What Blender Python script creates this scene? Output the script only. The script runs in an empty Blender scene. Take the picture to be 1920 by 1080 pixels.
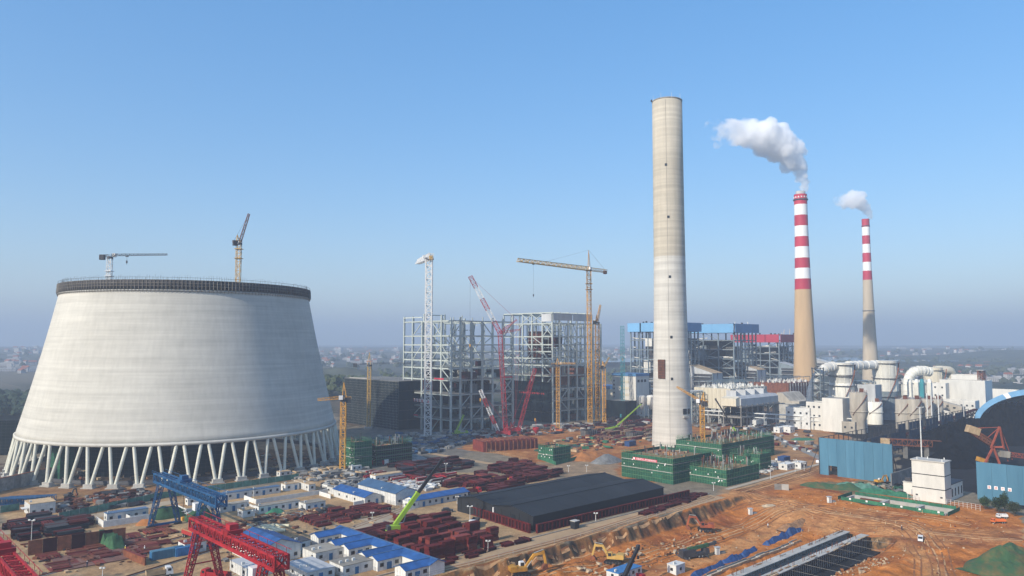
import bpy, math, random
import numpy as np
from mathutils import Vector, Matrix, noise as mnoise

random.seed(7)
SC = bpy.context.scene
COL = SC.collection

# ------------------------------------------------------------------ camera, sky, sun, exposure
FPX, HORIZON, CAM_H = 1400.0, 642.0, 69.0        # focal length and horizon row in pixels of the 1920 x 1080 photograph
PITCH = math.atan((HORIZON - 540) / FPX)
cam = bpy.data.cameras.new('camera')
cam.sensor_width = 36.0
cam.lens = 36.0 * FPX / 1920.0
cam.clip_start, cam.clip_end = 1.0, 60000.0
camo = bpy.data.objects.new('camera', cam); COL.objects.link(camo)
camo.location = (0, 0, CAM_H)
camo.rotation_euler = (math.pi / 2 + PITCH, 0, 0)
SC.camera = camo

SUN_EL = math.radians(31)
SUN_AZ = math.radians(46)                         # the sun stands behind the camera, this far round to its left
to_sun = Vector((-math.sin(SUN_AZ) * math.cos(SUN_EL), -math.cos(SUN_AZ) * math.cos(SUN_EL), math.sin(SUN_EL)))
world = bpy.data.worlds.new('World'); SC.world = world
world.use_nodes = True
nt = world.node_tree
sky = nt.nodes.new('ShaderNodeTexSky')
sky.sky_type = 'NISHITA'; sky.sun_disc = False
sky.sun_elevation = SUN_EL
sky.sun_rotation = math.atan2(to_sun.x, to_sun.y)
sky.air_density = 1.0; sky.dust_density = 1.2; sky.ozone_density = 3.5
gam = nt.nodes.new('ShaderNodeGamma'); gam.inputs['Gamma'].default_value = 0.56      # evens the whole dome: a hazy winter sky
hsv = nt.nodes.new('ShaderNodeHueSaturation'); hsv.inputs['Saturation'].default_value = 1.72; hsv.inputs['Value'].default_value = 2.6; hsv.inputs['Hue'].default_value = 0.505
nt.links.new(sky.outputs[0], gam.inputs['Color']); nt.links.new(gam.outputs[0], hsv.inputs['Color']); nt.links.new(hsv.outputs[0], nt.nodes['Background'].inputs[0])
nt.nodes['Background'].inputs[1].default_value = 0.13
sun = bpy.data.lights.new('sun', 'SUN'); sun.energy = 5.0; sun.angle = math.radians(0.6); sun.color = (1.0, 0.92, 0.80)
suno = bpy.data.objects.new('sun', sun); COL.objects.link(suno)
suno.rotation_euler = (-to_sun).to_track_quat('-Z', 'Y').to_euler()
SC.view_settings.view_transform = 'Standard'; SC.view_settings.look = 'None'
SC.view_settings.gamma = 1.0; SC.view_settings.exposure = 0.24
SC.render.engine = 'CYCLES'
SC.cycles.use_denoising = True
SC.cycles.max_bounces = 24; SC.cycles.diffuse_bounces = 3; SC.cycles.volume_bounces = 20
SC.cycles.transparent_max_bounces = 8
SC.cycles.volume_step_rate = 1.0

# ------------------------------------------------------------------ pixels to places
_c, _s = math.cos(PITCH), math.sin(PITCH)
def _ray(px, py):
    x, v = (px - 960) / FPX, -(py - 540) / FPX
    return x, _c - v * _s, _s + v * _c
def G(px, py, z=0.0):
    "the point at height z that shows at a pixel"
    x, y, w = _ray(px, py); t = (z - CAM_H) / w
    return Vector((x * t, y * t, z))
def PD(px, py, Y):
    "the point at distance Y that shows at a pixel"
    x, y, w = _ray(px, py); t = Y / y
    return Vector((x * t, Y, CAM_H + w * t))
SITE = math.radians(43)
U = Vector((math.cos(SITE), math.sin(SITE), 0)); V = Vector((-math.sin(SITE), math.cos(SITE), 0))
def uv(p): return p.x * U.x + p.y * U.y, p.x * V.x + p.y * V.y

# ------------------------------------------------------------------ materials
MATS = {}
def mat(name, col, rough=0.75, metal=0.0, var=0.18, scale=0.35, col2=None, bump=0.0, stretch=(1, 1, 1), spec=0.3, mid=0.5):
    if name in MATS: return MATS[name]
    m = bpy.data.materials.new(name); m.use_nodes = True; MATS[name] = m
    n, l = m.node_tree.nodes, m.node_tree.links
    b = n['Principled BSDF']
    b.inputs['Roughness'].default_value = rough; b.inputs['Metallic'].default_value = metal
    b.inputs['Specular IOR Level'].default_value = spec
    tc = n.new('ShaderNodeNewGeometry'); mp = n.new('ShaderNodeMapping')
    mp.inputs['Scale'].default_value = stretch
    l.new(tc.outputs['Position'], mp.inputs['Vector'])
    nz = n.new('ShaderNodeTexNoise'); nz.inputs['Scale'].default_value = scale; nz.inputs['Detail'].default_value = 6; nz.inputs['Roughness'].default_value = 0.65
    l.new(mp.outputs[0], nz.inputs['Vector'])
    rp = n.new('ShaderNodeValToRGB')
    c2 = col2 if col2 else tuple(c * (1 + var) for c in col)
    c1 = col if col2 else tuple(c * (1 - var) for c in col)
    rp.color_ramp.elements[0].position = mid - 0.17; rp.color_ramp.elements[0].color = (*c1, 1)
    rp.color_ramp.elements[1].position = mid + 0.17; rp.color_ramp.elements[1].color = (*c2, 1)
    l.new(nz.outputs['Fac'], rp.inputs['Fac'])
    oi = n.new('ShaderNodeObjectInfo'); mm = n.new('ShaderNodeMapRange')
    mm.inputs['To Min'].default_value = 1 - var * 0.7; mm.inputs['To Max'].default_value = 1 + var * 0.7
    l.new(oi.outputs['Random'], mm.inputs['Value'])
    mx = n.new('ShaderNodeMix'); mx.data_type = 'RGBA'; mx.blend_type = 'MULTIPLY'; mx.inputs['Factor'].default_value = 1
    l.new(rp.outputs['Color'], mx.inputs[6]); l.new(mm.outputs[0], mx.inputs[7])
    l.new(mx.outputs[2], b.inputs['Base Color'])
    if bump:
        bp = n.new('ShaderNodeBump'); bp.inputs['Strength'].default_value = min(1, bump); bp.inputs['Distance'].default_value = bump
        l.new(nz.outputs['Fac'], bp.inputs['Height']); l.new(bp.outputs[0], b.inputs['Normal'])
    return m

mat('white_panel', (.60, .60, .565), .7, var=.16, scale=.6)
mat('white_wall', (.62, .60, .54), .85, var=.10, scale=.3, stretch=(1, 1, .2))
mat('blue_roof', (.022, .085, .245), .55, var=.3, scale=.3, stretch=(1, 1, 1))
mat('blue_roof_faded', (.05, .11, .20), .55, var=.25, scale=.2)
mat('blue_trim', (.04, .17, .38), .6)
mat('blue_sheet', (.052, .150, .225), .6, var=.14, scale=.3, col2=(.072, .190, .275), stretch=(1, 1, .15))
mat('grey_roof', (.26, .24, .20), .85, var=.2, scale=.5)
mat('window_dark', (.02, .025, .03), .25, var=.1, spec=.5)
mat('door_blue', (.03, .13, .28), .6)
mat('black_roof', (.022, .026, .031), .75, spec=.15, var=.15, scale=.05)
mat('black_wall', (.016, .017, .019), .6, var=.12, scale=.1)
mat('maroon_steel', (.100, .012, .011), .75, spec=.12, var=.28, scale=.4)
mat('maroon_dark', (.036, .007, .008), .8, spec=.1, var=.3, scale=.4)
mat('red_oxide', (.165, .030, .020), .68, var=.3, scale=.3)
mat('plate_brown', (.165, .082, .060), .75, var=.3, scale=.2)
mat('rust', (.16, .055, .025), .8, var=.4, scale=.5)
mat('crane_red', (.31, .014, .020), .65, var=.25, scale=.3)
mat('crane_blue', (.016, .085, .20), .6, var=.25, scale=.3)
mat('crane_yellow', (.58, .29, .035), .65, var=.25, scale=.2)
mat('crane_ochre', (.50, .31, .08), .6, var=.15, scale=.2)
mat('crane_white', (.66, .66, .64), .5, var=.08)
mat('crane_teal', (.03, .22, .25), .5, var=.12)
mat('lime_paint', (.26, .42, .035), .6, var=.08)
mat('black_steel', (.018, .018, .02), .45, var=.2)
mat('dark_steel', (.045, .045, .05), .6, var=.25)
mat('rubber', (.012, .012, .012), .85)
mat('frame_steel', (.30, .345, .33), .55, var=.2, scale=.15)
mat('frame_steel_old', (.17, .21, .23), .6, var=.25, scale=.15)
mat('deck_concrete', (.30, .30, .28), .85, var=.2, scale=.2)
mat('concrete', (.40, .385, .345), .85, var=.15, scale=.3)
mat('concrete_dark', (.22, .21, .19), .88, var=.3, scale=.25)
mat('concrete_stained', (.36, .325, .265), .88, var=.28, scale=.22, stretch=(1, 1, .15))
mat('cream_cladding', (.60, .545, .42), .7, var=.14, scale=.25, stretch=(1, 1, .12))
mat('grey_cladding', (.42, .43, .43), .65, var=.16, scale=.2, stretch=(1, 1, .15))
mat('metal_duct', (.60, .58, .52), .5, metal=0, var=.22, scale=.25, stretch=(1, 1, .3))
mat('vessel_white', (.66, .64, .56), .55, var=.22, scale=.22, stretch=(1, 1, .2))
mat('green_net', (.017, .088, .050), .9, var=.4, scale=.8, stretch=(1, 1, 2.5))
mat('green_net_bright', (.030, .140, .075), .9, var=.3, scale=.6)
mat('green_net_pale', (.085, .20, .15), .9, var=.35, scale=.5)
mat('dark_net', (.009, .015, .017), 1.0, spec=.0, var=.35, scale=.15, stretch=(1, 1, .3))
mat('net_over_soil', (.045, .105, .045), .95, var=.3, scale=.22, col2=(.20, .115, .045), mid=.63, bump=.4)
mat('scaffold', (.30, .31, .29), .6, var=.2)
mat('scaffold_green', (.10, .24, .12), .7, var=.3)
mat('plywood', (.30, .16, .075), .85, var=.35, scale=.7)
mat('timber', (.46, .33, .19), .85, var=.25, scale=.6)
mat('banner_red', (.55, .03, .06), .7, var=.06)
mat('letter_white', (.78, .76, .74), .7, var=.02)
mat('letter_red', (.60, .03, .03), .7, var=.02)
mat('coal', (.006, .006, .007), 1.0, spec=.05, var=.4, scale=.2, bump=.5)
mat('tarp_blue', (.018, .055, .16), .7, var=.3, scale=.7)
mat('tarp_green', (.032, .085, .038), .95, var=.35, scale=.5)
mat('stripe_red', (.40, .018, .045), .55, var=.10, scale=.08)
mat('stripe_white', (.74, .74, .72), .55, var=.05, scale=.08)
mat('chimney_tan', (.50, .345, .19), .85, var=.13, scale=.06, stretch=(1, 1, .2))
mat('old_chimney_tan', (.44, .37, .27), .85, var=.13, scale=.06, stretch=(1, 1, .2))
mat('orange_soil', (.34, .135, .04), .95, var=.3, scale=.25, bump=.3)
mat('pale_rock', (.46, .36, .24), .9, var=.25, scale=.6)
mat('stone_grey', (.19, .19, .18), .9, var=.35, scale=.5)
mat('red_roof_sheet', (.36, .03, .055), .55, var=.1, scale=.05)
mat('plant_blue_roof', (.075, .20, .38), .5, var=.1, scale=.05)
mat('plant_blue_roof_sunlit', (.16, .36, .58), .5, var=.1, scale=.05)  # sunlit copy of the roof blue, painted on the sun-facing fascia
mat('dome_blue', (.16, .36, .58), .5, var=.12, scale=.1)
mat('skin', (.45, .28, .2), .7, var=.02)
mat('cloth_dark', (.03, .035, .06), .9)
mat('cloth_vest', (.75, .55, .05), .8)
mat('bark', (.09, .06, .04), .9)
mat('leaf_green', (.028, .055, .016), .8, var=.5, scale=.8)
mat('leaf_olive', (.045, .058, .022), .85, var=.5, scale=.2)
mat('leaf_hazed', (.050, .060, .040), .9, var=.35, scale=.05)  # paler, flatter leaf tone: distance haze put into the colour
mat('membrane_black', (.014, .015, .017), .6, var=.4, scale=.3)
mat('leaf_dark', (.016, .030, .016), .85, var=.5, scale=.2)
mat('tile_red', (.28, .09, .05), .8, var=.25)
mat('house_white', (.44, .43, .42), .8, var=.2, scale=.05)
mat('house_grey', (.34, .34, .34), .8, var=.2, scale=.05)
mat('hill_green', (.055, .060, .040), .95, var=.35, scale=.02, bump=.6)  # lightened so the hills fade: distance haze put into the colour
mat('car_white', (.70, .70, .69), .25, var=.03)
mat('car_dark', (.03, .032, .035), .25, var=.1)
mat('truck_red', (.34, .035, .03), .4, var=.1)
mat('truck_orange', (.60, .14, .03), .5, var=.1)
mat('excavator_yellow', (.46, .23, .03), .7, var=.35)
mat('excavator_orange', (.30, .075, .03), .75, var=.35)
mat('pipe_cream', (.58, .55, .38), .6, var=.15)

# ------------------------------------------------------------------ mesh helpers
class MB:
    def __init__(s): s.v, s.f, s.m, s.k, s.sm = [], [], [], 0, []
    def use(s, k): s.k = k; return s
    def add(s, verts, faces, smooth=False):
        o = len(s.v); s.v += [tuple(p) for p in verts]
        for f in faces: s.f.append(tuple(o + i for i in f)); s.m.append(s.k); s.sm.append(smooth)
        return s
    def box(s, c, d, rz=0.0, rx=0.0):
        hx, hy, hz = d[0] / 2, d[1] / 2, d[2] / 2
        ca, sa = math.cos(rz), math.sin(rz); cb, sb = math.cos(rx), math.sin(rx)
        vs = []
        for x in (-hx, hx):
            for y in (-hy, hy):
                for z in (-hz, hz):
                    y2, z2 = y * cb - z * sb, y * sb + z * cb
                    vs.append((c[0] + x * ca - y2 * sa, c[1] + x * sa + y2 * ca, c[2] + z2))
        return s.add(vs, [(0, 1, 3, 2), (4, 6, 7, 5), (0, 4, 5, 1), (2, 3, 7, 6), (0, 2, 6, 4), (1, 5, 7, 3)])
    def bar(s, a, b, w, h=None, caps=False):
        a, b = Vector(a), Vector(b); h = h or w
        d = (b - a)
        if d.length < 1e-6: return s
        d.normalize()
        up = Vector((0, 0, 1)) if abs(d.z) < 0.95 else Vector((1, 0, 0))
        x = d.cross(up).normalized() * w / 2; y = x.cross(d).normalized() * h / 2
        vs = [a - x - y, a + x - y, a + x + y, a - x + y, b - x - y, b + x - y, b + x + y, b - x + y]
        fs = [(0, 1, 5, 4), (1, 2, 6, 5), (2, 3, 7, 6), (3, 0, 4, 7)]
        if caps: fs += [(3, 2, 1, 0), (4, 5, 6, 7)]
        return s.add(vs, fs)
    def tube(s, a, b, r, r2=None, n=8, caps=True):
        a, b = Vector(a), Vector(b); r2 = r if r2 is None else r2
        d = (b - a).normalized()
        up = Vector((0, 0, 1)) if abs(d.z) < 0.95 else Vector((1, 0, 0))
        x = d.cross(up).normalized(); y = x.cross(d).normalized()
        vs = []
        for p, q in ((a, r), (b, r2)):
            for i in range(n):
                t = 2 * math.pi * i / n
                vs.append(p + x * (q * math.cos(t)) + y * (q * math.sin(t)))
        s.add(vs, [(i, (i + 1) % n, n + (i + 1) % n, n + i) for i in range(n)], True)
        if caps: s.add(vs[:n], [tuple(range(n))[::-1]]); s.add(vs[n:], [tuple(range(n))])
        return s
    def lathe(s, prof, n=48, c=(0, 0), a0=0.0, a1=2 * math.pi, smooth=True, cap=False):
        full = abs(a1 - a0 - 2 * math.pi) < 1e-6; k = n if full else n + 1
        vs = []
        for r, z in prof:
            for i in range(k):
                t = a0 + (a1 - a0) * i / n
                vs.append((c[0] + r * math.cos(t), c[1] + r * math.sin(t), z))
        fs = []
        for j in range(len(prof) - 1):
            for i in range(n):
                i2 = (i + 1) % k
                fs.append((j * k + i, j * k + i2, (j + 1) * k + i2, (j + 1) * k + i))
        s.add(vs, fs, smooth)
        if cap and full: s.add(vs[-k:], [tuple(range(k))])
        return s
    def prism(s, poly, z0, z1):
        "a flat outline raised from z0 to z1; z may be a list of heights per corner"
        n = len(poly)
        za = z0 if hasattr(z0, '__len__') else [z0] * n; zb = z1 if hasattr(z1, '__len__') else [z1] * n
        vs = [(p[0], p[1], za[i]) for i, p in enumerate(poly)] + [(p[0], p[1], zb[i]) for i, p in enumerate(poly)]
        return s.add(vs, [(i, (i + 1) % n, n + (i + 1) % n, n + i) for i in range(n)] + [tuple(range(n))[::-1], tuple(range(n, 2 * n))])
    def extrude_x(s, poly, x0, x1):
        "an outline in the local y-z plane drawn out along x"
        n = len(poly)
        vs = [(x0, p[0], p[1]) for p in poly] + [(x1, p[0], p[1]) for p in poly]
        return s.add(vs, [((i + 1) % n, i, n + i, n + (i + 1) % n) for i in range(n)] + [tuple(range(n)), tuple(range(n, 2 * n))[::-1]])
    def extrude_y(s, poly, y0, y1):
        n = len(poly)
        vs = [(p[0], y0, p[1]) for p in poly] + [(p[0], y1, p[1]) for p in poly]
        return s.add(vs, [(i, (i + 1) % n, n + (i + 1) % n, n + i) for i in range(n)] + [tuple(range(n))[::-1], tuple(range(n, 2 * n))])
    def lattice(s, a, b, w, bays, cw=.16, dw=.1, w2=None, tri=False, side=None):
        "a four-chord (or three-chord) lattice boom or mast from a to b"
        a, b = Vector(a), Vector(b); w2 = w if w2 is None else w2
        d = (b - a).normalized()
        up = side or (Vector((0, 0, 1)) if abs(d.z) < 0.9 else Vector((1, 0, 0)))
        x = d.cross(up).normalized(); y = x.cross(d).normalized()
        offs = [(-.5, -.5), (.5, -.5), (0, .5)] if tri else [(-.5, -.5), (.5, -.5), (.5, .5), (-.5, .5)]
        k = len(offs)
        def pt(i, j):
            t = j / bays; ww = w + (w2 - w) * t
            return a.lerp(b, t) + x * (offs[i][0] * ww) + y * (offs[i][1] * ww)
        for i in range(k): s.bar(pt(i, 0), pt(i, bays), cw)
        for j in range(bays):
            for i in range(k):
                i2 = (i + 1) % k
                s.bar(pt(i, j), pt(i2, j), dw)
                if (j + i) % 2: s.bar(pt(i, j), pt(i2, j + 1), dw)
                else: s.bar(pt(i2, j), pt(i, j + 1), dw)
        for i in range(k): s.bar(pt(i, bays), pt((i + 1) % k, bays), dw)
        return s
    def mesh(s, name, mats):
        me = bpy.data.meshes.new(name)
        me.from_pydata(s.v, [], s.f)
        mats = mats if isinstance(mats, (list, tuple)) else [mats]
        for m in mats: me.materials.append(MATS[m])
        if len(mats) > 1: me.polygons.foreach_set('material_index', s.m)
        me.polygons.foreach_set('use_smooth', s.sm)
        me.update()
        return me
    def build(s, name, mats, parent=None, loc=(0, 0, 0), rz=0.0, label=None, cat=None, group=None, kind=None):
        return link(name, s.mesh(name, mats), parent, loc, rz, label, cat, group, kind)

def link(name, me, parent=None, loc=(0, 0, 0), rz=0.0, label=None, cat=None, group=None, kind=None):
    o = bpy.data.objects.new(name, me); COL.objects.link(o)
    o.location = loc; o.rotation_euler = (0, 0, rz)
    if parent: o.parent = parent
    for k, v in (('label', label), ('category', cat), ('group', group), ('kind', kind)):
        if v: o[k] = v
    return o
def thing(name, label, cat, loc=(0, 0, 0), rz=0.0, group=None):
    return link(name, None, None, loc, rz, label, cat, group)
def dup(root, loc, rz=None, label=None, group=None, scale=None):
    r = root.copy(); COL.objects.link(r); r.location = loc
    if rz is not None: r.rotation_euler = (0, 0, rz)
    if scale: r.scale = (scale,) * 3 if not hasattr(scale, '__len__') else scale
    if label: r['label'] = label
    if group: r['group'] = group
    for ch in list(root.children):
        c = ch.copy(); COL.objects.link(c); c.parent = r
        for g in list(ch.children):
            d = g.copy(); COL.objects.link(d); d.parent = c
    return r
BOXES = {}
def unit_box(mname):
    if mname not in BOXES: BOXES[mname] = MB().box((0, 0, 0), (1, 1, 1)).mesh('box_' + mname, mname)
    return BOXES[mname]
def piece(name, mname, parent, c, d, rz=0.0, label=None):
    "one box-shaped piece that shares its mesh with its like"
    o = link(name, unit_box(mname), parent, c, rz, label); o.scale = d
    return o
def member(name, mname, parent, a, b, w, h=None, label=None):
    "one straight bar between two points, sharing the unit box"
    a, b = Vector(a), Vector(b); d = b - a
    o = link(name, unit_box(mname), parent, (a + b) / 2, 0, label)
    o.rotation_mode = 'QUATERNION'; o.rotation_quaternion = d.to_track_quat('X', 'Z')
    o.scale = (d.length, w, h or w)
    return o
def sstep(a, b, x):
    t = np.clip((x - a) / (b - a), 0, 1); return t * t * (3 - 2 * t)
# ------------------------------------------------------------------ ground: one sheet out to the horizon
OA = G(1200, 978); OA_U, OA_V = uv(OA)            # origin of the site grid: on the lip of the excavation
def site(a, b, z=0.0):
    return Vector((OA.x + a * U.x + b * V.x, OA.y + a * U.y + b * V.y, z))
def ab_of(p):
    u_, v_ = uv(p); return u_ - OA_U, v_ - OA_V
_rng = np.random.RandomState(3)
_TAB = {}
def vnoise(x, y, s, seed=0):
    "smooth value noise"
    if seed not in _TAB: _TAB[seed] = np.random.RandomState(seed + 11).rand(256, 256)
    r = _TAB[seed]
    x, y = np.asarray(x) / s + 1000.3, np.asarray(y) / s + 1000.7
    i, j = np.floor(x).astype(int), np.floor(y).astype(int); fx, fy = x - i, y - j
    fx, fy = fx * fx * (3 - 2 * fx), fy * fy * (3 - 2 * fy)
    g = lambda p, q: r[p % 256, q % 256]
    return (g(i, j) * (1 - fx) + g(i + 1, j) * fx) * (1 - fy) + (g(i, j + 1) * (1 - fx) + g(i + 1, j + 1) * fx) * fy - 0.5
TR_A0, TR_A1, TR_B0, TR_B1 = -60.0, 60.0, -66.0, -51.5     # the intake trench, in site metres
def zt(x, y):
    x, y = np.asarray(x, float), np.asarray(y, float)
    a = (x - OA.x) * U.x + (y - OA.y) * U.y; b = (x - OA.x) * V.x + (y - OA.y) * V.y
    n1, n2 = vnoise(x, y, 9, 1), vnoise(x, y, 3.2, 2)
    lip = b + 1.7 * vnoise(a, b * .3, 7, 3) + (1.8 * vnoise(a, b * .15, 2.4, 4) + 1.3 * vnoise(a, b * .1, 1.15, 44)) * sstep(0, 1.5, -b)
    dep = 6.8 * (1 - sstep(38, 100, a)) * (1 - .45 * sstep(45, 110, -b))
    drop = .78 * sstep(-0.5, 4.2, -lip) + .22 * sstep(3, 13, -lip)
    z = -dep * drop
    inpit = sstep(0, 3, -b) * (1 - sstep(120, 160, -b)) * (1 - sstep(100, 130, a))
    z = z + inpit * (.9 * n1 + .45 * n2)
    # heaps of spoil in the pit, next to the haul track
    for (ca, cb, ra, rb, hh) in ((-52, -9, 14, 4, 1.6), (-20, -12, 16, 4, 1.3), (20, -13, 12, 5, 1.5), (24, -83, 26, 6, 1.8), (-15, -84, 16, 6, 1.4), (52, -93, 16, 7, 1.2), (70, -30, 18, 4, .9), (40, -42, 16, 4, .9), (-8, -44, 20, 3, .8)):
        z = z + hh * np.exp(-((a - ca) / ra) ** 2 - ((b - cb) / rb) ** 2) * (1 + .6 * n2)
    # the trench and the walled pit are cut into it
    tr = sstep(TR_A0 - 3, TR_A0, a) * (1 - sstep(TR_A1, TR_A1 + 3.0, a)) * sstep(TR_B0 - 7.5, TR_B0, b) * (1 - sstep(TR_B1, TR_B1 + .8, b))
    z = z * (1 - tr) + tr * -10.0
    np_ = ((a > NP[0]) & (a < NP[1]) & (b > NP[2]) & (b < NP[3]))
    z = np.where(np_, -4.5, z)
    r = np.hypot(x, y)
    z = z + 34 * sstep(1300, 4500, r) + sstep(1300, 3000, r) * 14 * (vnoise(x, y, 900, 5) + .5 * vnoise(x, y, 330, 6))
    return z
NP = (97.5, 109.5, -77.0, -36.0)                  # the walled pit beside the coal yard
def ztp(p): return float(zt(p[0], p[1]))
def GT(px, py, dz=0.0):
    "where the ray through a pixel meets the terrain (plus dz)"
    z = dz
    for _ in range(12):
        p = G(px, py, z); z = .5 * z + .5 * (ztp(p) + dz)
    p = G(px, py, z); return p
def inside(poly, X, Y):
    c = np.zeros(X.shape, bool); n = len(poly)
    for i in range(n):
        x1, y1 = poly[i]; x2, y2 = poly[(i + 1) % n]
        if y1 == y2: continue
        c ^= ((y1 > Y) != (y2 > Y)) & (X < (x2 - x1) * (Y - y1) / (y2 - y1) + x1)
    return c

def lines(lo, hi, step, far):
    core = list(np.arange(lo, hi, step)); out = []; d = step; x = hi
    while x < far: out.append(x); d *= 1.16; x += d
    out.append(far)
    neg = []; d = step; x = lo - step
    while x > -far: neg.append(x); d *= 1.16; x -= d
    neg.append(-far)
    return np.array(neg[::-1] + core + out)
def dens(arr, lo, hi, step):
    return np.unique(np.concatenate([arr[(arr < lo) | (arr > hi)], np.arange(lo, hi + .01, step)]))
la = dens(lines(-330, 420, 3.0, 9000), -112, 130, .8)
lb = dens(dens(lines(-170, 380, 3.0, 9000), -128, 14, 1.0), -9, 2, .42)
AA, BB = np.meshgrid(la, lb, indexing='ij')
GX = OA.x + AA * U.x + BB * V.x; GY = OA.y + AA * U.y + BB * V.y
GZ = zt(GX, GY)
# base colours of the ground by area, areas drawn as outlines in the photograph
dep_ = np.maximum(GY * _c + (-CAM_H) * _s, 1.0)
PXX = 960 + FPX * GX / dep_; PYY = 540 - FPX * ((-CAM_H) * _c - GY * _s) / dep_
wob = vnoise(GX, GY, 12, 8) * 14 + vnoise(GX, GY, 4, 9) * 6
PX2, PY2 = PXX + wob * 1.5, PYY + wob * .35
colr = np.zeros(GX.shape + (3,)); colr[:] = (.075, .072, .05)
fld = vnoise(GX, GY, 160, 12) + .6 * vnoise(GX, GY, 420, 13)
colr[fld > .18] = (.13, .11, .075); colr[fld < -.22] = (.04, .048, .028)
near = (np.hypot(GX, GY) < 760) & (GY > 0); colr[near] = (.20, .165, .115)
soil = np.zeros(GX.shape)
ZONES = [
 ([(560, 905), (780, 880), (1160, 905), (1000, 1080), (0, 1080), (0, 960), (300, 935)], (.37, .25, .13), .3),
 ([(0, 918), (150, 906), (330, 912), (520, 884), (640, 872), (660, 890), (480, 905), (300, 935), (0, 962)], (.25, .15, .07), .5),
 ([(0, 870), (200, 850), (600, 840), (640, 880), (300, 905), (0, 900)], (.085, .062, .042), .2),  # floor under the cooling tower, its shade put into the colour
 ([(690, 800), (900, 800), (1000, 815), (880, 850), (800, 900), (640, 880)], (.15, .135, .11), .1),
 ([(860, 842), (950, 806), (1230, 786), (1560, 770), (1640, 800), (1540, 850), (1540, 890), (1300, 900), (1160, 905), (1010, 870), (930, 850)], (.35, .150, .048), .9),
 ([(1380, 820), (1560, 800), (1560, 880), (1400, 905)], (.34, .185, .08), .6),
 ([(1010, 868), (1160, 862), (1160, 905), (1080, 905)], (.27, .19, .115), .4),
 ([(858, 1080), (1200, 978), (1280, 955), (1420, 905), (1540, 886), (1690, 905), (1760, 940), (1830, 945), (1920, 968), (1920, 1300), (600, 1300)], (.42, .148, .033), 1.0),
 ([(1520, 905), (1640, 900), (1720, 925), (1600, 930)], (.19, .14, .07), .4),
 ([(1676, 908), (1690, 840), (1560, 812), (1640, 780), (1830, 760), (2100, 760), (2100, 980), (1920, 955), (1830, 925), (1780, 915), (1720, 912)], (.016, .016, .018), 0),
 ([(1240, 760), (1480, 748), (1640, 760), (1640, 800), (1300, 800)], (.15, .12, .09), .2),
 ([(600, 715), (700, 715), (760, 760), (740, 800), (640, 800)], (.10, .085, .06), .2),
]
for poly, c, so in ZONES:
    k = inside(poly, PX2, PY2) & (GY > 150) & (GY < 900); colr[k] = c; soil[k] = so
haul = np.zeros(GX.shape)
for pts in ([(700, 1085), (1000, 1085), (1130, 1065), (1330, 1005), (1440, 965), (1480, 950), (1620, 965), (1780, 1000), (1920, 1000)], [(1400, 920), (1480, 945), (1560, 970)], [(1380, 925), (1480, 900), (1545, 872)], [(1760, 1090), (1740, 1030), (1690, 985), (1560, 965)]):
    for (x1, y1), (x2, y2) in zip(pts[:-1], pts[1:]):
        t = np.clip(((PX2 - x1) * (x2 - x1) + (PY2 - y1) * (y2 - y1)) / ((x2 - x1) ** 2 + (y2 - y1) ** 2), 0, 1)
        d = np.hypot((PX2 - x1 - t * (x2 - x1)) * .35, PY2 - y1 - t * (y2 - y1)); haul = np.maximum(haul, 1 - sstep(5, 16, d))
haul *= (GY > 150) & (GY < 500)
colr = colr * (1 - .6 * haul[..., None]) + np.array((.45, .24, .10)) * .6 * haul[..., None]
gz_a = np.gradient(GZ, axis=0) / np.maximum(np.gradient(AA, axis=0), .1); gz_b = np.gradient(GZ, axis=1) / np.maximum(np.gradient(BB, axis=1), .1)
steep = sstep(.45, 1.1, np.hypot(gz_a, gz_b)) * (GY < 700)
cliffc = np.where((vnoise(AA, BB * .3, 2.2, 20) + .8 * vnoise(AA, BB, 11, 21) > .05)[..., None], (.24, .115, .042), (.085, .058, .034))
colr = colr * (1 - steep[..., None]) + cliffc * steep[..., None]
na, nb = GX.shape
me = bpy.data.meshes.new('ground')
idx = np.arange(na * nb).reshape(na, nb)
quads = np.stack([idx[:-1, :-1], idx[1:, :-1], idx[1:, 1:], idx[:-1, 1:]], -1).reshape(-1, 4)
me.vertices.add(na * nb); me.vertices.foreach_set('co', np.stack([GX, GY, GZ], -1).astype(np.float32).ravel())
me.loops.add(quads.size); me.loops.foreach_set('vertex_index', quads.ravel().astype(np.int32))
me.polygons.add(len(quads)); me.polygons.foreach_set('loop_start', (np.arange(len(quads)) * 4).astype(np.int32))
me.polygons.foreach_set('use_smooth', np.ones(len(quads), bool))
me.update(calc_edges=True)
ca = me.color_attributes.new('earth', 'FLOAT_COLOR', 'POINT')
ca.data.foreach_set('color', np.concatenate([colr, soil[..., None]], -1).astype(np.float32).ravel())
gm = bpy.data.materials.new('earth'); gm.use_nodes = True; MATS['earth'] = gm
n, l = gm.node_tree.nodes, gm.node_tree.links
b = n['Principled BSDF']; b.inputs['Roughness'].default_value = .95; b.inputs['Specular IOR Level'].default_value = .1
at = n.new('ShaderNodeAttribute'); at.attribute_name = 'earth'
tc = n.new('ShaderNodeTexCoord')
def nz_(sc, det=6, rough=.65):
    k = n.new('ShaderNodeTexNoise'); k.inputs['Scale'].default_value = sc; k.inputs['Detail'].default_value = det; k.inputs['Roughness'].default_value = rough
    l.new(tc.outputs['Object'], k.inputs['Vector']); return k
def mixn(kind, a_, b_, fac):
    k = n.new('ShaderNodeMix'); k.data_type = 'RGBA'; k.blend_type = kind
    for s_, v_ in ((6, a_), (7, b_), (0, fac)):
        if isinstance(v_, (int, float)): k.inputs[s_].default_value = v_
        elif isinstance(v_, tuple): k.inputs[s_].default_value = (*v_, 1)
        else: l.new(v_, k.inputs[s_])
    return k.outputs[2]
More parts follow.
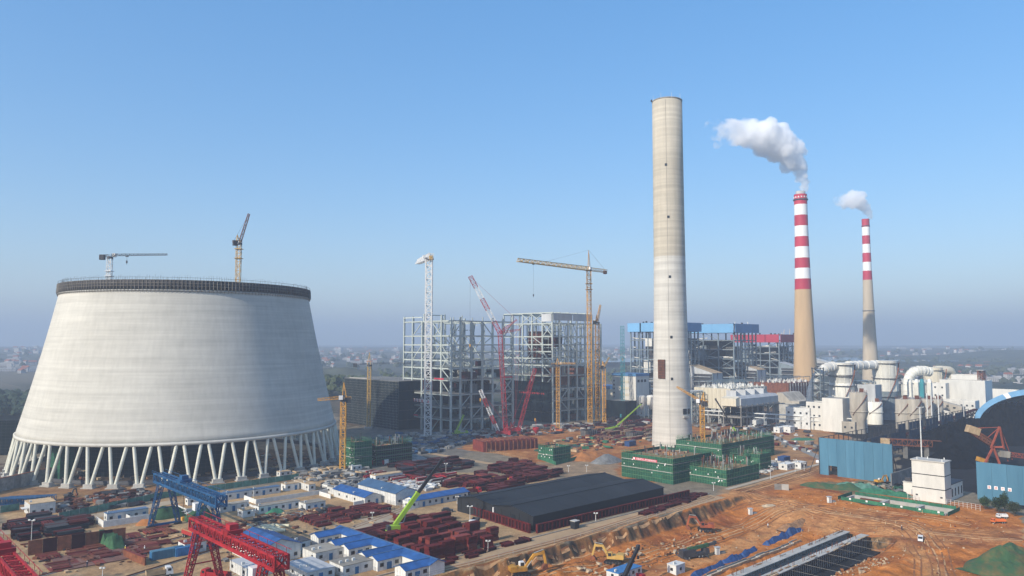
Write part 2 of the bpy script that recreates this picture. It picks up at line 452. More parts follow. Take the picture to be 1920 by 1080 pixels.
def ramp(src, p0, p1, v0, v1):
    k = n.new('ShaderNodeMapRange'); l.new(src, k.inputs[0])
    for i_, v_ in zip((1, 2, 3, 4), (p0, p1, v0, v1)): k.inputs[i_].default_value = v_
    return k.outputs[0]
big, med, fin = nz_(.035, 5), nz_(.16, 8, .7), nz_(1.1, 6, .75)
m1 = n.new('ShaderNodeMath'); m1.operation = 'MULTIPLY'; l.new(ramp(big.outputs['Fac'], .47, .62, 0, .75), m1.inputs[0]); l.new(at.outputs['Alpha'], m1.inputs[1])
c1 = mixn('MIX', at.outputs['Color'], (.19, .052, .018), m1.outputs[0])
m2 = n.new('ShaderNodeMath'); m2.operation = 'MULTIPLY'; l.new(ramp(med.outputs['Fac'], .54, .70, 0, .6), m2.inputs[0]); l.new(at.outputs['Alpha'], m2.inputs[1])
c2 = mixn('MIX', c1, (.44, .24, .10), m2.outputs[0])
c3 = mixn('MULTIPLY', c2, ramp(med.outputs['Fac'], .3, .7, .58, 1.38), 1.0)
c4 = mixn('MULTIPLY', c3, ramp(fin.outputs['Fac'], .3, .7, .66, 1.34), 1.0)
l.new(c4, b.inputs['Base Color'])
bp = n.new('ShaderNodeBump'); bp.inputs['Strength'].default_value = .8; bp.inputs['Distance'].default_value = .5
l.new(med.outputs['Fac'], bp.inputs['Height']); bp2 = n.new('ShaderNodeBump'); bp2.inputs['Strength'].default_value = .6; bp2.inputs['Distance'].default_value = .12
l.new(fin.outputs['Fac'], bp2.inputs['Height']); l.new(bp.outputs[0], bp2.inputs['Normal']); l.new(bp2.outputs[0], b.inputs['Normal'])
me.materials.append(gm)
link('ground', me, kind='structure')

def sheet(name, pts, m, dz=.05, kind='structure', label=None, cat=None, sub=4.0):
    "a thin sheet laid on the terrain: a strip given as pairs of left and right points"
    mb = MB(); rows = []
    for (p, q), (p2, q2) in zip(pts[:-1], pts[1:]):
        k = max(1, int((p2 - p).length / sub))
        for i in range(k): rows.append((p.lerp(p2, i / k), q.lerp(q2, i / k)))
    rows.append(pts[-1])
    ws = 3; vs = []
    for p, q in rows:
        for j in range(ws + 1):
            r = p.lerp(q, j / ws); vs.append((r.x, r.y, ztp(r) + dz))
    fs = []
    for i in range(len(rows) - 1):
        for j in range(ws): o = i * (ws + 1) + j; fs.append((o, o + 1, o + ws + 2, o + ws + 1))
    for i, f in enumerate(fs):          # keep the sheet facing up
        pass
    mb.add(vs, fs)
    return mb.build(name, m, kind=kind, label=label, cat=cat)
mat('road_dirt', (.40, .27, .15), .95, var=.16, scale=.12, stretch=(1, 1, 1))
mat('road_concrete', (.36, .29, .20), .9, var=.14, scale=.15)
mat('kerb_concrete', (.40, .34, .26), .9, var=.12, scale=.5)
sheet('haul_road', [(site(a_, 1.2), site(a_, 10.5)) for a_ in (-150, -100, -50, 0, 40, 64)], 'road_dirt', .06)
kb = MB()
for a_ in range(-150, 66, 6): kb.box((*site(a_ + 3, 10.9).xy, .15), (5.9, .35, .55), SITE)
kb.build('kerb', 'kerb_concrete', kind='structure')
# road across the prefabs yard and the pavement by the netted blocks
def along(p, q, w, name, m, dz=.05):
    d = (q - p).normalized(); s_ = Vector((-d.y, d.x, 0)) * w / 2
    return sheet(name, [(p + s_, p - s_), (q + s_, q - s_)], m, dz)
along(G(380, 1100), G(905, 900), 7, 'road', 'road_concrete', .05)
along(G(0, 1000), G(330, 940), 8, 'road', 'road_concrete', .05)
along(G(560, 950), G(900, 1010), 6, 'road', 'road_concrete', .055)
along(G(1362, 918), G(1545, 868), 2.6, 'pavement', 'kerb_concrete', .12)
along(G(760, 842), G(1050, 892), 5, 'road', 'road_dirt', .05)
along(G(1410, 800), G(1545, 862), 6, 'road', 'concrete_dark', .06)

# wheel ruts
mat('rut_dark', (.22, .088, .030), .95, var=.3, scale=.5)
mat('rut_pale', (.50, .29, .135), .95, var=.25, scale=.5)
def ruts(path, m, w=.55, gauge=2.1, off=0.0):
    P_ = [GT(*q) for q in path]; S_ = []
    for i in range(len(P_) - 1):
        p0, p1, p2, p3 = P_[max(0, i - 1)], P_[i], P_[i + 1], P_[min(len(P_) - 1, i + 2)]
        for k in range(8):
            f = k / 8; S_.append(.5 * ((2 * p1) + (p2 - p0) * f + (2 * p0 - 5 * p1 + 4 * p2 - p3) * f * f + (3 * p1 - p0 - 3 * p2 + p3) * f ** 3))
    for s_ in (-1, 1):
        prs = []
        for i in range(len(S_)):
            d = S_[min(i + 1, len(S_) - 1)] - S_[max(0, i - 1)]; nr = Vector((-d.y, d.x, 0)).normalized(); c = S_[i] + nr * (off + s_ * gauge / 2 + .25 * math.sin(i * .9 + off))
            prs.append((c + nr * w / 2, c - nr * w / 2))
        sheet('wheel_track', prs, m, .07, sub=2.0)
HAUL = [[(1010, 1088), (1140, 1064), (1330, 1006), (1440, 966), (1490, 948)], [(1490, 952), (1620, 966), (1780, 1000), (1925, 1012)], [(1395, 922), (1480, 945), (1600, 972), (1700, 985), (1740, 1030), (1755, 1090)], [(1385, 922), (1470, 898), (1545, 872)]]
for k, pth in enumerate(HAUL):
    for o_, m_ in ((-4.5, 'rut_dark'), (-2.2, 'rut_pale'), (.3, 'rut_dark'), (2.4, 'rut_pale'), (4.6, 'rut_dark')):
        if (k + int(o_ * 3)) % 4: ruts(pth, m_, .5 + .15 * (k % 2), 2.0, o_)
ruts([(1330, 960), (1400, 945), (1470, 930)], 'rut_dark'); ruts([(1560, 990), (1660, 1010), (1800, 1020), (1925, 1050)], 'rut_dark', off=.5); ruts([(1820, 985), (1700, 965), (1600, 952)], 'rut_pale')
for k, o_ in enumerate((-2.6, -.6, 1.2, 2.9)): ruts([(840, 1076), (1060, 1016), (1280, 949), (1340, 930)], ('rut_pale', 'rut_dark')[k % 2], .6, 1.9, o_)
ruts([(380, 1098), (620, 1005), (900, 902)], 'rut_dark', .5, 2.0, 0); ruts([(90, 1002), (260, 965), (420, 935)], 'rut_dark', .5, 2, 0)

# river behind the plant
wm = mat('river_water', (.10, .13, .15), .15, var=.05, spec=.5)
mb = MB(); mb.add([G(620, 690, 3), G(700, 700, 3), G(690, 690, 3)], [])
rv = [PD(1030, 690, 1), PD(1800, 690, 1)]
pts = [Vector((-400, 1750, 2)), Vector((1500, 1750, 2)), Vector((1700, 2500, 2)), Vector((-100, 2300, 2))]
bm_r = MB().add([(p.x, p.y, 16.0) for p in (Vector((60, 2000, 0)), Vector((1250, 2100, 0)), Vector((1700, 2850, 0)), Vector((180, 2700, 0)))], [(0, 1, 2, 3)])
bm_r.build('river', 'river_water', kind='structure')

# ------------------------------------------------------------------ hills, woods and the far town
def hill(cx, cy, rx, ry, h, seed, m='hill_green'):
    vs, fs, k = [], [], 40
    z0 = ztp((cx, cy)) - 2
    for i in range(k + 1):
        for j in range(k + 1):
            x, y = -1 + 2 * i / k, -1 + 2 * j / k
            r2 = x * x + y * y
            z = h * max(0, 1 - r2) ** .9 * (1 + .9 * float(vnoise(cx + x * rx, cy + y * ry, rx * .35, seed))) if r2 < 1 else -6
            vs.append((x * rx, y * ry, z))
    for i in range(k):
        for j in range(k): o = i * (k + 1) + j; fs.append((o, o + k + 1, o + k + 2, o + 1))
    MB().add(vs, fs, True).build('hill', m, loc=(cx, cy, z0), kind='structure')
    return lambda x, y: z0 + h * max(0, 1 - ((x - cx) / rx) ** 2 - ((y - cy) / ry) ** 2) ** .9
for i, (px, py, Y, rx, ry, hh) in enumerate(((620, 690, 1350, 130, 120, 22), (690, 688, 1500, 120, 100, 14), (1790, 690, 1900, 420, 200, 16), (1960, 680, 2400, 600, 260, 26), (1560, 668, 3200, 600, 260, 10), (60, 670, 2600, 500, 260, 10))):
    p = PD(px, py, Y); hill(p.x, Y, rx, ry, hh, 30 + i)

def crown_blob(mb, c, r, rng, n=7):
    "a lumpy crown of leaf-clump facets"
    vs, fs = [], []
    rows = [(0, 1.0)] + [(math.sin(t), math.cos(t)) for t in (.7, 1.25, 1.8)] 
    vs.append((c[0], c[1], c[2] + r * 1.1))
    for (s_, z_) in rows[1:]:
        for i in range(n):
            q = 2 * math.pi * (i + rng.random()) / n; k = r * (.75 + .5 * rng.random())
            vs.append((c[0] + k * s_ * math.cos(q), c[1] + k * s_ * math.sin(q), c[2] + k * z_))
    for i in range(n): fs.append((0, 1 + i, 1 + (i + 1) % n))
    for j in range(2):
        for i in range(n):
            o = 1 + j * n; fs.append((o + i, o + n + i, o + n + (i + 1) % n, o + (i + 1) % n))
    mb.add(vs, fs)
def wood(label, pts, rmin, rmax, m, seed):
    rng = random.Random(seed); mb = MB()
    for p in pts:
        r = rmin + (rmax - rmin) * rng.random()
        for _ in range(3): crown_blob(mb, (p[0] + rng.uniform(-r, r) * .6, p[1] + rng.uniform(-r, r) * .6, p[2] + r * (.6 + rng.random() * .9)), r * (.5 + .4 * rng.random()), rng)
    mb.build('woods', m, kind='stuff', label=label, cat='woods')
rng = random.Random(5)
def scatter(x0, x1, y0, y1, k, hfun=None):
    o = []
    for _ in range(k):
        x, y = rng.uniform(x0, x1), rng.uniform(y0, y1)
        o.append((x, y, ztp((x, y))))
    return o
wood('dark wood behind the cooling tower', scatter(-560, -330, 640, 860, 330), 5, 9, 'leaf_dark', 1)
p = PD(640, 705, 980)
wood('olive brown wooded knoll between cooling tower and netted hall', [(p.x + rng.gauss(0, 42), 960 + rng.gauss(0, 34), rng.uniform(2, 13)) for _ in range(210)], 4, 8, 'leaf_olive', 2)
wood('scattered trees on the plain beyond the river', scatter(-1900, 2600, 1500, 3400, 520), 6, 11, 'leaf_hazed', 3)
wood('trees among the houses behind the power station', scatter(560, 1500, 1150, 2100, 420), 5, 9, 'leaf_hazed', 4)
wood('trees along the fields behind the steel frames', scatter(-420, 420, 1150, 1700, 150), 4, 8, 'leaf_olive', 6)

def house_mesh(w, d, h, roof, wall, seed):
    mb = MB(); rng_ = random.Random(seed)
    mb.use(0).box((0, 0, h / 2 - 1), (w, d, h + 2))
    if roof == 'flat': mb.use(1).box((0, 0, h + .2), (w + .6, d + .6, .4)); mb.box((w * .2, 0, h + 1.4), (w * .3, d * .5, 2.4))
    else: mb.use(1).extrude_x([(-d / 2 - .6, h - .2), (d / 2 + .6, h - .2), (0, h + d * .32)], -w / 2 - .5, w / 2 + .5)
    mb.use(2)
    for fl in range(int(h // 3)):
        for i in range(int(w // 3)):
            x = -w / 2 + 1.6 + i * 3.0
            mb.box((x, -d / 2 - .03, 1.6 + fl * 3), (1.4, .1, 1.4))
    return mb.mesh('house', [wall, 'tile_red' if roof == 'tile' else 'house_grey', 'window_dark'])
HM = [house_mesh(13, 9, 7, 'flat', 'house_white', 1), house_mesh(11, 9, 9.5, 'tile', 'house_white', 2), house_mesh(22, 11, 10, 'flat', 'house_white', 3), house_mesh(14, 10, 6.5, 'tile', 'house_grey', 4), house_mesh(40, 16, 8, 'flat', 'house_grey', 5)]
HL = ['flat roofed white house in the far town', 'white house with red tiled roof in the far town', 'long pale block of flats in the far town', 'grey house with red tiled roof in the far town', 'wide grey shed in the far town']
rng = random.Random(21)
def town(x0, x1, y0, y1, k):
    for _ in range(k):
        p = GT(rng.uniform(x0, x1), rng.uniform(y0, y1))
        if p.y < 900 or p.y > 8500: continue
        i = rng.choice((0, 0, 1, 1, 1, 2, 3, 4))
        o = link('house', HM[i], loc=(p.x, p.y, ztp(p)), rz=rng.choice((0, .3, .6, -.4)) + rng.uniform(-.1, .1), label=HL[i], cat='house', group=HL[i] + 's')
        s_ = rng.uniform(.9, 1.3); o.scale = (s_, s_, s_)
town(0, 92, 652, 700, 46); town(600, 760, 648, 690, 62); town(1130, 1215, 650, 676, 18); town(760, 1130, 648, 690, 30)
town(1650, 1925, 672, 722, 88); town(1545, 1700, 652, 676, 16); town(1700, 1925, 656, 674, 26)

# ------------------------------------------------------------------ the hazy air
hz = bpy.data.materials.new('hazy_air'); hz.use_nodes = True; MATS['hazy_air'] = hz
hz.node_tree.nodes.remove(hz.node_tree.nodes['Principled BSDF'])
pv = hz.node_tree.nodes.new('ShaderNodeVolumePrincipled')
pv.inputs['Color'].default_value = (.51, .61, .745, 1); pv.inputs['Density'].default_value = 0.0003; pv.inputs['Anisotropy'].default_value = 0.0
hz.node_tree.links.new(pv.outputs[0], hz.node_tree.nodes['Material Output'].inputs['Volume'])
MB().box((0, 0, 165), (26600, 26600, 360)).build('haze', 'hazy_air', kind='stuff')
# ------------------------------------------------------------------ cooling tower
def lift_concrete(name, base, lift=1.5, tint=.05, streak=.12, split=None, base2=None):
    m = bpy.data.materials.new(name); m.use_nodes = True; MATS[name] = m
    n, l = m.node_tree.nodes, m.node_tree.links; b = n['Principled BSDF']
    b.inputs['Roughness'].default_value = .85; b.inputs['Specular IOR Level'].default_value = .2
    tc = n.new('ShaderNodeTexCoord'); sx = n.new('ShaderNodeSeparateXYZ'); l.new(tc.outputs['Object'], sx.inputs[0])
    def math_(op, a_, v=None, clamp=False):
        k = n.new('ShaderNodeMath'); k.operation = op; l.new(a_, k.inputs[0]); k.use_clamp = clamp
        if v is not None:
            if isinstance(v, (int, float)): k.inputs[1].default_value = v
            else: l.new(v, k.inputs[1])
        return k.outputs[0]
    def rng_(src, a0, a1, b0, b1):
        k = n.new('ShaderNodeMapRange'); l.new(src, k.inputs[0])
        for i_, v_ in zip((1, 2, 3, 4), (a0, a1, b0, b1)): k.inputs[i_].default_value = v_
        return k.outputs[0]
    zl = math_('DIVIDE', sx.outputs['Z'], lift); fl = math_('FLOOR', zl); fr = math_('FRACT', zl)
    wn = n.new('ShaderNodeTexWhiteNoise'); wn.noise_dimensions = '1D'; l.new(fl, wn.inputs['W'])
    t1 = rng_(wn.outputs['Value'], 0, 1, 1 - tint, 1 + tint)
    joint = rng_(fr, 0, .09, .86, 1.0)
    def tex(sc, st, det=5):
        mp = n.new('ShaderNodeMapping'); mp.inputs['Scale'].default_value = st; l.new(tc.outputs['Object'], mp.inputs['Vector'])
        k = n.new('ShaderNodeTexNoise'); k.inputs['Scale'].default_value = sc; k.inputs['Detail'].default_value = det; k.inputs['Roughness'].default_value = .6
        l.new(mp.outputs[0], k.inputs['Vector']); return k.outputs['Fac']
    h1 = rng_(tex(.3, (.07, .07, 1.6)), .3, .7, 1 - streak, 1 + streak * .7)
    v1 = rng_(tex(.5, (1, 1, .05)), .3, .7, 1 - streak * .55, 1 + streak * .45)
    g1 = rng_(tex(.03, (1, 1, 1)), .35, .65, .92, 1.05)
    f = math_('MULTIPLY', math_('MULTIPLY', t1, joint), math_('MULTIPLY', h1, math_('MULTIPLY', v1, g1)))
    mx = n.new('ShaderNodeMix'); mx.data_type = 'RGBA'; mx.blend_type = 'MULTIPLY'; mx.inputs[0].default_value = 1
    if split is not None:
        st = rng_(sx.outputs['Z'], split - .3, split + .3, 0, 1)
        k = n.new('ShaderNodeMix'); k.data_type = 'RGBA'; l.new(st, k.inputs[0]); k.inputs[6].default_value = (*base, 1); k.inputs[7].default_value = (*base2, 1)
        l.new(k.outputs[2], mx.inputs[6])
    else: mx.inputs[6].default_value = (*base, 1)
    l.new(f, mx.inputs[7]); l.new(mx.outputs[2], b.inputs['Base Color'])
    bp = n.new('ShaderNodeBump'); bp.inputs['Strength'].default_value = .4; bp.inputs['Distance'].default_value = .15
    l.new(f, bp.inputs['Height']); l.new(bp.outputs[0], b.inputs['Normal'])
    return m
lift_concrete('shell_concrete', (.52, .50, .44), 1.5, .03, .12)
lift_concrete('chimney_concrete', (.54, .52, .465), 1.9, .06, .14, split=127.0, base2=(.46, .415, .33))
lift_concrete('leg_concrete', (.62, .61, .51), 6, .02, .08)

TC = Vector((-193.0, 448.5, 0))
tower = thing('cooling_tower', 'huge unfinished grey concrete cooling tower on slanting legs', 'cooling tower', TC)
def shell_r(z):
    t = (z - 19.7) / (95.6 - 19.7); return 85.6 + (68.3 - 85.6) * t - 1.3 * 4 * t * (1 - t) * .5
zs = [19.7 + (97 - 19.7) * i / 26 for i in range(27)]
prof = [(shell_r(z), z) for z in zs]; inner = [(shell_r(z) - .9, z) for z in reversed(zs)]
MB().lathe([(84.7, 19.7)] + prof + inner, 144).build('shell', 'shell_concrete', tower)
MB().lathe([(84.4, 18.9), (86.2, 18.9), (86.2, 20.3), (85.5, 20.5)], 144).build('ring_beam', 'shell_concrete', tower)
NF = 48
foot = MB().box((0, 0, 1.0), (3.0, 4.6, 2.0)); foot.box((0, 0, .2), (4.4, 6.0, .5)); fm = foot.mesh('footing', 'concrete')
for i in range(NF):
    ph = 2 * math.pi * (i + .35) / NF
    f_ = link('footing', fm, tower, (88.7 * math.cos(ph), 88.7 * math.sin(ph), 0), ph)
    for s_ in (-1, 1):
        p0 = Vector((88.7 * math.cos(ph + s_ * .011), 88.7 * math.sin(ph + s_ * .011), 1.8))
        p1 = Vector((85.3 * math.cos(ph + s_ * math.pi / NF * .72), 85.3 * math.sin(ph + s_ * math.pi / NF * .72), 19.6))
        MB().tube(p0, p1, .80, .80, 12, False).build('leg', 'leg_concrete', tower)
# climbing formwork around the rim
mat('formwork_dark', (.050, .044, .042), .7, var=.4, scale=.6)
mat('formwork_rib', (.16, .145, .125), .7, var=.3)
MB().lathe([(68.0, 95.2), (69.0, 95.4), (69.1, 96.0), (68.3, 96.1)], 144).build('working_ledge', 'concrete', tower)
MB().lathe([(68.3, 96.5), (69.2, 96.5), (69.0, 101.0), (68.6, 101.2), (66.4, 101.2), (66.0, 96.5)], 144).build('formwork_band', 'formwork_dark', tower)
rb = MB(); rail = MB(); rebar = MB(); brk = MB(); rr = random.Random(4)
for i in range(230):
    q = 2 * math.pi * i / 230; cq, sq = math.cos(q), math.sin(q)
    rb.bar((69.45 * cq, 69.45 * sq, 96.3), (69.2 * cq, 69.2 * sq, 100.6 + .5 * rr.random()), .2, .26)
    rb.bar((68.9 * cq, 68.9 * sq, 94.6), (69.5 * cq, 69.5 * sq, 96.4), .14)
for i in range(330):
    q = 2 * math.pi * (i + rr.random() * .5) / 330; cq, sq = math.cos(q), math.sin(q)
    rebar.bar((67.2 * cq, 67.2 * sq, 101), (67.0 * cq, 67.0 * sq, 102.6 + rr.random() * 1.5), .07)
    if i % 4 == 0: rail.bar((68.9 * cq, 68.9 * sq, 101.0), (68.9 * cq, 68.9 * sq, 102.4), .07)
for z_, r_ in ((98, 69.25), (99.5, 69.15), (101.0, 69.05)): MB().lathe([(r_, z_ - .12), (r_ + .15, z_), (r_, z_ + .12)], 144).build('walkway_rail', 'formwork_rib', tower)
MB().lathe([(68.9, 102.3), (68.96, 102.36), (68.9, 102.42)], 144).build('walkway_rail', 'dark_steel', tower)
rb.build('formwork_ribs', 'formwork_rib', tower).__setitem__('kind', 'stuff')
rebar.build('starter_bars', 'dark_steel', tower).__setitem__('kind', 'stuff')
rail.build('railing_posts', 'dark_steel', tower).__setitem__('kind', 'stuff')
MB().lathe([(82, 0), (82, 2.2), (81.4, 2.2), (81.4, 0)], 96).build('basin_wall', 'dark_steel', tower)  # dark tone carries the shade inside the tower
# netted scaffolds inside the ring of legs; tubes coloured dark for interior shade
def scaffold_block(label, c, d, rz, m_net, group=None, lift=2.0, net=True, bare=1.2, tube='dark_steel'):
    "a block of scaffolding: standards, ledgers and sheets of net"
    t = thing('scaffold', label, 'scaffolding', c, rz, group)
    w, dp, h = d
    mb = MB(); k = max(2, int(w / 2.4)); k2 = max(2, int(dp / 2.4))
    for i in range(k + 1):
        for y in (-dp / 2, dp / 2): mb.bar((-w / 2 + w * i / k, y, 0), (-w / 2 + w * i / k, y, h + bare * (1 + .3 * math.sin(i * 7.1))), .09)
    for i in range(k2 + 1):
        for x in (-w / 2, w / 2): mb.bar((x, -dp / 2 + dp * i / k2, 0), (x, -dp / 2 + dp * i / k2, h + bare * (1 + .3 * math.sin(i * 5.3))), .09)
    o = mb.build('standards', tube, t); o['kind'] = 'stuff'
    nl = int(h / lift)
    for j in range(1, nl + 1):
        z = j * lift; lm = MB()
        for y in (-dp / 2 - .06, dp / 2 + .06): lm.bar((-w / 2, y, z), (w / 2, y, z), .09)
        for x in (-w / 2 - .06, w / 2 + .06): lm.bar((x, -dp / 2, z), (x, dp / 2, z), .09)
        lm.build('ledger', tube, t)
    if net:
        z0 = 0.05
        for j in range(nl):
            z1 = z0 + lift - .12
            for (x, y, sx, sy) in ((0, -dp / 2, w, .05), (0, dp / 2, w, .05), (-w / 2, 0, .05, dp), (w / 2, 0, .05, dp)):
                piece('net_sheet', m_net, t, (x, y, (z0 + z1) / 2), (sx, sy, z1 - z0))
            z0 += lift
    return t
cen = TC
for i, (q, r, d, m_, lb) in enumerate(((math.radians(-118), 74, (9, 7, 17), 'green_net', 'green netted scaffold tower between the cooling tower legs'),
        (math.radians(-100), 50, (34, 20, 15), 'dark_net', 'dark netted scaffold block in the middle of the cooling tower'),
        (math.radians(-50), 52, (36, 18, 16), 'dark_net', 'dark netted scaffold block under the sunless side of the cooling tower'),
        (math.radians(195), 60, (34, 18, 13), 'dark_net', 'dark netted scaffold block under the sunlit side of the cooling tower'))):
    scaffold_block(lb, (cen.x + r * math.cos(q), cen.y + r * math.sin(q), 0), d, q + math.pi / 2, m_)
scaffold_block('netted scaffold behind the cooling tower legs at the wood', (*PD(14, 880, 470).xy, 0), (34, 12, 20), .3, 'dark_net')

# ------------------------------------------------------------------ tower cranes
def tower_crane(label, base, H, mw, az, jib, cj, mats, el=0.0, apex=7.0, jw=1.6, hook=None, bands=None, z0=0.0, group=None, cwt='dark_steel'):
    m_mast, m_jib = mats
    t = thing('tower_crane', label, 'crane', (base[0], base[1], z0), 0, group)
    H = H - z0
    MB().box((0, 0, .6), (mw * 2.4, mw * 2.4, 1.2)).build('base_block', 'concrete', t)
    MB().lattice((0, 0, 0), (0, 0, H), mw, max(6, int(H / mw / 1.05)), mw * (.11 if mw < 3 else .15), mw * (.065 if mw < 3 else .10)).build('mast', m_mast, t)
    c_, s_ = math.cos(az), math.sin(az); ce, se = math.cos(el), math.sin(el)
    P = lambda r, z, o=0.0: Vector((r * c_ - o * s_, r * s_ + o * c_, z))
    MB().tube((0, 0, H - .2), (0, 0, H + 1.0), mw * .8, mw * .7, 10).build('slewing_ring', 'dark_steel', t)
    cb = MB().box(P(1.6, H + 2.0, mw * .8), (2.0, 1.5, 2.2), az); cb.build('operator_cab', 'crane_white', t)
    tip = P(jib * ce, H + 2 + jib * se)
    side = Vector((-se * c_, -se * s_, ce))
    MB().lattice(P(.8, H + 2), tip, jw, max(8, int(jib / jw / 1.0)), jw * .13, jw * .085, w2=jw * .75, tri=abs(el) < .2, side=side).build('jib', m_jib, t)
    cm = MB(); cm.lattice(P(-.6, H + 1.6), P(-cj, H + 1.6), jw * .8, max(3, int(cj / 2)), .16, .1); cm.box(P(-cj * .5, H + 1.1), (cj, 1.4, .12), az)
    cm.build('counter_jib', m_jib, t)
    for k in range(3): MB().box(P(-cj + .7 + k * 1.0, H + .5), (.8, 2.2, 3.0), az).build('counterweight', cwt, t)
    top = P(-1.2 if el > .2 else 0, H + 2 + apex)
    if apex > 1:
        am = MB()
        for o in (-.7, .7): am.bar(P(.8, H + 1, o), top, .3); am.bar(P(-1.6, H + 1, o), top, .3)
        for k in (.3, .55, .8): am.bar(P(.8, H + 1, -.7).lerp(top, k), P(.8, H + 1, .7).lerp(top, k), .16); am.bar(P(-1.6, H + 1, .7).lerp(top, k), P(.8, H + 1, .7).lerp(top, k), .16)
        am.build('apex_frame', m_mast, t)
        for tgt in ((P(jib * ce * .62, H + 2 + jib * se * .62 + jw * .5), P(-cj + 1, H + 2.2)) if el < .2 else (tip, P(-cj + 1, H + 2.2))):
            MB().bar(top, tgt, .09).build('tie_line', 'dark_steel', t)
    if hook:
        f_, dz = hook; hp = P(jib * ce * f_, H + 2 + jib * se * f_ - jw * .5)
        if el < .2: MB().box(hp - Vector((0, 0, .3)), (1.4, 1.2, .6), az).build('trolley', 'dark_steel', t)
        MB().bar(hp, hp - Vector((0, 0, dz)), .10).build('hoist_rope', 'dark_steel', t)
        hk = MB().box(hp - Vector((0, 0, dz + .7)), (.8, .5, 1.5), az); hk.tube(hp - Vector((0, 0, dz + 1.4)), hp - Vector((0, 0, dz + 2.4)), .18, .1, 6); hk.build('hook_block', 'dark_steel', t)
    if bands:
        for z in bands: MB().box((0, 0, z - z0), (mw * 1.7, mw * 1.7, .35)).build('tie_collar', m_mast, t)
    return t
p = PD(206, 484, 452)
tower_crane('dark flat topped crane rising inside the cooling tower', p, p.z, 2.4, math.radians(-4), 36, 6.5, ('crane_white', 'dark_steel'), apex=0, jw=1.3, hook=(.3, 3), bands=(p.z - 11, p.z - 8))
p = PD(448, 458, 470)
tower_crane('yellow luffing crane with steep jib above the cooling tower rim', p, p.z, 2.6, math.radians(40), 19, 4, ('crane_ochre', 'rust'), el=math.radians(72), apex=4, jw=1.5, bands=(p.z - 9, p.z - 3))
p = G(642, 884)
tower_crane('orange yellow crane with short jib beside cooling tower legs', p, PD(642, 752, p.y).z, 2.6, math.radians(196), 13.5, 4, ('crane_yellow', 'crane_yellow'), el=math.radians(-4), apex=8, jw=1.5)
p = G(691, 803)
tower_crane('thin olive crane with dark counterweight in front of dark netted hall', p, PD(691, 686, p.y).z, 2.6, math.radians(12), 38, 13, ('crane_ochre', 'dark_steel'), apex=9, jw=1.2)
p = G(802, 819)
tower_crane('white tower crane with orange counterweight box before the steel frame', p, PD(803, 486, p.y).z, 4.6, math.radians(108), 46, 8, ('crane_white', 'crane_white'), el=math.radians(1), apex=3, jw=4.6, cwt='crane_ochre')
p = PD(1104, 508, 640)
tower_crane('yellow hammerhead crane with long jib above second steel frame', p, p.z, 3.4, math.radians(228), 92, 26, ('crane_yellow', 'crane_ochre'), apex=16, jw=3.4, hook=(.80, 24), cwt='rust', bands=(p.z - 16, p.z - 11))
p = PD(1121, 790, 650)
tower_crane('yellow luffing crane with tucked jib beside second steel frame', p, PD(1121, 606, 650).z, 3.2, math.radians(60), 16, 7, ('crane_yellow', 'crane_yellow'), el=math.radians(62), apex=5, jw=1.6)
p = PD(1046, 806, 592)
tower_crane('narrow yellow crane against the dark net wall', p, PD(1046, 686, 592).z, 2.4, math.radians(-3), 14, 5, ('crane_yellow', 'crane_yellow'), apex=4, jw=1.2, hook=(.8, 3))
p = PD(1133, 792, 640)
tower_crane('short yellow crane beside white annex wall', p, PD(1133, 690, 640).z, 2.6, math.radians(30), 9, 4, ('crane_yellow', 'crane_ochre'), el=math.radians(50), apex=4, jw=1.2)
p = G(1318, 864)
tower_crane('orange luffing crane between the green netted blocks', p, PD(1318, 758, p.y).z, 2.2, math.radians(148), 17, 3.5, ('crane_yellow', 'crane_yellow'), el=math.radians(27), apex=5, jw=1.1)

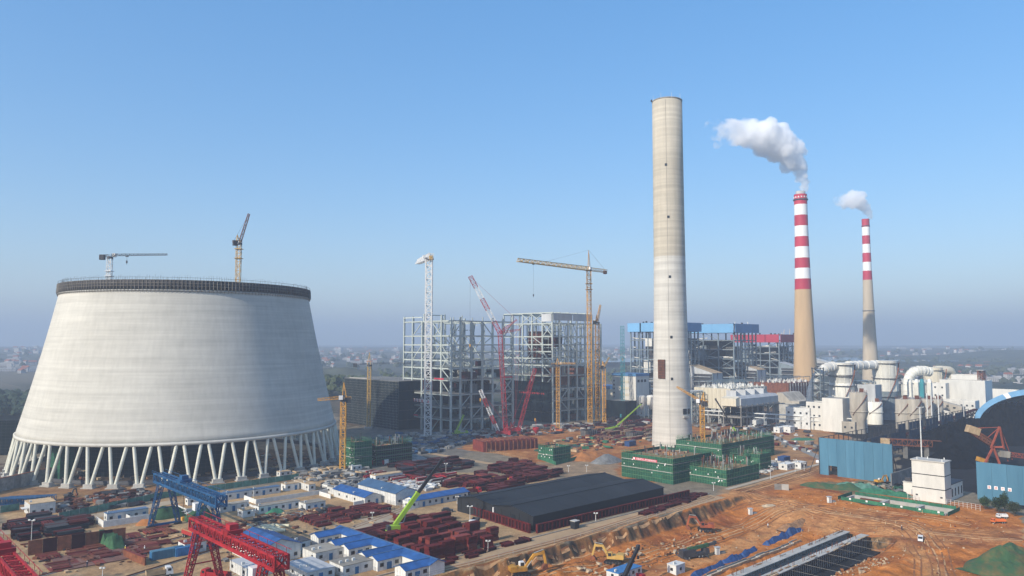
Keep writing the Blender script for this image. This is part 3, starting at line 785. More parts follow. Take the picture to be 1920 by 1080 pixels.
def crawler(label, base, az, L, el, m, L2=0, el2=0, bw=2.0, hook=8, cabm=None, two=None, group=None, strut=True):
    t = thing('crawler_crane', label, 'crane', base, 0, group)
    c_, s_ = math.cos(az), math.sin(az)
    P = lambda r, z, o=0.0: Vector((r * c_ - o * s_, r * s_ + o * c_, z))
    for o in (-2.6, 2.6):
        tr = MB(); pts = [(-4.2, .5), (-3.6, 0), (3.6, 0), (4.2, .5), (4.2, 1.0), (3.6, 1.5), (-3.6, 1.5), (-4.2, 1.0)]
        lo = [P(x, z, o - .6) for x, z in pts]; hi = [P(x, z, o + .6) for x, z in pts]; k = len(pts)
        tr.add(lo + hi, [(i, (i + 1) % k, k + (i + 1) % k, k + i) for i in range(k)] + [tuple(range(k))[::-1], tuple(range(k, 2 * k))]); tr.build('track', 'rubber', t)
    body = MB().box(P(-1.5, 2.7), (9, 3.4, 2.2), az); body.box(P(0, 1.5), (3, 4.4, .8), az); body.build('body', cabm or m, t)
    MB().box(P(2.6, 3.1, 2.2), (2.2, 1.2, 2.2), az).build('operator_cab', cabm or m, t)
    for k in range(2): MB().box(P(-6.2, 2.0 + 1.5 * k), (1.8, 4.6, 1.4), az).build('counterweight', cabm or m, t)
    a0 = P(2.0, 2.6); a1 = P(2.0 + L * math.cos(el), 2.6 + L * math.sin(el))
    side = Vector((-math.sin(el) * c_, -math.sin(el) * s_, math.cos(el)))
    def boom(a, b, nm, sd, ml):
        if ml is None: MB().lattice(a, b, bw, max(6, int((b - a).length / bw)), bw * .1, bw * .07, side=sd).build(nm, m, t)
        else:
            for k in range(5): MB().lattice(a.lerp(b, k / 5), a.lerp(b, (k + 1) / 5), bw, max(3, int((b - a).length / bw / 5)), bw * .1, bw * .07, side=sd).build(nm, ml[k % 2], t)
    boom(a0, a1, 'boom', side, None if not two or L2 else two)
    end = a1
    if L2:
        a2 = a1 + P(L2 * math.cos(el2), L2 * math.sin(el2)); sd2 = Vector((-math.sin(el2) * c_, -math.sin(el2) * s_, math.cos(el2)))
        boom(a1, a2, 'luffing_jib', sd2, two)
        for (r_, z_) in ((-13, 10), (-16, 2.5)):
            MB().lattice(a1, a1 + P(r_, z_), bw * .7, 8, .2, .12, w2=.8).build('strut', m, t)
            MB().bar(a1 + P(r_, z_), P(-5, 4), .1).build('pendant_line', m, t)
        MB().bar(a1 + P(-13, 10), a2, .14).build('pendant_line', m, t)
        MB().bar(a1 + P(-13, 10), a1 + P(-16, 2.5), .12).build('pendant_line', m, t)
        end = a2
    elif strut:
        MB().bar(P(-4, 8), end, .12).build('pendant_line', m, t)
    mm = MB();
    for o in (-1, 1): mm.bar(P(-4, 3, o), P(-4.4, 8.4, o * .4), .35); mm.bar(P(-1, 3, o), P(-4.4, 8.4, o * .4), .25)
    mm.build('gantry_frame', m, t)
    MB().bar(end, end - Vector((0, 0, hook)), .11).build('hoist_rope', 'dark_steel', t)
    hk = MB().box(end - Vector((0, 0, hook + .9)), (1.0, .6, 1.8)); hk.tube(end - Vector((0, 0, hook + 1.7)), end - Vector((0, 0, hook + 3)), .2, .12, 6); hk.build('hook_block', 'crane_yellow', t)
    return t
# main red crane: upright boom, red and white luffing jib leaning towards the tower
b0 = G(953, 812); top = PD(944, 622, b0.y); tip = PD(890, 518, b0.y - 6)
crawler('tall red crawler crane with red and white luffing jib', b0, math.radians(186), 74, math.radians(86.5), 'crane_red', 49, math.radians(62), 3.0, 52, 'crane_red', ('crane_red', 'crane_white'))
b0 = G(968, 812)
crawler('red crawler crane with leaning boom before the dark net wall', b0, math.radians(18), 48, math.radians(74), 'crane_red', bw=2.2, hook=38)
b0 = G(940, 818)
crawler('red crawler crane with white banded boom under the steel frame', b0, math.radians(172), 34, math.radians(66), 'crane_red', bw=2.2, hook=6, two=('crane_white', 'crane_red'))
b0 = PD(1168, 782, 690); b0.z = 0
crawler('teal crawler crane with upright boom beside white annex', b0, math.radians(80), 82, math.radians(84), 'crane_teal', bw=3.2, hook=30)

# ------------------------------------------------------------------ steel frames of the new boiler houses
CA = G(845, 814)
def steel_frame(label, origin, XS, YS, levels, decks, m, H, extra, braces, seed, top_truss=False, cw=1.25):
    t = thing('boiler_house_skeleton', label, 'steel frame', origin, SITE)
    rg = random.Random(seed)
    for i, x in enumerate(XS):
        for j, y in enumerate(YS):
            edge = i in (0, len(XS) - 1) or j in (0, len(YS) - 1)
            inner = not edge and (i % 2 == 0)
            if edge or inner:
                hh = (H + rg.choice((0, 0, 0, 2.5, 4))) if edge else H * rg.choice((.62, .8, 1.0))
                piece('column', m, t, (x, y, hh / 2), (cw if edge else cw * .8, cw, hh))
    for z in levels:
        for j, y in enumerate(YS):
            if j in (0, len(YS) - 1) or rg.random() < .65: member('beam', m, t, (XS[0], y, z), (XS[-1], y, z), .5, 1.0)
        for i, x in enumerate(XS):
            if i in (0, len(XS) - 1) or rg.random() < .65: member('beam', m, t, (x, YS[0], z), (x, YS[-1], z), .5, 1.0)
    for z, (x0, x1, y0, y1) in decks:
        piece('floor_deck', 'concrete_dark', t, ((x0 + x1) / 2, (y0 + y1) / 2, z + .55), (x1 - x0 + 1.6, y1 - y0 + 1.6, .22))
    zl = [0] + list(levels)
    for _ in range(braces):
        k = rg.randrange(len(zl) - 1); z0, z1 = zl[k], zl[k + 1]
        if z1 - z0 < 7 and k + 2 < len(zl): z1 = zl[k + 2]
        if rg.random() < .5:
            i = rg.randrange(len(XS) - 1); y = rg.choice((YS[0], YS[0], YS[-1], YS[2])); a_, b_ = (XS[i], y, z0), (XS[i + 1], y, z1)
        else:
            j = rg.randrange(len(YS) - 1); x = rg.choice((XS[0], XS[0], XS[-1], XS[3])); a_, b_ = (x, YS[j], z0), (x, YS[j + 1], z1)
        if rg.random() < .5: a_, b_ = (a_[0], a_[1], b_[2]), (b_[0], b_[1], a_[2])
        member('brace', m, t, a_, b_, .55)
    # hangers and light stair towers inside, too slight to pick apart
    mb = MB()
    for _ in range(extra):
        x, y = rg.choice(XS[1:-1]) + rg.uniform(-3, 3), rg.choice(YS[1:-1]) + rg.uniform(-3, 3); k = rg.randrange(len(zl) - 1)
        if rg.random() < .5: mb.bar((x, y, zl[k]), (x, y, zl[min(k + 2, len(zl) - 1)]), .3)
        elif rg.random() < .5: mb.bar((x - 6, y, zl[k + 1]), (x + 6, y, zl[k + 1]), .3)
        else: mb.bar((x, y - 6, zl[k + 1] + rg.uniform(-4, 0)), (x, y + 6, zl[k + 1]), .3)
    o = mb.build('light_steelwork', m, t); o['kind'] = 'stuff'
    for (x0, y0) in ((XS[0] + 1.2, YS[-1] - 8), (XS[-1] - 6, YS[0] + 1.2)):
        st = MB()
        for k in range(int(H * .75 / 3.2)):
            z = k * 3.2
            if k % 2: st.bar((x0, y0, z), (x0 + 5, y0, z + 3.2), .9, .12)
            else: st.bar((x0 + 5, y0 + 1.4, z), (x0, y0 + 1.4, z + 3.2), .9, .12)
            st.bar((x0, y0 + 2.6, z + 3.2), (x0 + 5, y0 + 2.6, z + 3.2), .06)
        st.build('stair', 'scaffold', t)
    for z in levels[:5]:
        rl = MB()
        for zz in (.6, 1.2): rl.bar((XS[0] - .6, YS[0], z + .7 + zz), (XS[0] - .6, YS[-1], z + .7 + zz), .07); rl.bar((XS[0], YS[0] - .6, z + .7 + zz), (XS[-1], YS[0] - .6, z + .7 + zz), .07)
        rl.build('railing', 'scaffold', t)
    return t
XS = [0, 9, 20, 31, 42, 53, 64]; YS = [0, 12, 25, 37, 50, 62]
LEV = [10, 19, 29, 40, 49, 55, 61, 67, 74, 85.5]
MATS['frame_bright'] = mat('frame_bright', (.42, .46, .425), .5, var=.12, scale=.15)
fa = steel_frame('open pale green boiler house frame behind the white tower crane', (CA.x, CA.y, 0), XS, YS, LEV, [(10, (0, 64, 0, 62)), (19, (0, 64, 0, 62)), (29, (0, 64, 0, 62)), (40, (0, 64, 0, 25))], 'frame_bright', 86, 150, 64, 3)
CB_ = CA + U * 111
fb = steel_frame('open pale green boiler house frame with roof trusses behind the red cranes', (CB_.x, CB_.y, 0), XS, YS, LEV, [(10, (0, 64, 0, 62)), (19, (0, 64, 0, 62)), (40, (0, 64, 0, 62))], 'frame_bright', 86, 190, 64, 8)
for f_, sd in ((fa, 5), (fb, 6)):
    rg = random.Random(sd)
    for z0 in (0, 10, 19, 29, 40):
        for _ in range(13):
            w, d, h = rg.uniform(3, 11), rg.uniform(3, 11), rg.uniform(2.5, 8.5)
            piece('plant_casing', rg.choice(('maroon_dark', 'dark_steel', 'concrete_dark', 'black_steel', 'rust', 'frame_steel_old')), f_, (rg.uniform(5, 59), rg.uniform(5, 57), z0 + .7 + h / 2), (w, d, h))
    for _ in range(46):
        z = rg.uniform(44, 84); x, y = rg.choice(XS[1:-1]), rg.choice(YS[1:-1])
        if rg.random() < .5: member('girt', 'frame_steel_old', f_, (x, y - 6, z), (x, y + 7, z), .4, .6)
        else: member('hanger', 'frame_steel_old', f_, (x + rg.uniform(-4, 4), y, z), (x + rg.uniform(-4, 4), y, 86), .3)
    for _ in range(16):
        x, y = rg.choice(XS), rg.choice(YS); q = rg.uniform(1.5, 5); piece('post_stub', 'frame_bright', f_, (x, y, 86 + q / 2), (.6, .6, q))
# frame A: raised roof line at the back, ducts and red lift doors inside
for x in (20, 42): piece('column', 'frame_bright', fa, (x, 62, 89), (1, 1, 8))
member('beam', 'frame_bright', fa, (20, 62, 92), (42, 62, 92), .5, .8); member('beam', 'frame_bright', fa, (0, 37, 89), (0, 62, 89), .5, .8)
for c_, d_ in (((14, 44, 47), (3, 3, 12)), ((44, 20, 48), (4, 3, 12))): piece('duct', 'maroon_dark', fa, c_, d_)
for c_, d_ in (((18, 40, 35), (22, 16, 9)), ((46, 22, 34), (14, 12, 8)), ((30, 30, 24), (30, 26, 7))): piece('boiler_casing', 'maroon_dark', fa, c_, d_)
# frame B: roof truss, cladding, boiler walls and the dark net
for y in (0, 12, 25, 37, 50, 62): member('roof_beam', 'frame_bright', fb, (-1, y, 94), (50, y, 94), .5, .9)
for x in (0, 9, 20, 31, 42, 50): member('roof_beam', 'frame_bright', fb, (x, -1, 94.9), (x, 62, 94.9), .5, .9); piece('column', 'frame_bright', fb, (x, 0, 90), (.9, .9, 8)); piece('column', 'frame_bright', fb, (x, 62, 90), (.9, .9, 8))
for y in (12, 25, 37, 50): piece('column', 'frame_bright', fb, (0, y, 90), (.9, .9, 8))
for j in range(2):
    y0, y1 = 12 + 13 * j, 25 + 12 * j
    member('brace', 'frame_bright', fb, (-.7, y0, 86.5), (-.7, y1, 93.6), .5); member('brace', 'frame_bright', fb, (-.8, y1, 86.5), (-.8, y0, 93.6), .5)
piece('cladding_panel', 'grey_cladding', fb, (-1.2, 6, 90.4), (.2, 12, 6.6)); piece('cladding_panel', 'grey_cladding', fb, (12, -1.2, 91), (24, .2, 6)); piece('cladding_panel', 'grey_cladding', fb, (38, -1.2, 91), (26, .2, 6))
for c_, d_ in (((20, 34, 66), (14, 18, 26)), ((12, 8, 70), (8, 8, 10)), ((40, 6, 42), (22, 9, 8)), ((56, 3, 20), (10, 6, 22)), ((26, 20, 36), (28, 30, 9)), ((8, 4, 43), (9, 6, 8))): piece('boiler_wall', 'maroon_dark' if d_[2] > 9 else 'rust', fb, c_, d_)
for k in range(9): member('boiler_tube_panel', 'rust', fb, (12.8, 25.5 + k * 2.1, 54), (12.8, 25.5 + k * 2.1, 79), .6, .3)
for j in range(5):
    for k in range(4): piece('net_sheet', 'dark_net', fb, (-1.6, 6.2 + j * 12.4, 4.5 + k * 8.7), (.12, 12.2, 8.5))
def pseudo_text(mb, a, b, h, n, seed, off=.06):
    "a row of block characters between two points on an upright face: short strokes, too far to read"
    rg = random.Random(seed); a, b = Vector(a), Vector(b); d = (b - a) / n; e = d.normalized(); w = min(d.length * .72, h)
    for i in range(n):
        o = a + d * (i + .14)
        for z in (.08, .5, .92):
            if rg.random() < .85: mb.bar(o + Vector((0, 0, h * z)), o + e * w + Vector((0, 0, h * z)), off, h * .16)
        for x in (.06, .5, .94):
            if rg.random() < .75: mb.bar(o + e * (w * x) + Vector((0, 0, h * rg.choice((0, 0, .4)))), o + e * (w * x) + Vector((0, 0, h)), h * .14, off)
mbt = MB(); pseudo_text(mbt, (-1.75, 40, 24), (-1.75, 8, 24), 1.3, 14, 5); mbt.build('lettering', 'letter_red', fb)
lt = MB(); pseudo_text(lt, (-.95, 60, 22.3), (-.95, 25, 21.6), 2.0, 9, 3); lt.build('lettering', 'letter_red', fa, label='row of red board letters')
for k in range(9):
    y = 58.1 - k * 3.9; piece('letter_board', 'letter_white', fa, (-.75, y, 23.1), (.1, 3.0, 2.4))
piece('banner', 'banner_red', fa, (-.8, 14, 41), (.1, 12, 1.1)); piece('banner', 'banner_red', fa, (-.8, 46, 11.3), (.1, 10, 1))
piece('banner', 'banner_red', fa, (58, -.8, 41), (10, .1, 1.1))

# dark netted hall between the cooling tower and the first frame
h0 = G(747, 807)
hall = thing('netted_hall', 'long dark hall wrapped in black green safety net beside steel frame', 'building', h0, SITE)
MB().box((20, 41, 19), (39, 81, 37.5)).build('structure_core', 'concrete_dark', hall)
for j in range(8):
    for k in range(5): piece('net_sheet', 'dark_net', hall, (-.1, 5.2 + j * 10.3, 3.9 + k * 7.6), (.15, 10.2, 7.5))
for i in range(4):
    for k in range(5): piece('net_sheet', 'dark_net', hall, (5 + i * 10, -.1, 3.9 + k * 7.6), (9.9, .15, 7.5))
sm = MB()
for j in range(42): sm.bar((-.6, j * 2, 0), (-.6, j * 2, 39.5 if j % 3 else 41), .09)
for k in range(1, 19): sm.bar((-.6, 0, k * 2.1), (-.6, 82, k * 2.1), .08)
o = sm.build('scaffold_tubes', 'scaffold', hall); o['kind'] = 'stuff'
piece('roof_slab', 'concrete_dark', hall, (20, 41, 38.1), (40, 82, .6))
piece('parapet', 'concrete', hall, (.5, 60, 38.8), (.5, 30, .8))

# ------------------------------------------------------------------ the new concrete chimney
CH = Vector((107.5, 507.0, 0))
ch = thing('concrete_chimney', 'tall bare concrete chimney shell with darker upper half', 'chimney', CH)
pf = [(13.5, 0), (13.2, 8), (12.75, 22), (12.2, 38), (11.7, 56), (11.2, 80), (10.75, 110), (10.5, 140), (10.3, 190), (10.2, 235)]
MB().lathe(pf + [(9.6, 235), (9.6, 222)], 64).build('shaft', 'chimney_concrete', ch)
MB().lathe([(10.15, 234.9), (10.4, 235), (10.4, 235.7), (10.0, 235.9)], 64).build('rim', 'concrete_dark', ch)
def rad_at(z):
    for (r0, z0), (r1, z1) in zip(pf[:-1], pf[1:]):
        if z0 <= z <= z1: return r0 + (r1 - r0) * (z - z0) / (z1 - z0)
    return 10.2
face = math.atan2(-CH.y, -CH.x)
def on_shaft(px, py):
    "angle and height on the shaft that shows at a pixel"
    z = PD(px, py, CH.y - 9).z; cx = 960 + FPX * CH.x / CH.y
    s_ = max(-.97, min(.97, (px - cx) * CH.y / FPX / rad_at(max(0, z)))); return face + math.asin(s_), z
for px, py in ((1253, 309), (1256, 407), (1257, 519), (1258, 632), (1258, 710)):
    q, z = on_shaft(px, py); r = rad_at(z); piece('opening', 'window_dark', ch, (r * math.cos(q), r * math.sin(q), z), (.5, 1.5, 1.7), q)
q, z = on_shaft(1240, 692); r = rad_at(z)
mat('louvre_brown', (.055, .03, .022), .7, var=.2)
piece('louvre_opening', 'louvre_brown', ch, (r * math.cos(q), r * math.sin(q), z), (1.2, 5.2, 12.6), q)
for k in range(7): piece('louvre_bar', 'rust', ch, ((r + .62) * math.cos(q), (r + .62) * math.sin(q), z - 5.4 + k * 1.8), (.15, 5.2, .25), q)
for k in range(5):
    o_ = -2.2 + k * 1.1; piece('louvre_bar', 'rust', ch, ((r + .66) * math.cos(q) - o_ * math.sin(q), (r + .66) * math.sin(q) + o_ * math.cos(q), z), (.15, .22, 12.6), q)
for px, py, w, h in ((1280, 771, 3.0, 3.6), (1287, 771, 2.4, 3.6)):
    q, z = on_shaft(px, py); r = rad_at(z); piece('opening', 'window_dark', ch, (r * math.cos(q), r * math.sin(q), z), (.6, w, h), q)
q, z = on_shaft(1281, 781); r = rad_at(z); piece('ledge', 'concrete', ch, ((r + .5) * math.cos(q), (r + .5) * math.sin(q), z), (1.6, 4.6, 1.2), q)
q, z = on_shaft(1288, 828); r = rad_at(4); piece('doorway', 'window_dark', ch, (r * math.cos(q), r * math.sin(q), 4.0), (1.0, 3.4, 9.0), q)
for px in (1237, 1262): q, z = on_shaft(px, 836); piece('opening', 'window_dark', ch, (13.4 * math.cos(q), 13.4 * math.sin(q), 1.2), (.5, 1.2, 2.2), q)
for k in range(4):
    q = face - 1.1 + k * .7; MB().tube((10.4 * math.cos(q), 10.4 * math.sin(q), 235), (10.4 * math.cos(q), 10.4 * math.sin(q), 239), .1, .05, 6).build('lightning_rod', 'crane_white', ch)
q, z = on_shaft(1228, 200); MB().box((10.9 * math.cos(q), 10.9 * math.sin(q), 236), (.8, 1.4, 1.2), q).build('winch', 'dark_steel', ch)
cw_ = MB(); q = face - .1
for k in range(117):
    z = k * 2; r = rad_at(z) + .06; z2 = z + 2; r2 = rad_at(min(z2, 234.5)) + .06
    cw_.bar((r * math.cos(q), r * math.sin(q), z), (r2 * math.cos(q), r2 * math.sin(q), min(z2, 234.5)), .14)
cw_.build('cable_run', 'concrete_dark', ch)

# ------------------------------------------------------------------ the two striped chimneys in service
def striped(label, c, H, r0, r1, rt, zs, first_top, tan, smoke_w, neck=None, taper_z=None):
    t = thing('striped_chimney', label, 'chimney', c)
    def rad(z): k = max(0, 1 - z / taper_z); return r1 + (r0 - r1) * k ** 1.6 + (rt - r1) * (z / H)
    z = 0; k = 0
    MB().lathe([(rad(zs[0] * i / 10), zs[0] * i / 10) for i in range(11)], 48).build('shaft', tan, t)
    for i in range(len(zs) - 1):
        MB().lathe([(rad(zs[i]), zs[i]), (rad(zs[i + 1]), zs[i + 1])], 48).build('stripe_band', 'stripe_red' if i % 2 == 0 else 'stripe_white', t)
    MB().lathe([(rad(zs[-1]), zs[-1] - .1), (rad(zs[-1]) - 2, zs[-1] + .2)], 48).build('cap', 'concrete_dark', t)
    return t, rad
p1 = PD(1511.5, 745, 855)
zz = [PD(1510, y, 855).z for y in (543, 523, 503, 484, 463, 444, 424, 404, 384, 365)]
t, rad = striped('red and white striped chimney with broad tan base in service', (p1.x, 855, 0), zz[-1], 14.5, 8.2, 7.2, zz, True, 'chimney_tan', 5, taper_z=215)
zc = zz[-1]
MB().lathe([(5.2, zc), (5.2, zc + 3.8), (4.6, zc + 3.8), (4.6, zc)], 32).build('inner_flue', 'grey_cladding', t)
MB().lathe([(rad(zc), zc - 7), (rad(zc) + 1.0, zc - 6.8), (rad(zc) + 1.0, zc - 5.6), (rad(zc), zc - 5.4)], 40).build('gallery', 'dark_steel', t)
for k in range(14):
    q = 2 * math.pi * k / 14; piece('vent_opening', 'stripe_white', t, ((rad(zc) + .02) * math.cos(q), (rad(zc) + .02) * math.sin(q), zc - 3.4), (.4, 1.3, 1.6), q)
FLUE1 = Vector((p1.x, 855, zc + 3.6))
p2 = PD(1634, 735, 1090)
zz = [PD(1632, y, 1090).z for y in (525, 508, 491.5, 474.5, 458, 442, 426, 411)]
t, rad = striped('slim red and white striped chimney with pale tan base', (p2.x, 1090, 0), zz[-1], 12.2, 6.1, 5.3, zz, True, 'old_chimney_tan', 4, taper_z=230)
zc = zz[-1]; FLUE2 = Vector((p2.x, 1090, zc + .4))
z_ = PD(1634, 583, 1090).z
for zq in (z_, zc - 10.5): MB().lathe([(rad(zq), zq - .6), (rad(zq) + .6, zq - .4), (rad(zq) + .6, zq + .4), (rad(zq), zq + .6)], 40).build('gallery', 'dark_steel', t)
# ------------------------------------------------------------------ steam from the chimneys
def steam(label, pts, seed, dens, wind_fade):
    "pts: (offset from the flue, radius); a closed cauliflower skin filled with scattering mist"
    rg = random.Random(seed); mb = MB()
    def ball(c, r):
        k, m_ = 10, 7; vs, fs = [(c[0], c[1], c[2] + r)], []
        for j in range(1, m_):
            t_ = math.pi * j / m_
            for i in range(k): q = 2 * math.pi * i / k; vs.append((c[0] + r * math.sin(t_) * math.cos(q), c[1] + r * math.sin(t_) * math.sin(q), c[2] + r * math.cos(t_)))
        vs.append((c[0], c[1], c[2] - r)); e = len(vs) - 1
        for i in range(k):
            fs.append((0, 1 + i, 1 + (i + 1) % k)); fs.append((e, 1 + (m_ - 2) * k + (i + 1) % k, 1 + (m_ - 2) * k + i))
            for j in range(m_ - 2): o = 1 + j * k; fs.append((o + i, o + k + i, o + k + (i + 1) % k, o + (i + 1) % k))
        mb.add(vs, fs, True)
    for (p, r), (p2, r2) in zip(pts[:-1], pts[1:]):
        L = (Vector(p2) - Vector(p)).length; k = max(2, int(L / (min(r, r2) * .45)))
        for i in range(k):
            f = i / k; c = Vector(p).lerp(Vector(p2), f); rr_ = r + (r2 - r) * f
            ball(c, rr_ * .80)
            for _ in range(5):
                d = Vector((rg.gauss(0, 1), rg.gauss(0, 1), rg.gauss(0, 1))).normalized()
                ball(c + d * rr_ * rg.uniform(.4, .85), rr_ * rg.uniform(.22, .50))
    m = bpy.data.materials.new('steam'); m.use_nodes = True
    n, l = m.node_tree.nodes, m.node_tree.links; n.remove(n['Principled BSDF'])
    pv = n.new('ShaderNodeVolumePrincipled'); pv.inputs['Color'].default_value = (.997, .997, .997, 1); pv.inputs['Anisotropy'].default_value = .0
    tc = n.new('ShaderNodeTexCoord'); nz = n.new('ShaderNodeTexNoise'); nz.inputs['Scale'].default_value = .06; nz.inputs['Detail'].default_value = 6; nz.inputs['Roughness'].default_value = .6
    l.new(tc.outputs['Object'], nz.inputs['Vector'])
    sx = n.new('ShaderNodeSeparateXYZ'); l.new(tc.outputs['Object'], sx.inputs[0])
    mr = n.new('ShaderNodeMapRange'); mr.interpolation_type = 'SMOOTHERSTEP'; l.new(sx.outputs['X'], mr.inputs[0])
    for i_, v_ in zip((1, 2, 3, 4), wind_fade): mr.inputs[i_].default_value = v_
    # the mist thins down-wind: the noise threshold rises with the distance blown
    sb = n.new('ShaderNodeMath'); sb.operation = 'SUBTRACT'; l.new(nz.outputs['Fac'], sb.inputs[0]); l.new(mr.outputs[0], sb.inputs[1])
    ml = n.new('ShaderNodeMapRange'); l.new(sb.outputs[0], ml.inputs[0])
    for i_, v_ in zip((1, 2, 3, 4), (0.0, .24, 0.0, dens)): ml.inputs[i_].default_value = v_
    l.new(ml.outputs[0], pv.inputs['Density'])
    l.new(pv.outputs[0], n['Material Output'].inputs['Volume'])
    me = bpy.data.meshes.new('steam_plume'); me.from_pydata(mb.v, [], mb.f); me.materials.append(m)
    o = link('steam_plume', me, None, pts[0][2] if len(pts[0]) > 2 else (0, 0, 0), 0, label, 'steam', None, 'stuff')
    rm = o.modifiers.new('skin', 'REMESH'); rm.mode = 'VOXEL'; rm.voxel_size = 1.0; rm.use_smooth_shade = True
    tx = bpy.data.textures.new('billow', 'CLOUDS'); tx.noise_scale = 6.0; tx.noise_depth = 3
    dm = o.modifiers.new('billow', 'DISPLACE'); dm.texture = tx; dm.strength = 6.0; dm.mid_level = .5; dm.texture_coords = 'LOCAL'
    tx2 = bpy.data.textures.new('curl', 'CLOUDS'); tx2.noise_scale = 2.4; tx2.noise_depth = 2
    d2 = o.modifiers.new('curl', 'DISPLACE'); d2.texture = tx2; d2.strength = 2.6; d2.mid_level = .5; d2.texture_coords = 'LOCAL'
    return o
def plume(flue, pix, label, seed, dens, fade):
    base = flue; pts = []
    for (px, py, rpx, dy) in pix:
        q = PD(px, py, flue.y + dy); pts.append(((q - base).to_tuple(), rpx * flue.y / FPX))
    o = steam(label, pts, seed, dens, fade); o.location = base
    return o
PL1 = [(1508, 356, 8, 0), (1508, 340, 10, -2), (1502, 322, 15, -4), (1492, 304, 23, -7), (1478, 285, 32, -10), (1462, 268, 38, -14), (1440, 258, 38, -18), (1415, 254, 34, -22), (1390, 250, 30, -26), (1365, 248, 32, -30), (1345, 248, 25, -34), (1325, 240, 16, -38)]
plume(FLUE1, PL1, 'thick white steam plume drifting from the broad striped chimney', 4, .16, (-15, -130, .17, .54))
PL2 = [(1631, 408, 5, 0), (1629, 398, 8, -2), (1622, 388, 12, -4), (1612, 380, 17, -6), (1602, 373, 19, -8), (1590, 376, 17, -10), (1578, 376, 14, -12), (1566, 378, 9, -14)]
plume(FLUE2, PL2, 'small white steam puff from the slim striped chimney', 9, .14, (-5, -64, .18, .56))

# ------------------------------------------------------------------ the older power station
def C(px, Y): p = PD(px, 700, Y); return Vector((p.x, Y, 0))
def old_boiler(label, c, Lu, Lv, H, fas, m_roof_l, m_roof_r, seed, m='frame_steel_old'):
    t = thing('boiler_house', label, 'boiler house', c, SITE)
    XS_ = [i * Lu / 6 for i in range(7)]; YS_ = [i * Lv / 5 for i in range(6)]
    rg = random.Random(seed); lev = [H * f for f in (.14, .25, .36, .47, .58, .69, .80, .90)]
    for i, x in enumerate(XS_):
        for j, y in enumerate(YS_):
            if i in (0, 6) or j in (0, 5): piece('column', m, t, (x, y, (H - fas) / 2), (1.1, 1.1, H - fas))
    for z in lev:
        for y in YS_[::2] + [YS_[-1]]: member('beam', m, t, (0, y, z), (Lu, y, z), .5, .8)
        for x in XS_[::2]: member('beam', m, t, (x, 0, z), (x, Lv, z), .5, .8)
        if rg.random() < .7: piece('floor_deck', 'concrete_dark', t, (Lu * .5, Lv * .5, z + .5), (Lu * .96, Lv * .96, .2))
    zl = [0] + lev
    for _ in range(46):
        k = rg.randrange(len(zl) - 1)
        if rg.random() < .5: i = rg.randrange(6); a_, b_ = (XS_[i], 0, zl[k]), (XS_[i + 1], 0, zl[k + 1])
        else: j = rg.randrange(5); a_, b_ = (0, YS_[j], zl[k]), (0, YS_[j + 1], zl[k + 1])
        if rg.random() < .5: a_, b_ = (a_[0], a_[1], b_[2]), (b_[0], b_[1], a_[2])
        member('brace', m, t, a_, b_, .4)
    for _ in range(16):
        w, d, h = rg.uniform(5, 14), rg.uniform(5, 12), rg.uniform(5, 16)
        piece('boiler_casing', rg.choice(('concrete_dark', 'frame_steel_old', 'dark_steel', 'metal_duct')), t, (rg.uniform(6, Lu - 8), rg.uniform(4, Lv - 8), rg.uniform(h / 2 + 3, H * .85 - h / 2)), (w, d, h))
    piece('boiler_casing', 'dark_steel', t, (Lu * .55, Lv * .5, H * .45), (Lu * .55, Lv * .5, H * .72))
    dm = MB()
    for _ in range(40):
        k = rg.choice(lev); y = rg.uniform(0, Lv); 
        if rg.random() < .5: dm.tube((1 + rg.random() * 3, y, k + rg.uniform(1, 3)), (1 + rg.random() * 3, min(Lv, y + rg.uniform(6, 18)), k + rg.uniform(1, 3)), .5, .5, 6)
        else: x = rg.uniform(0, Lu); dm.tube((x, 1 + rg.random() * 3, k), (x, 1 + rg.random() * 3, k + rg.uniform(6, 16)), .5, .5, 6)
    o = dm.build('pipework', 'metal_duct', t); o['kind'] = 'stuff'
    # eaves fascia and roof
    k = 4
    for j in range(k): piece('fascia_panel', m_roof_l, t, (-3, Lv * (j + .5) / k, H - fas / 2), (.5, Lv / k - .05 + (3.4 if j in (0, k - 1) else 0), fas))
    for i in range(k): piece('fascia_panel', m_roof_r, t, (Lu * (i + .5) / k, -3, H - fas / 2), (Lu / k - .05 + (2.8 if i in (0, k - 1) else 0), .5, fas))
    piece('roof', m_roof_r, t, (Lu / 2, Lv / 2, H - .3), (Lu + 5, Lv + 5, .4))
    for _ in range(9):
        x, y = rg.uniform(2, Lu - 2), rg.uniform(2, Lv - 2); h = rg.uniform(1.2, 2.6)
        piece('roof_vent', 'dark_steel', t, (x, y, H + h / 2), (rg.uniform(.8, 2.5), rg.uniform(.8, 2), h))
    return t
zt1 = PD(1377, 607, 790).z
old_boiler('grey boiler house under blue roof fascia behind the bare chimney', C(1377, 790), 46, 92, zt1, 9.5, 'plant_blue_roof_sunlit', 'plant_blue_roof', 3)
old_boiler('grey boiler house under sunlit blue fascia showing beside the bare chimney', C(1268, 745), 40, 56, PD(1200, 606, 780).z, 9, 'plant_blue_roof_sunlit', 'plant_blue_roof', 5)
old_boiler('grey boiler house under dark red roof fascia behind striped chimney', C(1462, 940), 70, 64, PD(1460, 627, 940).z, 10, 'red_roof_sheet', 'red_roof_sheet', 7)

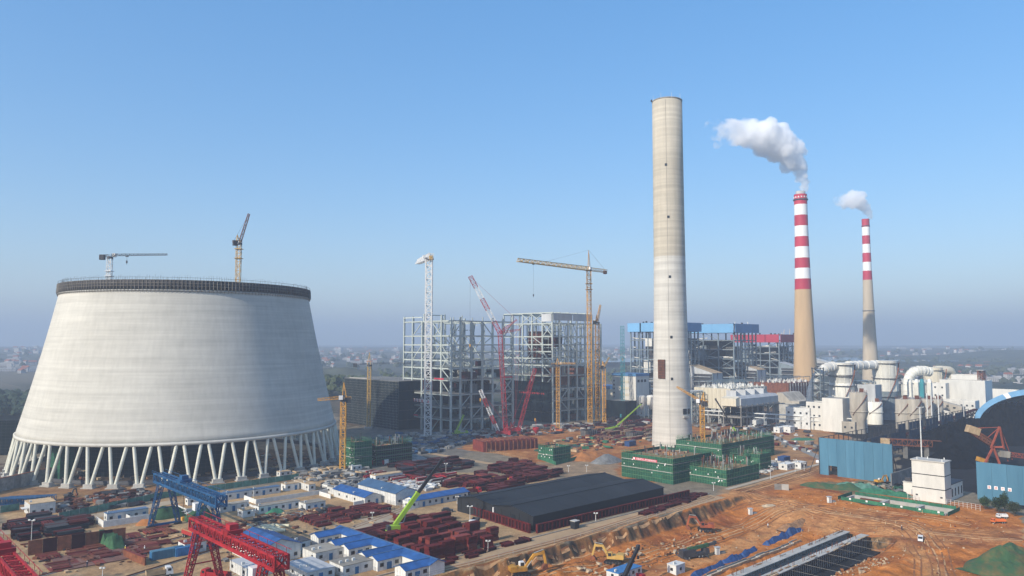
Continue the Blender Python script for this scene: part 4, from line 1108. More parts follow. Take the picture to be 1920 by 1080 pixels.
def clad_house(label, name, c, Lu, Lv, h, hr, z0, m_wall, m_roof, m_side, legs=True):
    "an elevated clad box with a single-pitch roof on a braced frame"
    t = thing(name, label, 'plant building', c, SITE)
    MB().extrude_x([(0, z0), (0, z0 + h), (Lv, z0 + h + hr), (Lv, z0)], Lu * .04, Lu * .46).build('casing', m_wall, t)
    MB().extrude_x([(0, z0), (0, z0 + h), (Lv, z0 + h + hr), (Lv, z0)], Lu * .54, Lu * .96).build('casing', m_wall, t)
    for f in (.25, .75): MB().add([(Lu * (f - .23), -.8, z0 + h - .1), (Lu * (f + .23), -.8, z0 + h - .1), (Lu * (f + .23), Lv + .4, z0 + h + hr + .35), (Lu * (f - .23), Lv + .4, z0 + h + hr + .35)], [(0, 1, 2, 3)]).build('roof_sheet', m_roof, t)
    for x in (0, Lu * .5, Lu):
        for y in (0, Lv): piece('column', 'frame_steel_old', t, (x, y, (z0 + h) / 2), (.8, .8, z0 + h))
    for z in (z0 * .35, z0 * .7, z0):
        member('beam', 'frame_steel', t, (0, 0, z), (Lu, 0, z), .5); member('beam', 'frame_steel', t, (0, 0, z), (0, Lv, z), .5)
    for y0, y1, za, zb in ((0, Lv, 0, z0 * .35), (Lv, 0, z0 * .35, z0 * .7)): member('brace', 'frame_steel', t, (0, y0, za), (0, y1, zb), .4)
    for k in range(4):      # open galleries on the sunlit end
        piece('gallery_deck', 'grey_cladding', t, (-1.6, Lv * .42, z0 + 1 + k * h / 4), (3.0, Lv * .8, .4))
        piece('gallery_deck', 'dark_steel', t, (-.2, Lv * .42, z0 + 2.6 + k * h / 4), (.2, Lv * .8, 2.0))
    return t
clad_house('pale reactor house with sloping roof beside the bare chimney', 'reactor_house', C(1336, 735), 18, 26, 19, 7, 20, 'grey_cladding', 'timber', 'white_panel')
clad_house('pale reactor house with sloping roof under the blue fascia', 'reactor_house', C(1420, 800), 18, 26, 19, 7, 21, 'grey_cladding', 'timber', 'white_panel')
clad_house('dim reactor house with sloping roof under the red fascia', 'reactor_house', C(1492, 900), 18, 22, 19, 6, 20, 'frame_steel_old', 'grey_cladding', 'white_panel')
clad_house('pale reactor house just behind the striped chimney base', 'reactor_house', C(1556, 950), 16, 22, 17, 5, 26, 'grey_cladding', 'white_panel', 'white_panel')

# white turbine annex at the teal crane, and trestles round it
ax = thing('annex_building', 'white annex with blue eaves behind the teal crane', 'building', C(1192, 700), SITE)
piece('wall', 'white_wall', ax, (10, 14, 19), (20, 28, 38)); piece('eaves_band', 'plant_blue_roof', ax, (10, 14, 38.6), (20.8, 28.8, 2.4))
for k in range(8): piece('window', 'window_dark', ax, (-.05, 26, 6 + k * 3.8), (.3, 1.3, 1.6))
for k in range(3): piece('window', 'window_dark', ax, (4 + k * 5, -.05, 33), (3, .3, 2.4))
for k in range(5): piece('shutter_band', 'cream_cladding', ax, (-.1, 14, 8 + k * 6), (.3, 12, 2.2))
ax2 = thing('low_annex', 'low white hall with blue roof edge behind yellow cranes', 'building', C(1150, 735), SITE)
piece('wall', 'white_wall', ax2, (12, 16, 12), (24, 32, 24)); piece('eaves_band', 'plant_blue_roof', ax2, (12, 16, 24.8), (25, 33, 2.6))
for k in range(5): piece('cladding_panel', 'cream_cladding', ax2, (-.15, 4 + k * 6, 12), (.2, 5.7, 21))
nb_ = thing('netted_block', 'low dark netted block at the foot of the white annex', 'building', C(1172, 680), SITE)
piece('core', 'concrete_dark', nb_, (8, 12, 8), (15, 23, 15.5))
for j in range(3): piece('net_sheet', 'dark_net', nb_, (-.1, 4 + 8 * j, 8), (.2, 7.9, 16))
for j in range(2): piece('net_sheet', 'dark_net', nb_, (4 + 8 * j, -.1, 8), (7.9, .2, 16))
def trestle(label, c, Lu, Lv, H, nlev, m, pipes=3):
    t = thing('pipe_trestle', label, 'trestle', c, SITE)
    for x in np.linspace(0, Lu, 4):
        for y in (0, Lv): piece('column', m, t, (x, y, H / 2), (.8, .8, H))
    for k in range(1, nlev + 1):
        z = H * k / nlev
        for y in (0, Lv): member('beam', m, t, (0, y, z), (Lu, y, z), .5)
        for x in np.linspace(0, Lu, 4): member('beam', m, t, (x, 0, z), (x, Lv, z), .5)
        for q in range(pipes): MB().tube((-1, Lv * (q + 1) / (pipes + 1), z + .9), (Lu + 1, Lv * (q + 1) / (pipes + 1), z + .9), .6, .6, 8).build('pipe', 'metal_duct', t)
    for y in (0, Lv):
        for k in range(nlev): member('brace', m, t, (0, y, H * k / nlev), (Lu / 3, y, H * (k + 1) / nlev), .35)
    return t
trestle('grey pipe trestle behind white annex', C(1206, 720), 30, 14, 30, 4, 'frame_steel_old')
trestle('steel trestle at the foot of the bare chimney', C(1296, 640), 20, 10, 26, 4, 'frame_steel')
for k, px in enumerate((1202, 1220)):
    p = C(px, 690); tk = thing('ash_tank', 'squat grey ash tank on legs behind the bare chimney', 'tank', p, 0, 'ash tanks behind the chimney')
    MB().lathe([(1.2, 8), (4.2, 13), (4.2, 19), (3.6, 20.4), (.4, 21)], 20).build('vessel', 'metal_duct', tk)
    for q in range(4): piece('leg', 'frame_steel_old', tk, (3.4 * math.cos(q * 1.57 + .6), 3.4 * math.sin(q * 1.57 + .6), 6.5), (.5, .5, 13))

# precipitators: cream casing, transformers on the roof, hoppers below
def precipitator(label, c, Lu, Lv, z0, h, m):
    t = thing('precipitator', label, 'precipitator', c, SITE); rg = random.Random(int(Lu * 7))
    piece('casing', m, t, (Lu / 2, Lv / 2, z0 + h / 2), (Lu, Lv, h))
    for k in range(9): piece('rib', m, t, (-.2, Lv * (k + .5) / 9, z0 + h / 2), (.5, .4, h * .98))
    for k in range(int(Lu // 6)): piece('rib', 'grey_cladding', t, (3 + k * 6, -.2, z0 + h / 2), (.4, .5, h * .98))
    for i in range(int(Lu // 7)):
        for j in range(int(Lv // 7)):
            mb = MB(); mb.use(0).extrude_x([(-2.6, z0), (2.6, z0), (.4, z0 - 6), (-.4, z0 - 6)], -2.6, 2.6)
            o = mb.build('hopper', 'grey_cladding', t, (3.5 + i * 7, 3.5 + j * 7, 0))
    for x in np.linspace(0, Lu, max(3, int(Lu / 10) + 1)):
        for y in np.linspace(0, Lv, 5): piece('leg', 'frame_steel', t, (x, y, z0 / 2), (.6, .6, z0))
    for k in range(4):
        y = Lv * k / 4
        for s_ in (0, 1): member('brace', 'frame_steel', t, (0, y + s_ * Lv / 4, 0), (0, y + (1 - s_) * Lv / 4, z0 - .4), .35)
    zr = z0 + h
    tk = MB().tube((0, 0, 0), (0, 0, 1.6), 1.0, 1.0, 10).tube((0, 0, 1.6), (0, 0, 2.6), .35, .2, 6); tkm = tk.mesh('transformer', 'white_panel')
    for _ in range(70):
        link('transformer', tkm, t, (rg.uniform(1, Lu - 1), rg.uniform(1, Lv - 1), zr)).scale = (rg.uniform(.7, 1.3),) * 3
    for j in range(4):
        y = Lv * (j + .5) / 4
        for x in np.linspace(1, Lu - 1, 5): piece('rail_post', 'frame_steel', t, (x, y, zr + 2.6), (.35, .35, 5.2))
        member('gantry_rail', 'frame_steel', t, (0, y, zr + 5.3), (Lu, y, zr + 5.3), .5); member('gantry_rail', 'frame_steel', t, (0, y + 2.4, zr + 5.3), (Lu, y + 2.4, zr + 5.3), .35)
    return t
pc = C(1369, 640)
precipitator('cream precipitator with roof transformers beside the orange crane', pc, 62, 36, 12, 17.5, 'cream_cladding')
precipitator('second precipitator with roof transformers below the blue roofed boiler house', C(1478, 770), 60, 44, 11, 16, 'rust')
# fan hall: open concrete frame with rounded ducts on top
fh = thing('fan_hall', 'open concrete fan hall with long grey duct on its roof', 'plant building', C(1388, 612), SITE)
for x in np.linspace(0, 62, 8):
    for y in (0, 16): piece('column', 'concrete_dark', fh, (x, y, 9), (1.0, 1.0, 18))
for z in (8, 16.5): piece('floor_slab', 'concrete_dark', fh, (31, 8, z), (64, 18, .9))
MB().extrude_x([(0, 17.2), (0, 23), (2.5, 25), (14, 25), (16, 23), (16, 17.2)], 0, 62).build('duct', 'grey_cladding', fh)
MB().extrude_y([(-6, 17.3), (-6, 23.5), (0, 24.6), (0, 17.3)], 1, 15).build('duct_end', 'cream_cladding', fh)
for i in range(4):
    MB().extrude_y([(3 + i * 15, 25), (3 + i * 15, 29.5), (12 + i * 15, 25.2)], 6, 15).build('duct_riser', 'grey_cladding', fh)
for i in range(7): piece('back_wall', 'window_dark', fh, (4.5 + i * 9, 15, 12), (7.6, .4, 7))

def block(label, c, Lu, Lv, h, wins, m='white_wall', name='plant_block', cat='building', roof='grey_roof', wv=None, par=.8):
    "a plain rendered block; wins = (columns, rows) of windows on the sunlit side, wv on the other"
    t = thing(name, label, cat, c, SITE)
    piece('wall', m, t, (Lu / 2, Lv / 2, h / 2), (Lu, Lv, h)); piece('roof', roof, t, (Lu / 2, Lv / 2, h + .05), (Lu - .6, Lv - .6, .2))
    for (cx, cy, sx, sy) in ((Lu / 2, .15, Lu, .3), (Lu / 2, Lv - .15, Lu, .3), (.15, Lv / 2, .3, Lv - .6), (Lu - .15, Lv / 2, .3, Lv - .6)): piece('parapet', m, t, (cx, cy, h + par / 2), (sx, sy, par))
    if wins:
        for i in range(wins[0]):
            for j in range(wins[1]): piece('window', 'window_dark', t, (-.02, Lv * (i + .5) / wins[0], h * (j + .6) / wins[1] - .2), (.16, 1.5, 1.6))
    if wv:
        for i in range(wv[0]):
            for j in range(wv[1]): piece('window', 'window_dark', t, (Lu * (i + .5) / wv[0], -.02, h * (j + .6) / wv[1] - .2), (1.5, .16, 1.6))
    return t
block('white block with three rows of small windows below the flue elbow', C(1549, 590), 14, 17, 21, (4, 3))
block('plain tall white block joined to the windowed block', C(1578, 578), 22, 16, 25, None, wv=None)
block('low white wing with small windows beside the fan hall', C(1516, 598), 12, 20, 16, (4, 2), m='white_panel')
block('low grey annex with shed roof beside the fan hall', C(1496, 640), 14, 22, 15, (3, 1), m='concrete')
block('low concrete shed at the foot of the plain white block', C(1600, 570), 18, 10, 8, (2, 1), m='concrete_stained')
sh = thing('flue_chamber', 'sloping grey flue chamber at the striped chimney base', 'plant building', C(1497, 690), SITE)
MB().extrude_x([(0, 0), (0, 15), (9, 15), (16, 22), (22, 22), (22, 0)], 0, 34).build('casing', 'concrete_stained', sh)

# flue-gas scrubbers
def vessel_prof(r, z0, h, bands): return [(r * .98, z0), (r, z0 + .1)] + [(r, z0 + h * f) for f in bands] + [(r, z0 + h)]
def scrubber(label, c, r, hts, mats_, seed):
    t = thing('scrubber_tower', label, 'scrubber', c); rg = random.Random(seed); z = 0
    for k, (h, f, m_) in enumerate(hts):
        r2 = hts[k + 1][1] * r if k + 1 < len(hts) else r * f
        MB().lathe([(r * f, z), (r * f, z + h * .82), (r2, z + h)], 36, cap=(k == len(hts) - 1)).build('shell_course', m_, t)
        MB().lathe([(r * f + .05, z + h * .80), (r * f + 1.5, z + h * .80), (r * f + 1.5, z + h * .80 + .3), (r * f + .05, z + h * .80 + .3)], 32).build('platform', 'dark_steel', t)
        rl = MB()
        for i in range(24): q = 2 * math.pi * i / 24; rl.bar(((r * f + 1.4) * math.cos(q), (r * f + 1.4) * math.sin(q), z + h * .8), ((r * f + 1.4) * math.cos(q), (r * f + 1.4) * math.sin(q), z + h * .8 + 1.3), .1)
        rl.build('railing', 'rust', t)
        for i in range(10): q = 2 * math.pi * (i + .3) / 10; piece('stiffener', m_, t, ((r * f + .1) * math.cos(q), (r * f + .1) * math.sin(q), z + h * .4), (.5, .4, h * .75), q)
        z += h
    st = MB(); q0 = math.atan2(-c[1], -c[0]) - .8
    for i in range(26):
        q = q0 + i * .09; zz_ = z * i / 27; st.bar(((r + .9) * math.cos(q), (r + .9) * math.sin(q), zz_), ((r + .9) * math.cos(q + .09), (r + .9) * math.sin(q + .09), zz_ + z / 27), .9, .2)
    st.build('spiral_stair', 'rust', t)
    return t
def zat(px, py, Y): return PD(px, py, Y).z
c1 = C(1577, 655); H1 = zat(1577, 680, 655)
scrubber('white ringed scrubber tower beside the big flue elbow', c1, 10.2, [(H1 * .42, 1.0, 'vessel_white'), (H1 * .24, 1.0, 'vessel_white'), (H1 * .14, .92, 'vessel_white'), (H1 * .20, 1.05, 'vessel_white')], None, 2)
c2 = C(1660, 680); H2 = zat(1660, 676, 680)
scrubber('white ringed scrubber tower before the slim chimney', c2, 10.0, [(H2 * .48, .92, 'frame_steel_old'), (H2 * .27, 1.0, 'vessel_white'), (H2 * .25, 1.04, 'vessel_white')], None, 3)
def duct_path(name, label, pts, r, m, n=14, rings=True, cat='duct'):
    t = thing(name, label, cat, pts[0]); o0 = Vector(pts[0]); L = [Vector(p) - o0 for p in pts]
    # smooth the path
    S_ = []
    for i in range(len(L) - 1):
        p0, p1, p2, p3 = L[max(0, i - 1)], L[i], L[i + 1], L[min(len(L) - 1, i + 2)]
        for k in range(6):
            f = k / 6; S_.append(.5 * ((2 * p1) + (p2 - p0) * f + (2 * p0 - 5 * p1 + 4 * p2 - p3) * f * f + (3 * p1 - p0 - 3 * p2 + p3) * f ** 3))
    S_.append(L[-1]); mb = MB(); vs = []
    ref = Vector((.3, .9, .2)).normalized()
    fr = []
    for i, p in enumerate(S_):
        d = (S_[min(i + 1, len(S_) - 1)] - S_[max(i - 1, 0)]).normalized(); x = d.cross(ref).normalized(); y = x.cross(d).normalized(); fr.append((p, x, y, d))
        for k in range(n): q = 2 * math.pi * k / n; vs.append(p + x * r * math.cos(q) + y * r * math.sin(q))
    mb.add(vs, [(i * n + k, i * n + (k + 1) % n, (i + 1) * n + (k + 1) % n, (i + 1) * n + k) for i in range(len(S_) - 1) for k in range(n)], True)
    mb.add(vs[:n], [tuple(range(n))]); mb.add(vs[-n:], [tuple(range(n))[::-1]])
    mb.build('duct_wall', m, t)
    if rings:
        for i in range(0, len(fr), 2):
            p, x, y, d = fr[i]; rm = MB(); ring = []
            for rr_, o_ in ((r, -.2), (r + .45, -.2), (r + .45, .2), (r, .2)):
                ring += [p + d * o_ + x * rr_ * math.cos(2 * math.pi * k / n) + y * rr_ * math.sin(2 * math.pi * k / n) for k in range(n)]
            rm.add(ring, [(j * n + k, j * n + (k + 1) % n, (j + 1) * n + (k + 1) % n, (j + 1) * n + k) for j in range(3) for k in range(n)]); rm.build('stiffening_ring', m, t)
    return t
Y_ = 640
duct_path('flue_duct', 'great ribbed white flue elbow rising from the windowed block', [PD(1521, 790, Y_), PD(1521, 752, Y_), PD(1524, 728, Y_), PD(1533, 706, Y_), PD(1546, 692, Y_ + 3), PD(1562, 687, Y_ + 8)], 4.0, 'metal_duct')
duct_path('flue_duct', 'level ribbed flue duct joining two scrubber towers', [PD(1590, 686, 660), PD(1612, 685, 668), PD(1645, 684, 678)], 3.8, 'metal_duct')
rk = thing('access_tower', 'grey steel access tower between flue elbow and scrubber', 'steel frame', C(1538, 630), SITE)
for x in (0, 6):
    for y in (0, 7): piece('column', 'frame_steel_old', rk, (x, y, 24), (.7, .7, 48))
for k in range(8):
    piece('landing', 'dark_steel', rk, (3, 3.5, 5 + k * 6), (7, 8, .4)); member('brace', 'frame_steel', rk, (0, 0 if k % 2 else 7, k * 6 - 1 + 1), (0, 7 if k % 2 else 0, k * 6 + 5), .4)
# silos
def silo(label, px, Y, ytop, wpx, m, cone=False, group=None):
    c = C(px, Y); H = zat(px, ytop, Y); r = wpx / 2 * Y / FPX
    t = thing('silo', label, 'silo', c, 0, group)
    pf_ = [(r, 0), (r, H * .98), (r * .9, H)] if not cone else [(r * .72, 0), (r * .72, H * .3), (r, H * .48), (r, H * .98), (r * .9, H)]
    MB().lathe(pf_, 32, cap=True).build('shell', m, t)
    MB().lathe([(r + .02, H * .52), (r + .5, H * .52), (r + .5, H * .52 + .7), (r + .02, H * .52 + .7)], 32).build('band', m, t)
    rl = MB()
    for i in range(20): q = 2 * math.pi * i / 20; rl.bar((r * .95 * math.cos(q), r * .95 * math.sin(q), H * .98), (r * .95 * math.cos(q), r * .95 * math.sin(q), H + 1.6), .12)
    rl.build('railing', 'rust', t); piece('bag_filter', 'rust', t, (r * .3, -r * .2, H + 1.4), (2.4, 2, 2.8))
    st = MB()
    for i in range(14): q = face - .9 + i * .12; z = H * (.45 + .035 * i); st.bar(((r + .4) * math.cos(q), (r + .4) * math.sin(q), z), ((r + .4) * math.cos(q + .12), (r + .4) * math.sin(q + .12), z + H * .035), .7, .25)
    st.build('stair', 'rust', t)
    return t
silo('stained concrete silo with diagonal stair beside plain white block', 1608, 575, 735, 31, 'concrete_stained', True)
silo('squat white tank behind the stained silo', 1637, 640, 753, 28, 'vessel_white')
for k, (px, Y) in enumerate(((1690, 605), (1712, 600), (1734, 606), (1752, 618))):
    silo(('dark stained concrete silo, first of the row behind the wind fence', 'pale concrete silo, second of the row behind the wind fence', 'dim concrete silo with tall pipes, third of the row', 'dim concrete silo, fourth of the row behind the wind fence')[k], px, Y, 748, 25, 'concrete_stained')
for px, Y, yt in ((1736, 602, 735), (1744, 604, 733), (1757, 612, 735)): MB().tube((*C(px, Y - 10).xy, 0), (*C(px, Y - 10).xy, zat(px, yt, Y)), .5, .5, 8).build('standpipe', 'white_panel', None, label='slim white standpipe in front of the concrete silos', cat='pipe', group='standpipes at the silos')
# third scrubber group with domed ducts and teal filters
c3 = C(1716, 740); H3 = zat(1716, 712, 740)
scrubber('domed white scrubber with teal filter housings', c3, 13, [(H3 * .5, 1, 'concrete_stained'), (H3 * .5, .95, 'vessel_white')], None, 5)
duct_path('flue_duct', 'white hooded duct over the domed scrubber', [PD(1702, 740, 735), PD(1703, 712, 735), PD(1712, 698, 736), PD(1728, 695, 738), PD(1742, 697, 742)], 4.4, 'vessel_white')
c4 = C(1750, 790); scrubber('far white drum shaped scrubber behind the domed one', c4, 11, [(zat(1750, 712, 790) * .9, 1.2, 'vessel_white'), (16, .8, 'cream_cladding')], None, 6)
duct_path('flue_duct', 'cream duct end beside the drum shaped scrubber', [PD(1752, 694, 800), PD(1770, 694, 800), PD(1782, 697, 802), PD(1786, 712, 804)], 4.6, 'cream_cladding', rings=False)
for k, px in enumerate((1705, 1718, 1728, 1742)):
    t = thing('filter_housing', 'tall pale green filter housing on legs before the domed scrubber', 'filter', C(px, 690), SITE, 'filter housings before the domed scrubber')
    zt_ = zat(px, 715, 690); m_ = 'crane_teal' if k == 2 else 'vessel_white'
    piece('casing', m_, t, (0, 0, zt_ - 8), (3.6, 3.6, 14)); MB().lathe([(2, zt_ - 1), (1.4, zt_ + 1.6), (.3, zt_ + 2.2)], 12).build('cap', m_, t)
    MB().lathe([(.4, zt_ - 20), (2.2, zt_ - 15)], 8, smooth=False).build('hopper', m_, t)
    for x in (-1.6, 1.6):
        for y in (-1.6, 1.6): piece('leg', 'frame_steel_old', t, (x, y, (zt_ - 15) / 2), (.4, .4, zt_ - 15))
tr_ = trestle('dark steel trestle under the teal filters', C(1712, 668), 26, 14, 18, 3, 'frame_steel_old')
trestle('steel trestle with pipes between the two scrubber towers', C(1622, 655), 22, 14, 34, 5, 'frame_steel')
block('grey clad pump house between the scrubber towers', C(1640, 640), 14, 22, 32, None, m='grey_cladding')
block('small white block beside the teal filters', C(1772, 705), 12, 12, 30, (2, 4), m='white_wall')
# white pumping and crushing houses on the right
block('big plain white transfer tower with rusty frame on top', C(1846, 690), 22, 38, 33, None, wv=None)
rt = thing('rooftop_steelwork', 'rusty pipe frame on the plain white transfer tower', 'steel frame', C(1842, 700) + Vector((0, 0, 33.8)), SITE)
for x in (0, 4, 8):
    for y in (0, 4): piece('column', 'rust', rt, (x, y, 4.5), (.7, .7, 9))
    member('brace', 'rust', rt, (x, 0, 0), (x, 4, 9), .5)
piece('platform', 'concrete', rt, (4, 2, 9.2), (10, 6, .4))
block('white stair block behind the plain transfer tower', C(1838, 740), 14, 26, 36, (3, 1))
block('long low white office with two rows of windows', C(1826, 660), 12, 52, 17, (12, 2))
block('white hall with two windows behind the dome shed', C(1905, 730), 10, 58, 22, (8, 1))
block('low white hall at the foot of the white stair block', C(1800, 720), 10, 40, 18, (7, 1))
gl = thing('conveyor_gallery', 'sloping concrete conveyor gallery running into the white office', 'conveyor', (0, 0, 0))
a_, b_ = PD(1755, 756, 640), PD(1806, 770, 620)
MB().bar(a_, b_, 5, 6.5, True).build('gallery_tube', 'concrete_stained', gl)
for f in (.2, .6): q_ = a_.lerp(b_, f); piece('support', 'concrete', gl, (q_.x, q_.y, q_.z / 2 - 1.5), (1.5, 1.5, q_.z - 3))
for f in (.25, .5, .75): q_ = a_.lerp(b_, f); d_ = (b_ - a_).normalized(); s_ = Vector((d_.y, -d_.x, 0)).normalized(); piece('window', 'window_dark', gl, q_ + s_ * 2.5 + Vector((0, 0, .8)), (2, .3, 1.3), math.atan2(d_.y, d_.x))

# white pipe bridge in front of the plant
pb = thing('pipe_bridge', 'long white pipe bridge in front of the fan hall', 'pipe bridge', (0, 0, 0))
P0, P1 = G(1290, 790), G(1625, 812)
dv = P1 - P0; nn = 15
for i in range(nn + 1):
    q_ = P0 + dv * i / nn; s_ = Vector((-dv.y, dv.x, 0)).normalized() * 2.2
    for k in (-1, 1): piece('post', 'white_panel', pb, (*(q_ + s_ * k).xy, 5), (.55, .55, 10))
    for z in (6.2, 9.6): member('crossbeam', 'white_panel', pb, q_ + s_ + Vector((0, 0, z)), q_ - s_ + Vector((0, 0, z)), .45)
for z in (6.8, 10.2):
    for k in (-1.6, -.2, 1.2):
        s_ = Vector((-dv.y, dv.x, 0)).normalized() * k
        MB().tube(P0 + s_ + Vector((0, 0, z)), P1 + s_ + Vector((0, 0, z)), .38, .38, 8).build('pipe', 'white_panel', pb)
# ------------------------------------------------------------------ coal yard
B0, B1 = G(1538, 889), G(1675, 907)
wl = thing('wind_wall', 'tall pale blue sheet wall with a low doorway beside the coal', 'wall', B0, 0)
dd = B1 - B0; L_ = dd.length; wl.rotation_euler = (0, 0, math.atan2(dd.y, dd.x))
HW = 19.0
nP = 8
for i in range(nP):
    x0, x1 = L_ * i / nP, L_ * (i + 1) / nP
    if i == 1:
        piece('sheet_panel', 'blue_sheet', wl, ((x0 + x1) / 2, 0, 5 + (HW - 5) / 2), (x1 - x0 - .07, .25, HW - 5))
    elif i == 0: piece('sheet_panel', 'blue_sheet', wl, ((x0 + x1) / 2, 0, HW / 2), (x1 - x0 - .07, .25, HW))
    else: piece('sheet_panel', 'blue_sheet', wl, ((x0 + x1) / 2, 0, HW / 2), (x1 - x0 - .07, .25, HW))
for i in range(nP + 1):
    piece('post', 'dark_steel', wl, (L_ * i / nP, .9, HW / 2), (.35, .5, HW)); member('raker', 'dark_steel', wl, (L_ * i / nP, 1, HW * .7), (L_ * i / nP, 8, 0), .3)
for z in (4, 9, 14, 18.6): member('rail', 'dark_steel', wl, (0, .5, z), (L_, .5, z), .25)
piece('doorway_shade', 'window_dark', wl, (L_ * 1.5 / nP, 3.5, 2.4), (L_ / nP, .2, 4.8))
C0, C1 = G(1833, 936), G(1990, 1010)
C1 = C0 + (B1 - B0).normalized() * 46
wl2 = thing('wind_wall', 'tall pale blue sheet wall with red lettered boards behind small trees', 'wall', C0, math.atan2((C1 - C0).y, (C1 - C0).x))
for i in range(8): piece('sheet_panel', 'blue_sheet', wl2, (2.9 + i * 5.8, 0, 8.2), (5.73, .25, 16.4))
for i in range(9): piece('post', 'dark_steel', wl2, (i * 5.8, .9, 8.2), (.35, .5, 16.4)); member('raker', 'dark_steel', wl2, (i * 5.8, 1, 11), (i * 5.8, 7, 0), .3)
for k in range(4):
    piece('sign_board', 'letter_white', wl2, (4.8 + k * 2.55, -.22, 5.9), (1.35, .12, 1.45))
    sm_ = MB(); pseudo_text(sm_, (4.3 + k * 2.55, -.32, 5.45), (5.3 + k * 2.55, -.32, 5.45), .9, 1, 60 + k); sm_.build('sign_letter', 'letter_red', wl2)
# open lattice wind fence running back along the coal yard
wf = thing('wind_fence', 'tall dark lattice wind fence running back along the coal yard', 'fence', B0, SITE)
LF = 250
nm = mat('fence_net', (.035, .055, .085), .8, var=.3, scale=.2)
for i in range(42):
    x = LF * i / 41; piece('post', 'dark_steel', wf, (x, .3, HW / 2), (.35, .35, HW))
    if i % 2 == 0: member('raker', 'dark_steel', wf, (x, .3, HW * .8), (x, 6, 0), .28)
for z in (3, 8, 13, 18.8): member('rail', 'dark_steel', wf, (0, .3, z), (LF, .3, z), .28)
for i in range(41):
    for z in ((5.4, 10.4) if i < 18 else (5.4, 10.4, 15.4)):
        if (i * 7 + int(z)) % 5: piece('net_panel', 'fence_net', wf, (LF * (i + .5) / 41, .05, z), (LF / 41 - .4, .06, 4.7))
# belt conveyor on trestles, and the low transfer bridge
cv = thing('belt_conveyor', 'long rusty belt conveyor on trestle legs beside the wind fence', 'conveyor', (0, 0, 0))
k0, k1 = PD(1655, 836, 470), PD(1830, 771, 640)
MB().lattice(k0, k1, 2.6, 52, .3, .2).build('truss', 'rust', cv)
MB().bar(k0 + Vector((0, 0, 1.6)), k1 + Vector((0, 0, 1.6)), 3.0, .5, True).build('belt_cover', 'rust', cv)
mb = MB()
for i in range(52):
    q_ = k0.lerp(k1, (i + .5) / 52) + Vector((0, 0, 2.0)); mb.box(q_, (1.2, 3.2, .6), math.atan2((k1 - k0).y, (k1 - k0).x))
mb.build('belt_hood', 'maroon_dark', cv)
for i in range(15):
    q_ = k0.lerp(k1, (i + .5) / 15)
    for s_ in (-1.3, 1.3): piece('trestle_leg', 'concrete_dark', cv, (q_.x + s_ * V.x, q_.y + s_ * V.y, (q_.z - 1) / 2), (.7, .7, q_.z - 1))
tb = thing('transfer_bridge', 'rusty truss bridge on concrete piers behind the blue sheet wall', 'conveyor', (0, 0, 0))
a_, b_ = PD(1662, 828, 452), PD(1745, 832, 452)
MB().lattice(a_, b_, 3.4, 9, .35, .25).build('truss', 'rust', tb)
MB().bar(a_ + Vector((-3, 0, 0)), a_ + Vector((1, 0, 0)), 4, 4, True).build('head_house', 'timber', tb)
MB().bar(a_ + Vector((0, 0, 1.9)), b_ + Vector((6, 0, 1.6)), 2.6, .4, True).build('walkway', 'rust', tb)
for f in (.08, .42, .9): q_ = a_.lerp(b_, f); piece('pier', 'concrete_dark', tb, (q_.x, q_.y, (q_.z - 2) / 2), (1.6, 2.4, q_.z - 2))
# coal heaps
def heap(name, c, rx, ry, h, rz, m, label, cat, seed, ridge=.5, kind=None, rough=.12):
    k = 36; vs, fs = [], []
    for i in range(k + 1):
        for j in range(k + 1):
            x, y = -1 + 2 * i / k, -1 + 2 * j / k
            xr = max(0, abs(x) - ridge) / (1 - ridge); r = math.hypot(xr, y)
            z = h * max(0, 1 - r) ** .85 * (1 + rough * 2 * float(vnoise(x * rx + seed * 50, y * ry, 5, seed)) + rough * float(vnoise(x * rx, y * ry, 1.6, seed + 1)))
            vs.append((x * rx, y * ry, z - .15 if r < 1 else -.4))
    for i in range(k):
        for j in range(k): o = i * (k + 1) + j; fs.append((o, o + k + 1, o + k + 2, o + 1))
    return MB().add(vs, fs, False).build(name, m, None, (c[0], c[1], ztp(c) if len(c) < 3 else c[2]), rz, label, cat, None, kind)
heap('coal_heap', C(1795, 520), 60, 26, 15, SITE, 'coal', 'long black coal heap in front of the dome shed', 'coal', 1, .55, rough=.22)
heap('coal_heap', C(1905, 560), 70, 32, 24, SITE, 'coal', 'high black coal heap reaching into the dome shed', 'coal', 2, .5, rough=.2)
heap('coal_heap', C(1790, 440), 34, 16, 8, SITE, 'coal', 'low black coal heap behind the white stair tower', 'coal', 3, .4, rough=.3)
# dome shed
F0 = G(1824, 797)
ds = thing('dome_shed', 'huge blue barrel vaulted coal shed with open end', 'shed', F0, 0)
def arch(sv, hgt, n=40): return [(55 - 55 * math.cos(math.pi * i / n) * sv, hgt * math.sin(math.pi * i / n)) for i in range(n + 1)]
o_, i_ = arch(1.0, 33), arch(.92, 28.6)
W3 = lambda s_, u_, z_: (-V.x * s_ + U.x * u_, -V.y * s_ + U.y * u_, z_)
for k in range(40):
    MB().add([W3(o_[k][0], 0, o_[k][1]), W3(o_[k + 1][0], 0, o_[k + 1][1]), W3(i_[k + 1][0], 0, i_[k + 1][1]), W3(i_[k][0], 0, i_[k][1]),
              W3(o_[k][0], 1.2, o_[k][1]), W3(o_[k + 1][0], 1.2, o_[k + 1][1]), W3(i_[k + 1][0], 1.2, i_[k + 1][1]), W3(i_[k][0], 1.2, i_[k][1])],
             [(0, 1, 2, 3), (7, 6, 5, 4), (0, 4, 5, 1), (3, 2, 6, 7)]).build('rim_panel', 'letter_white' if k == 12 else 'dome_blue', ds)
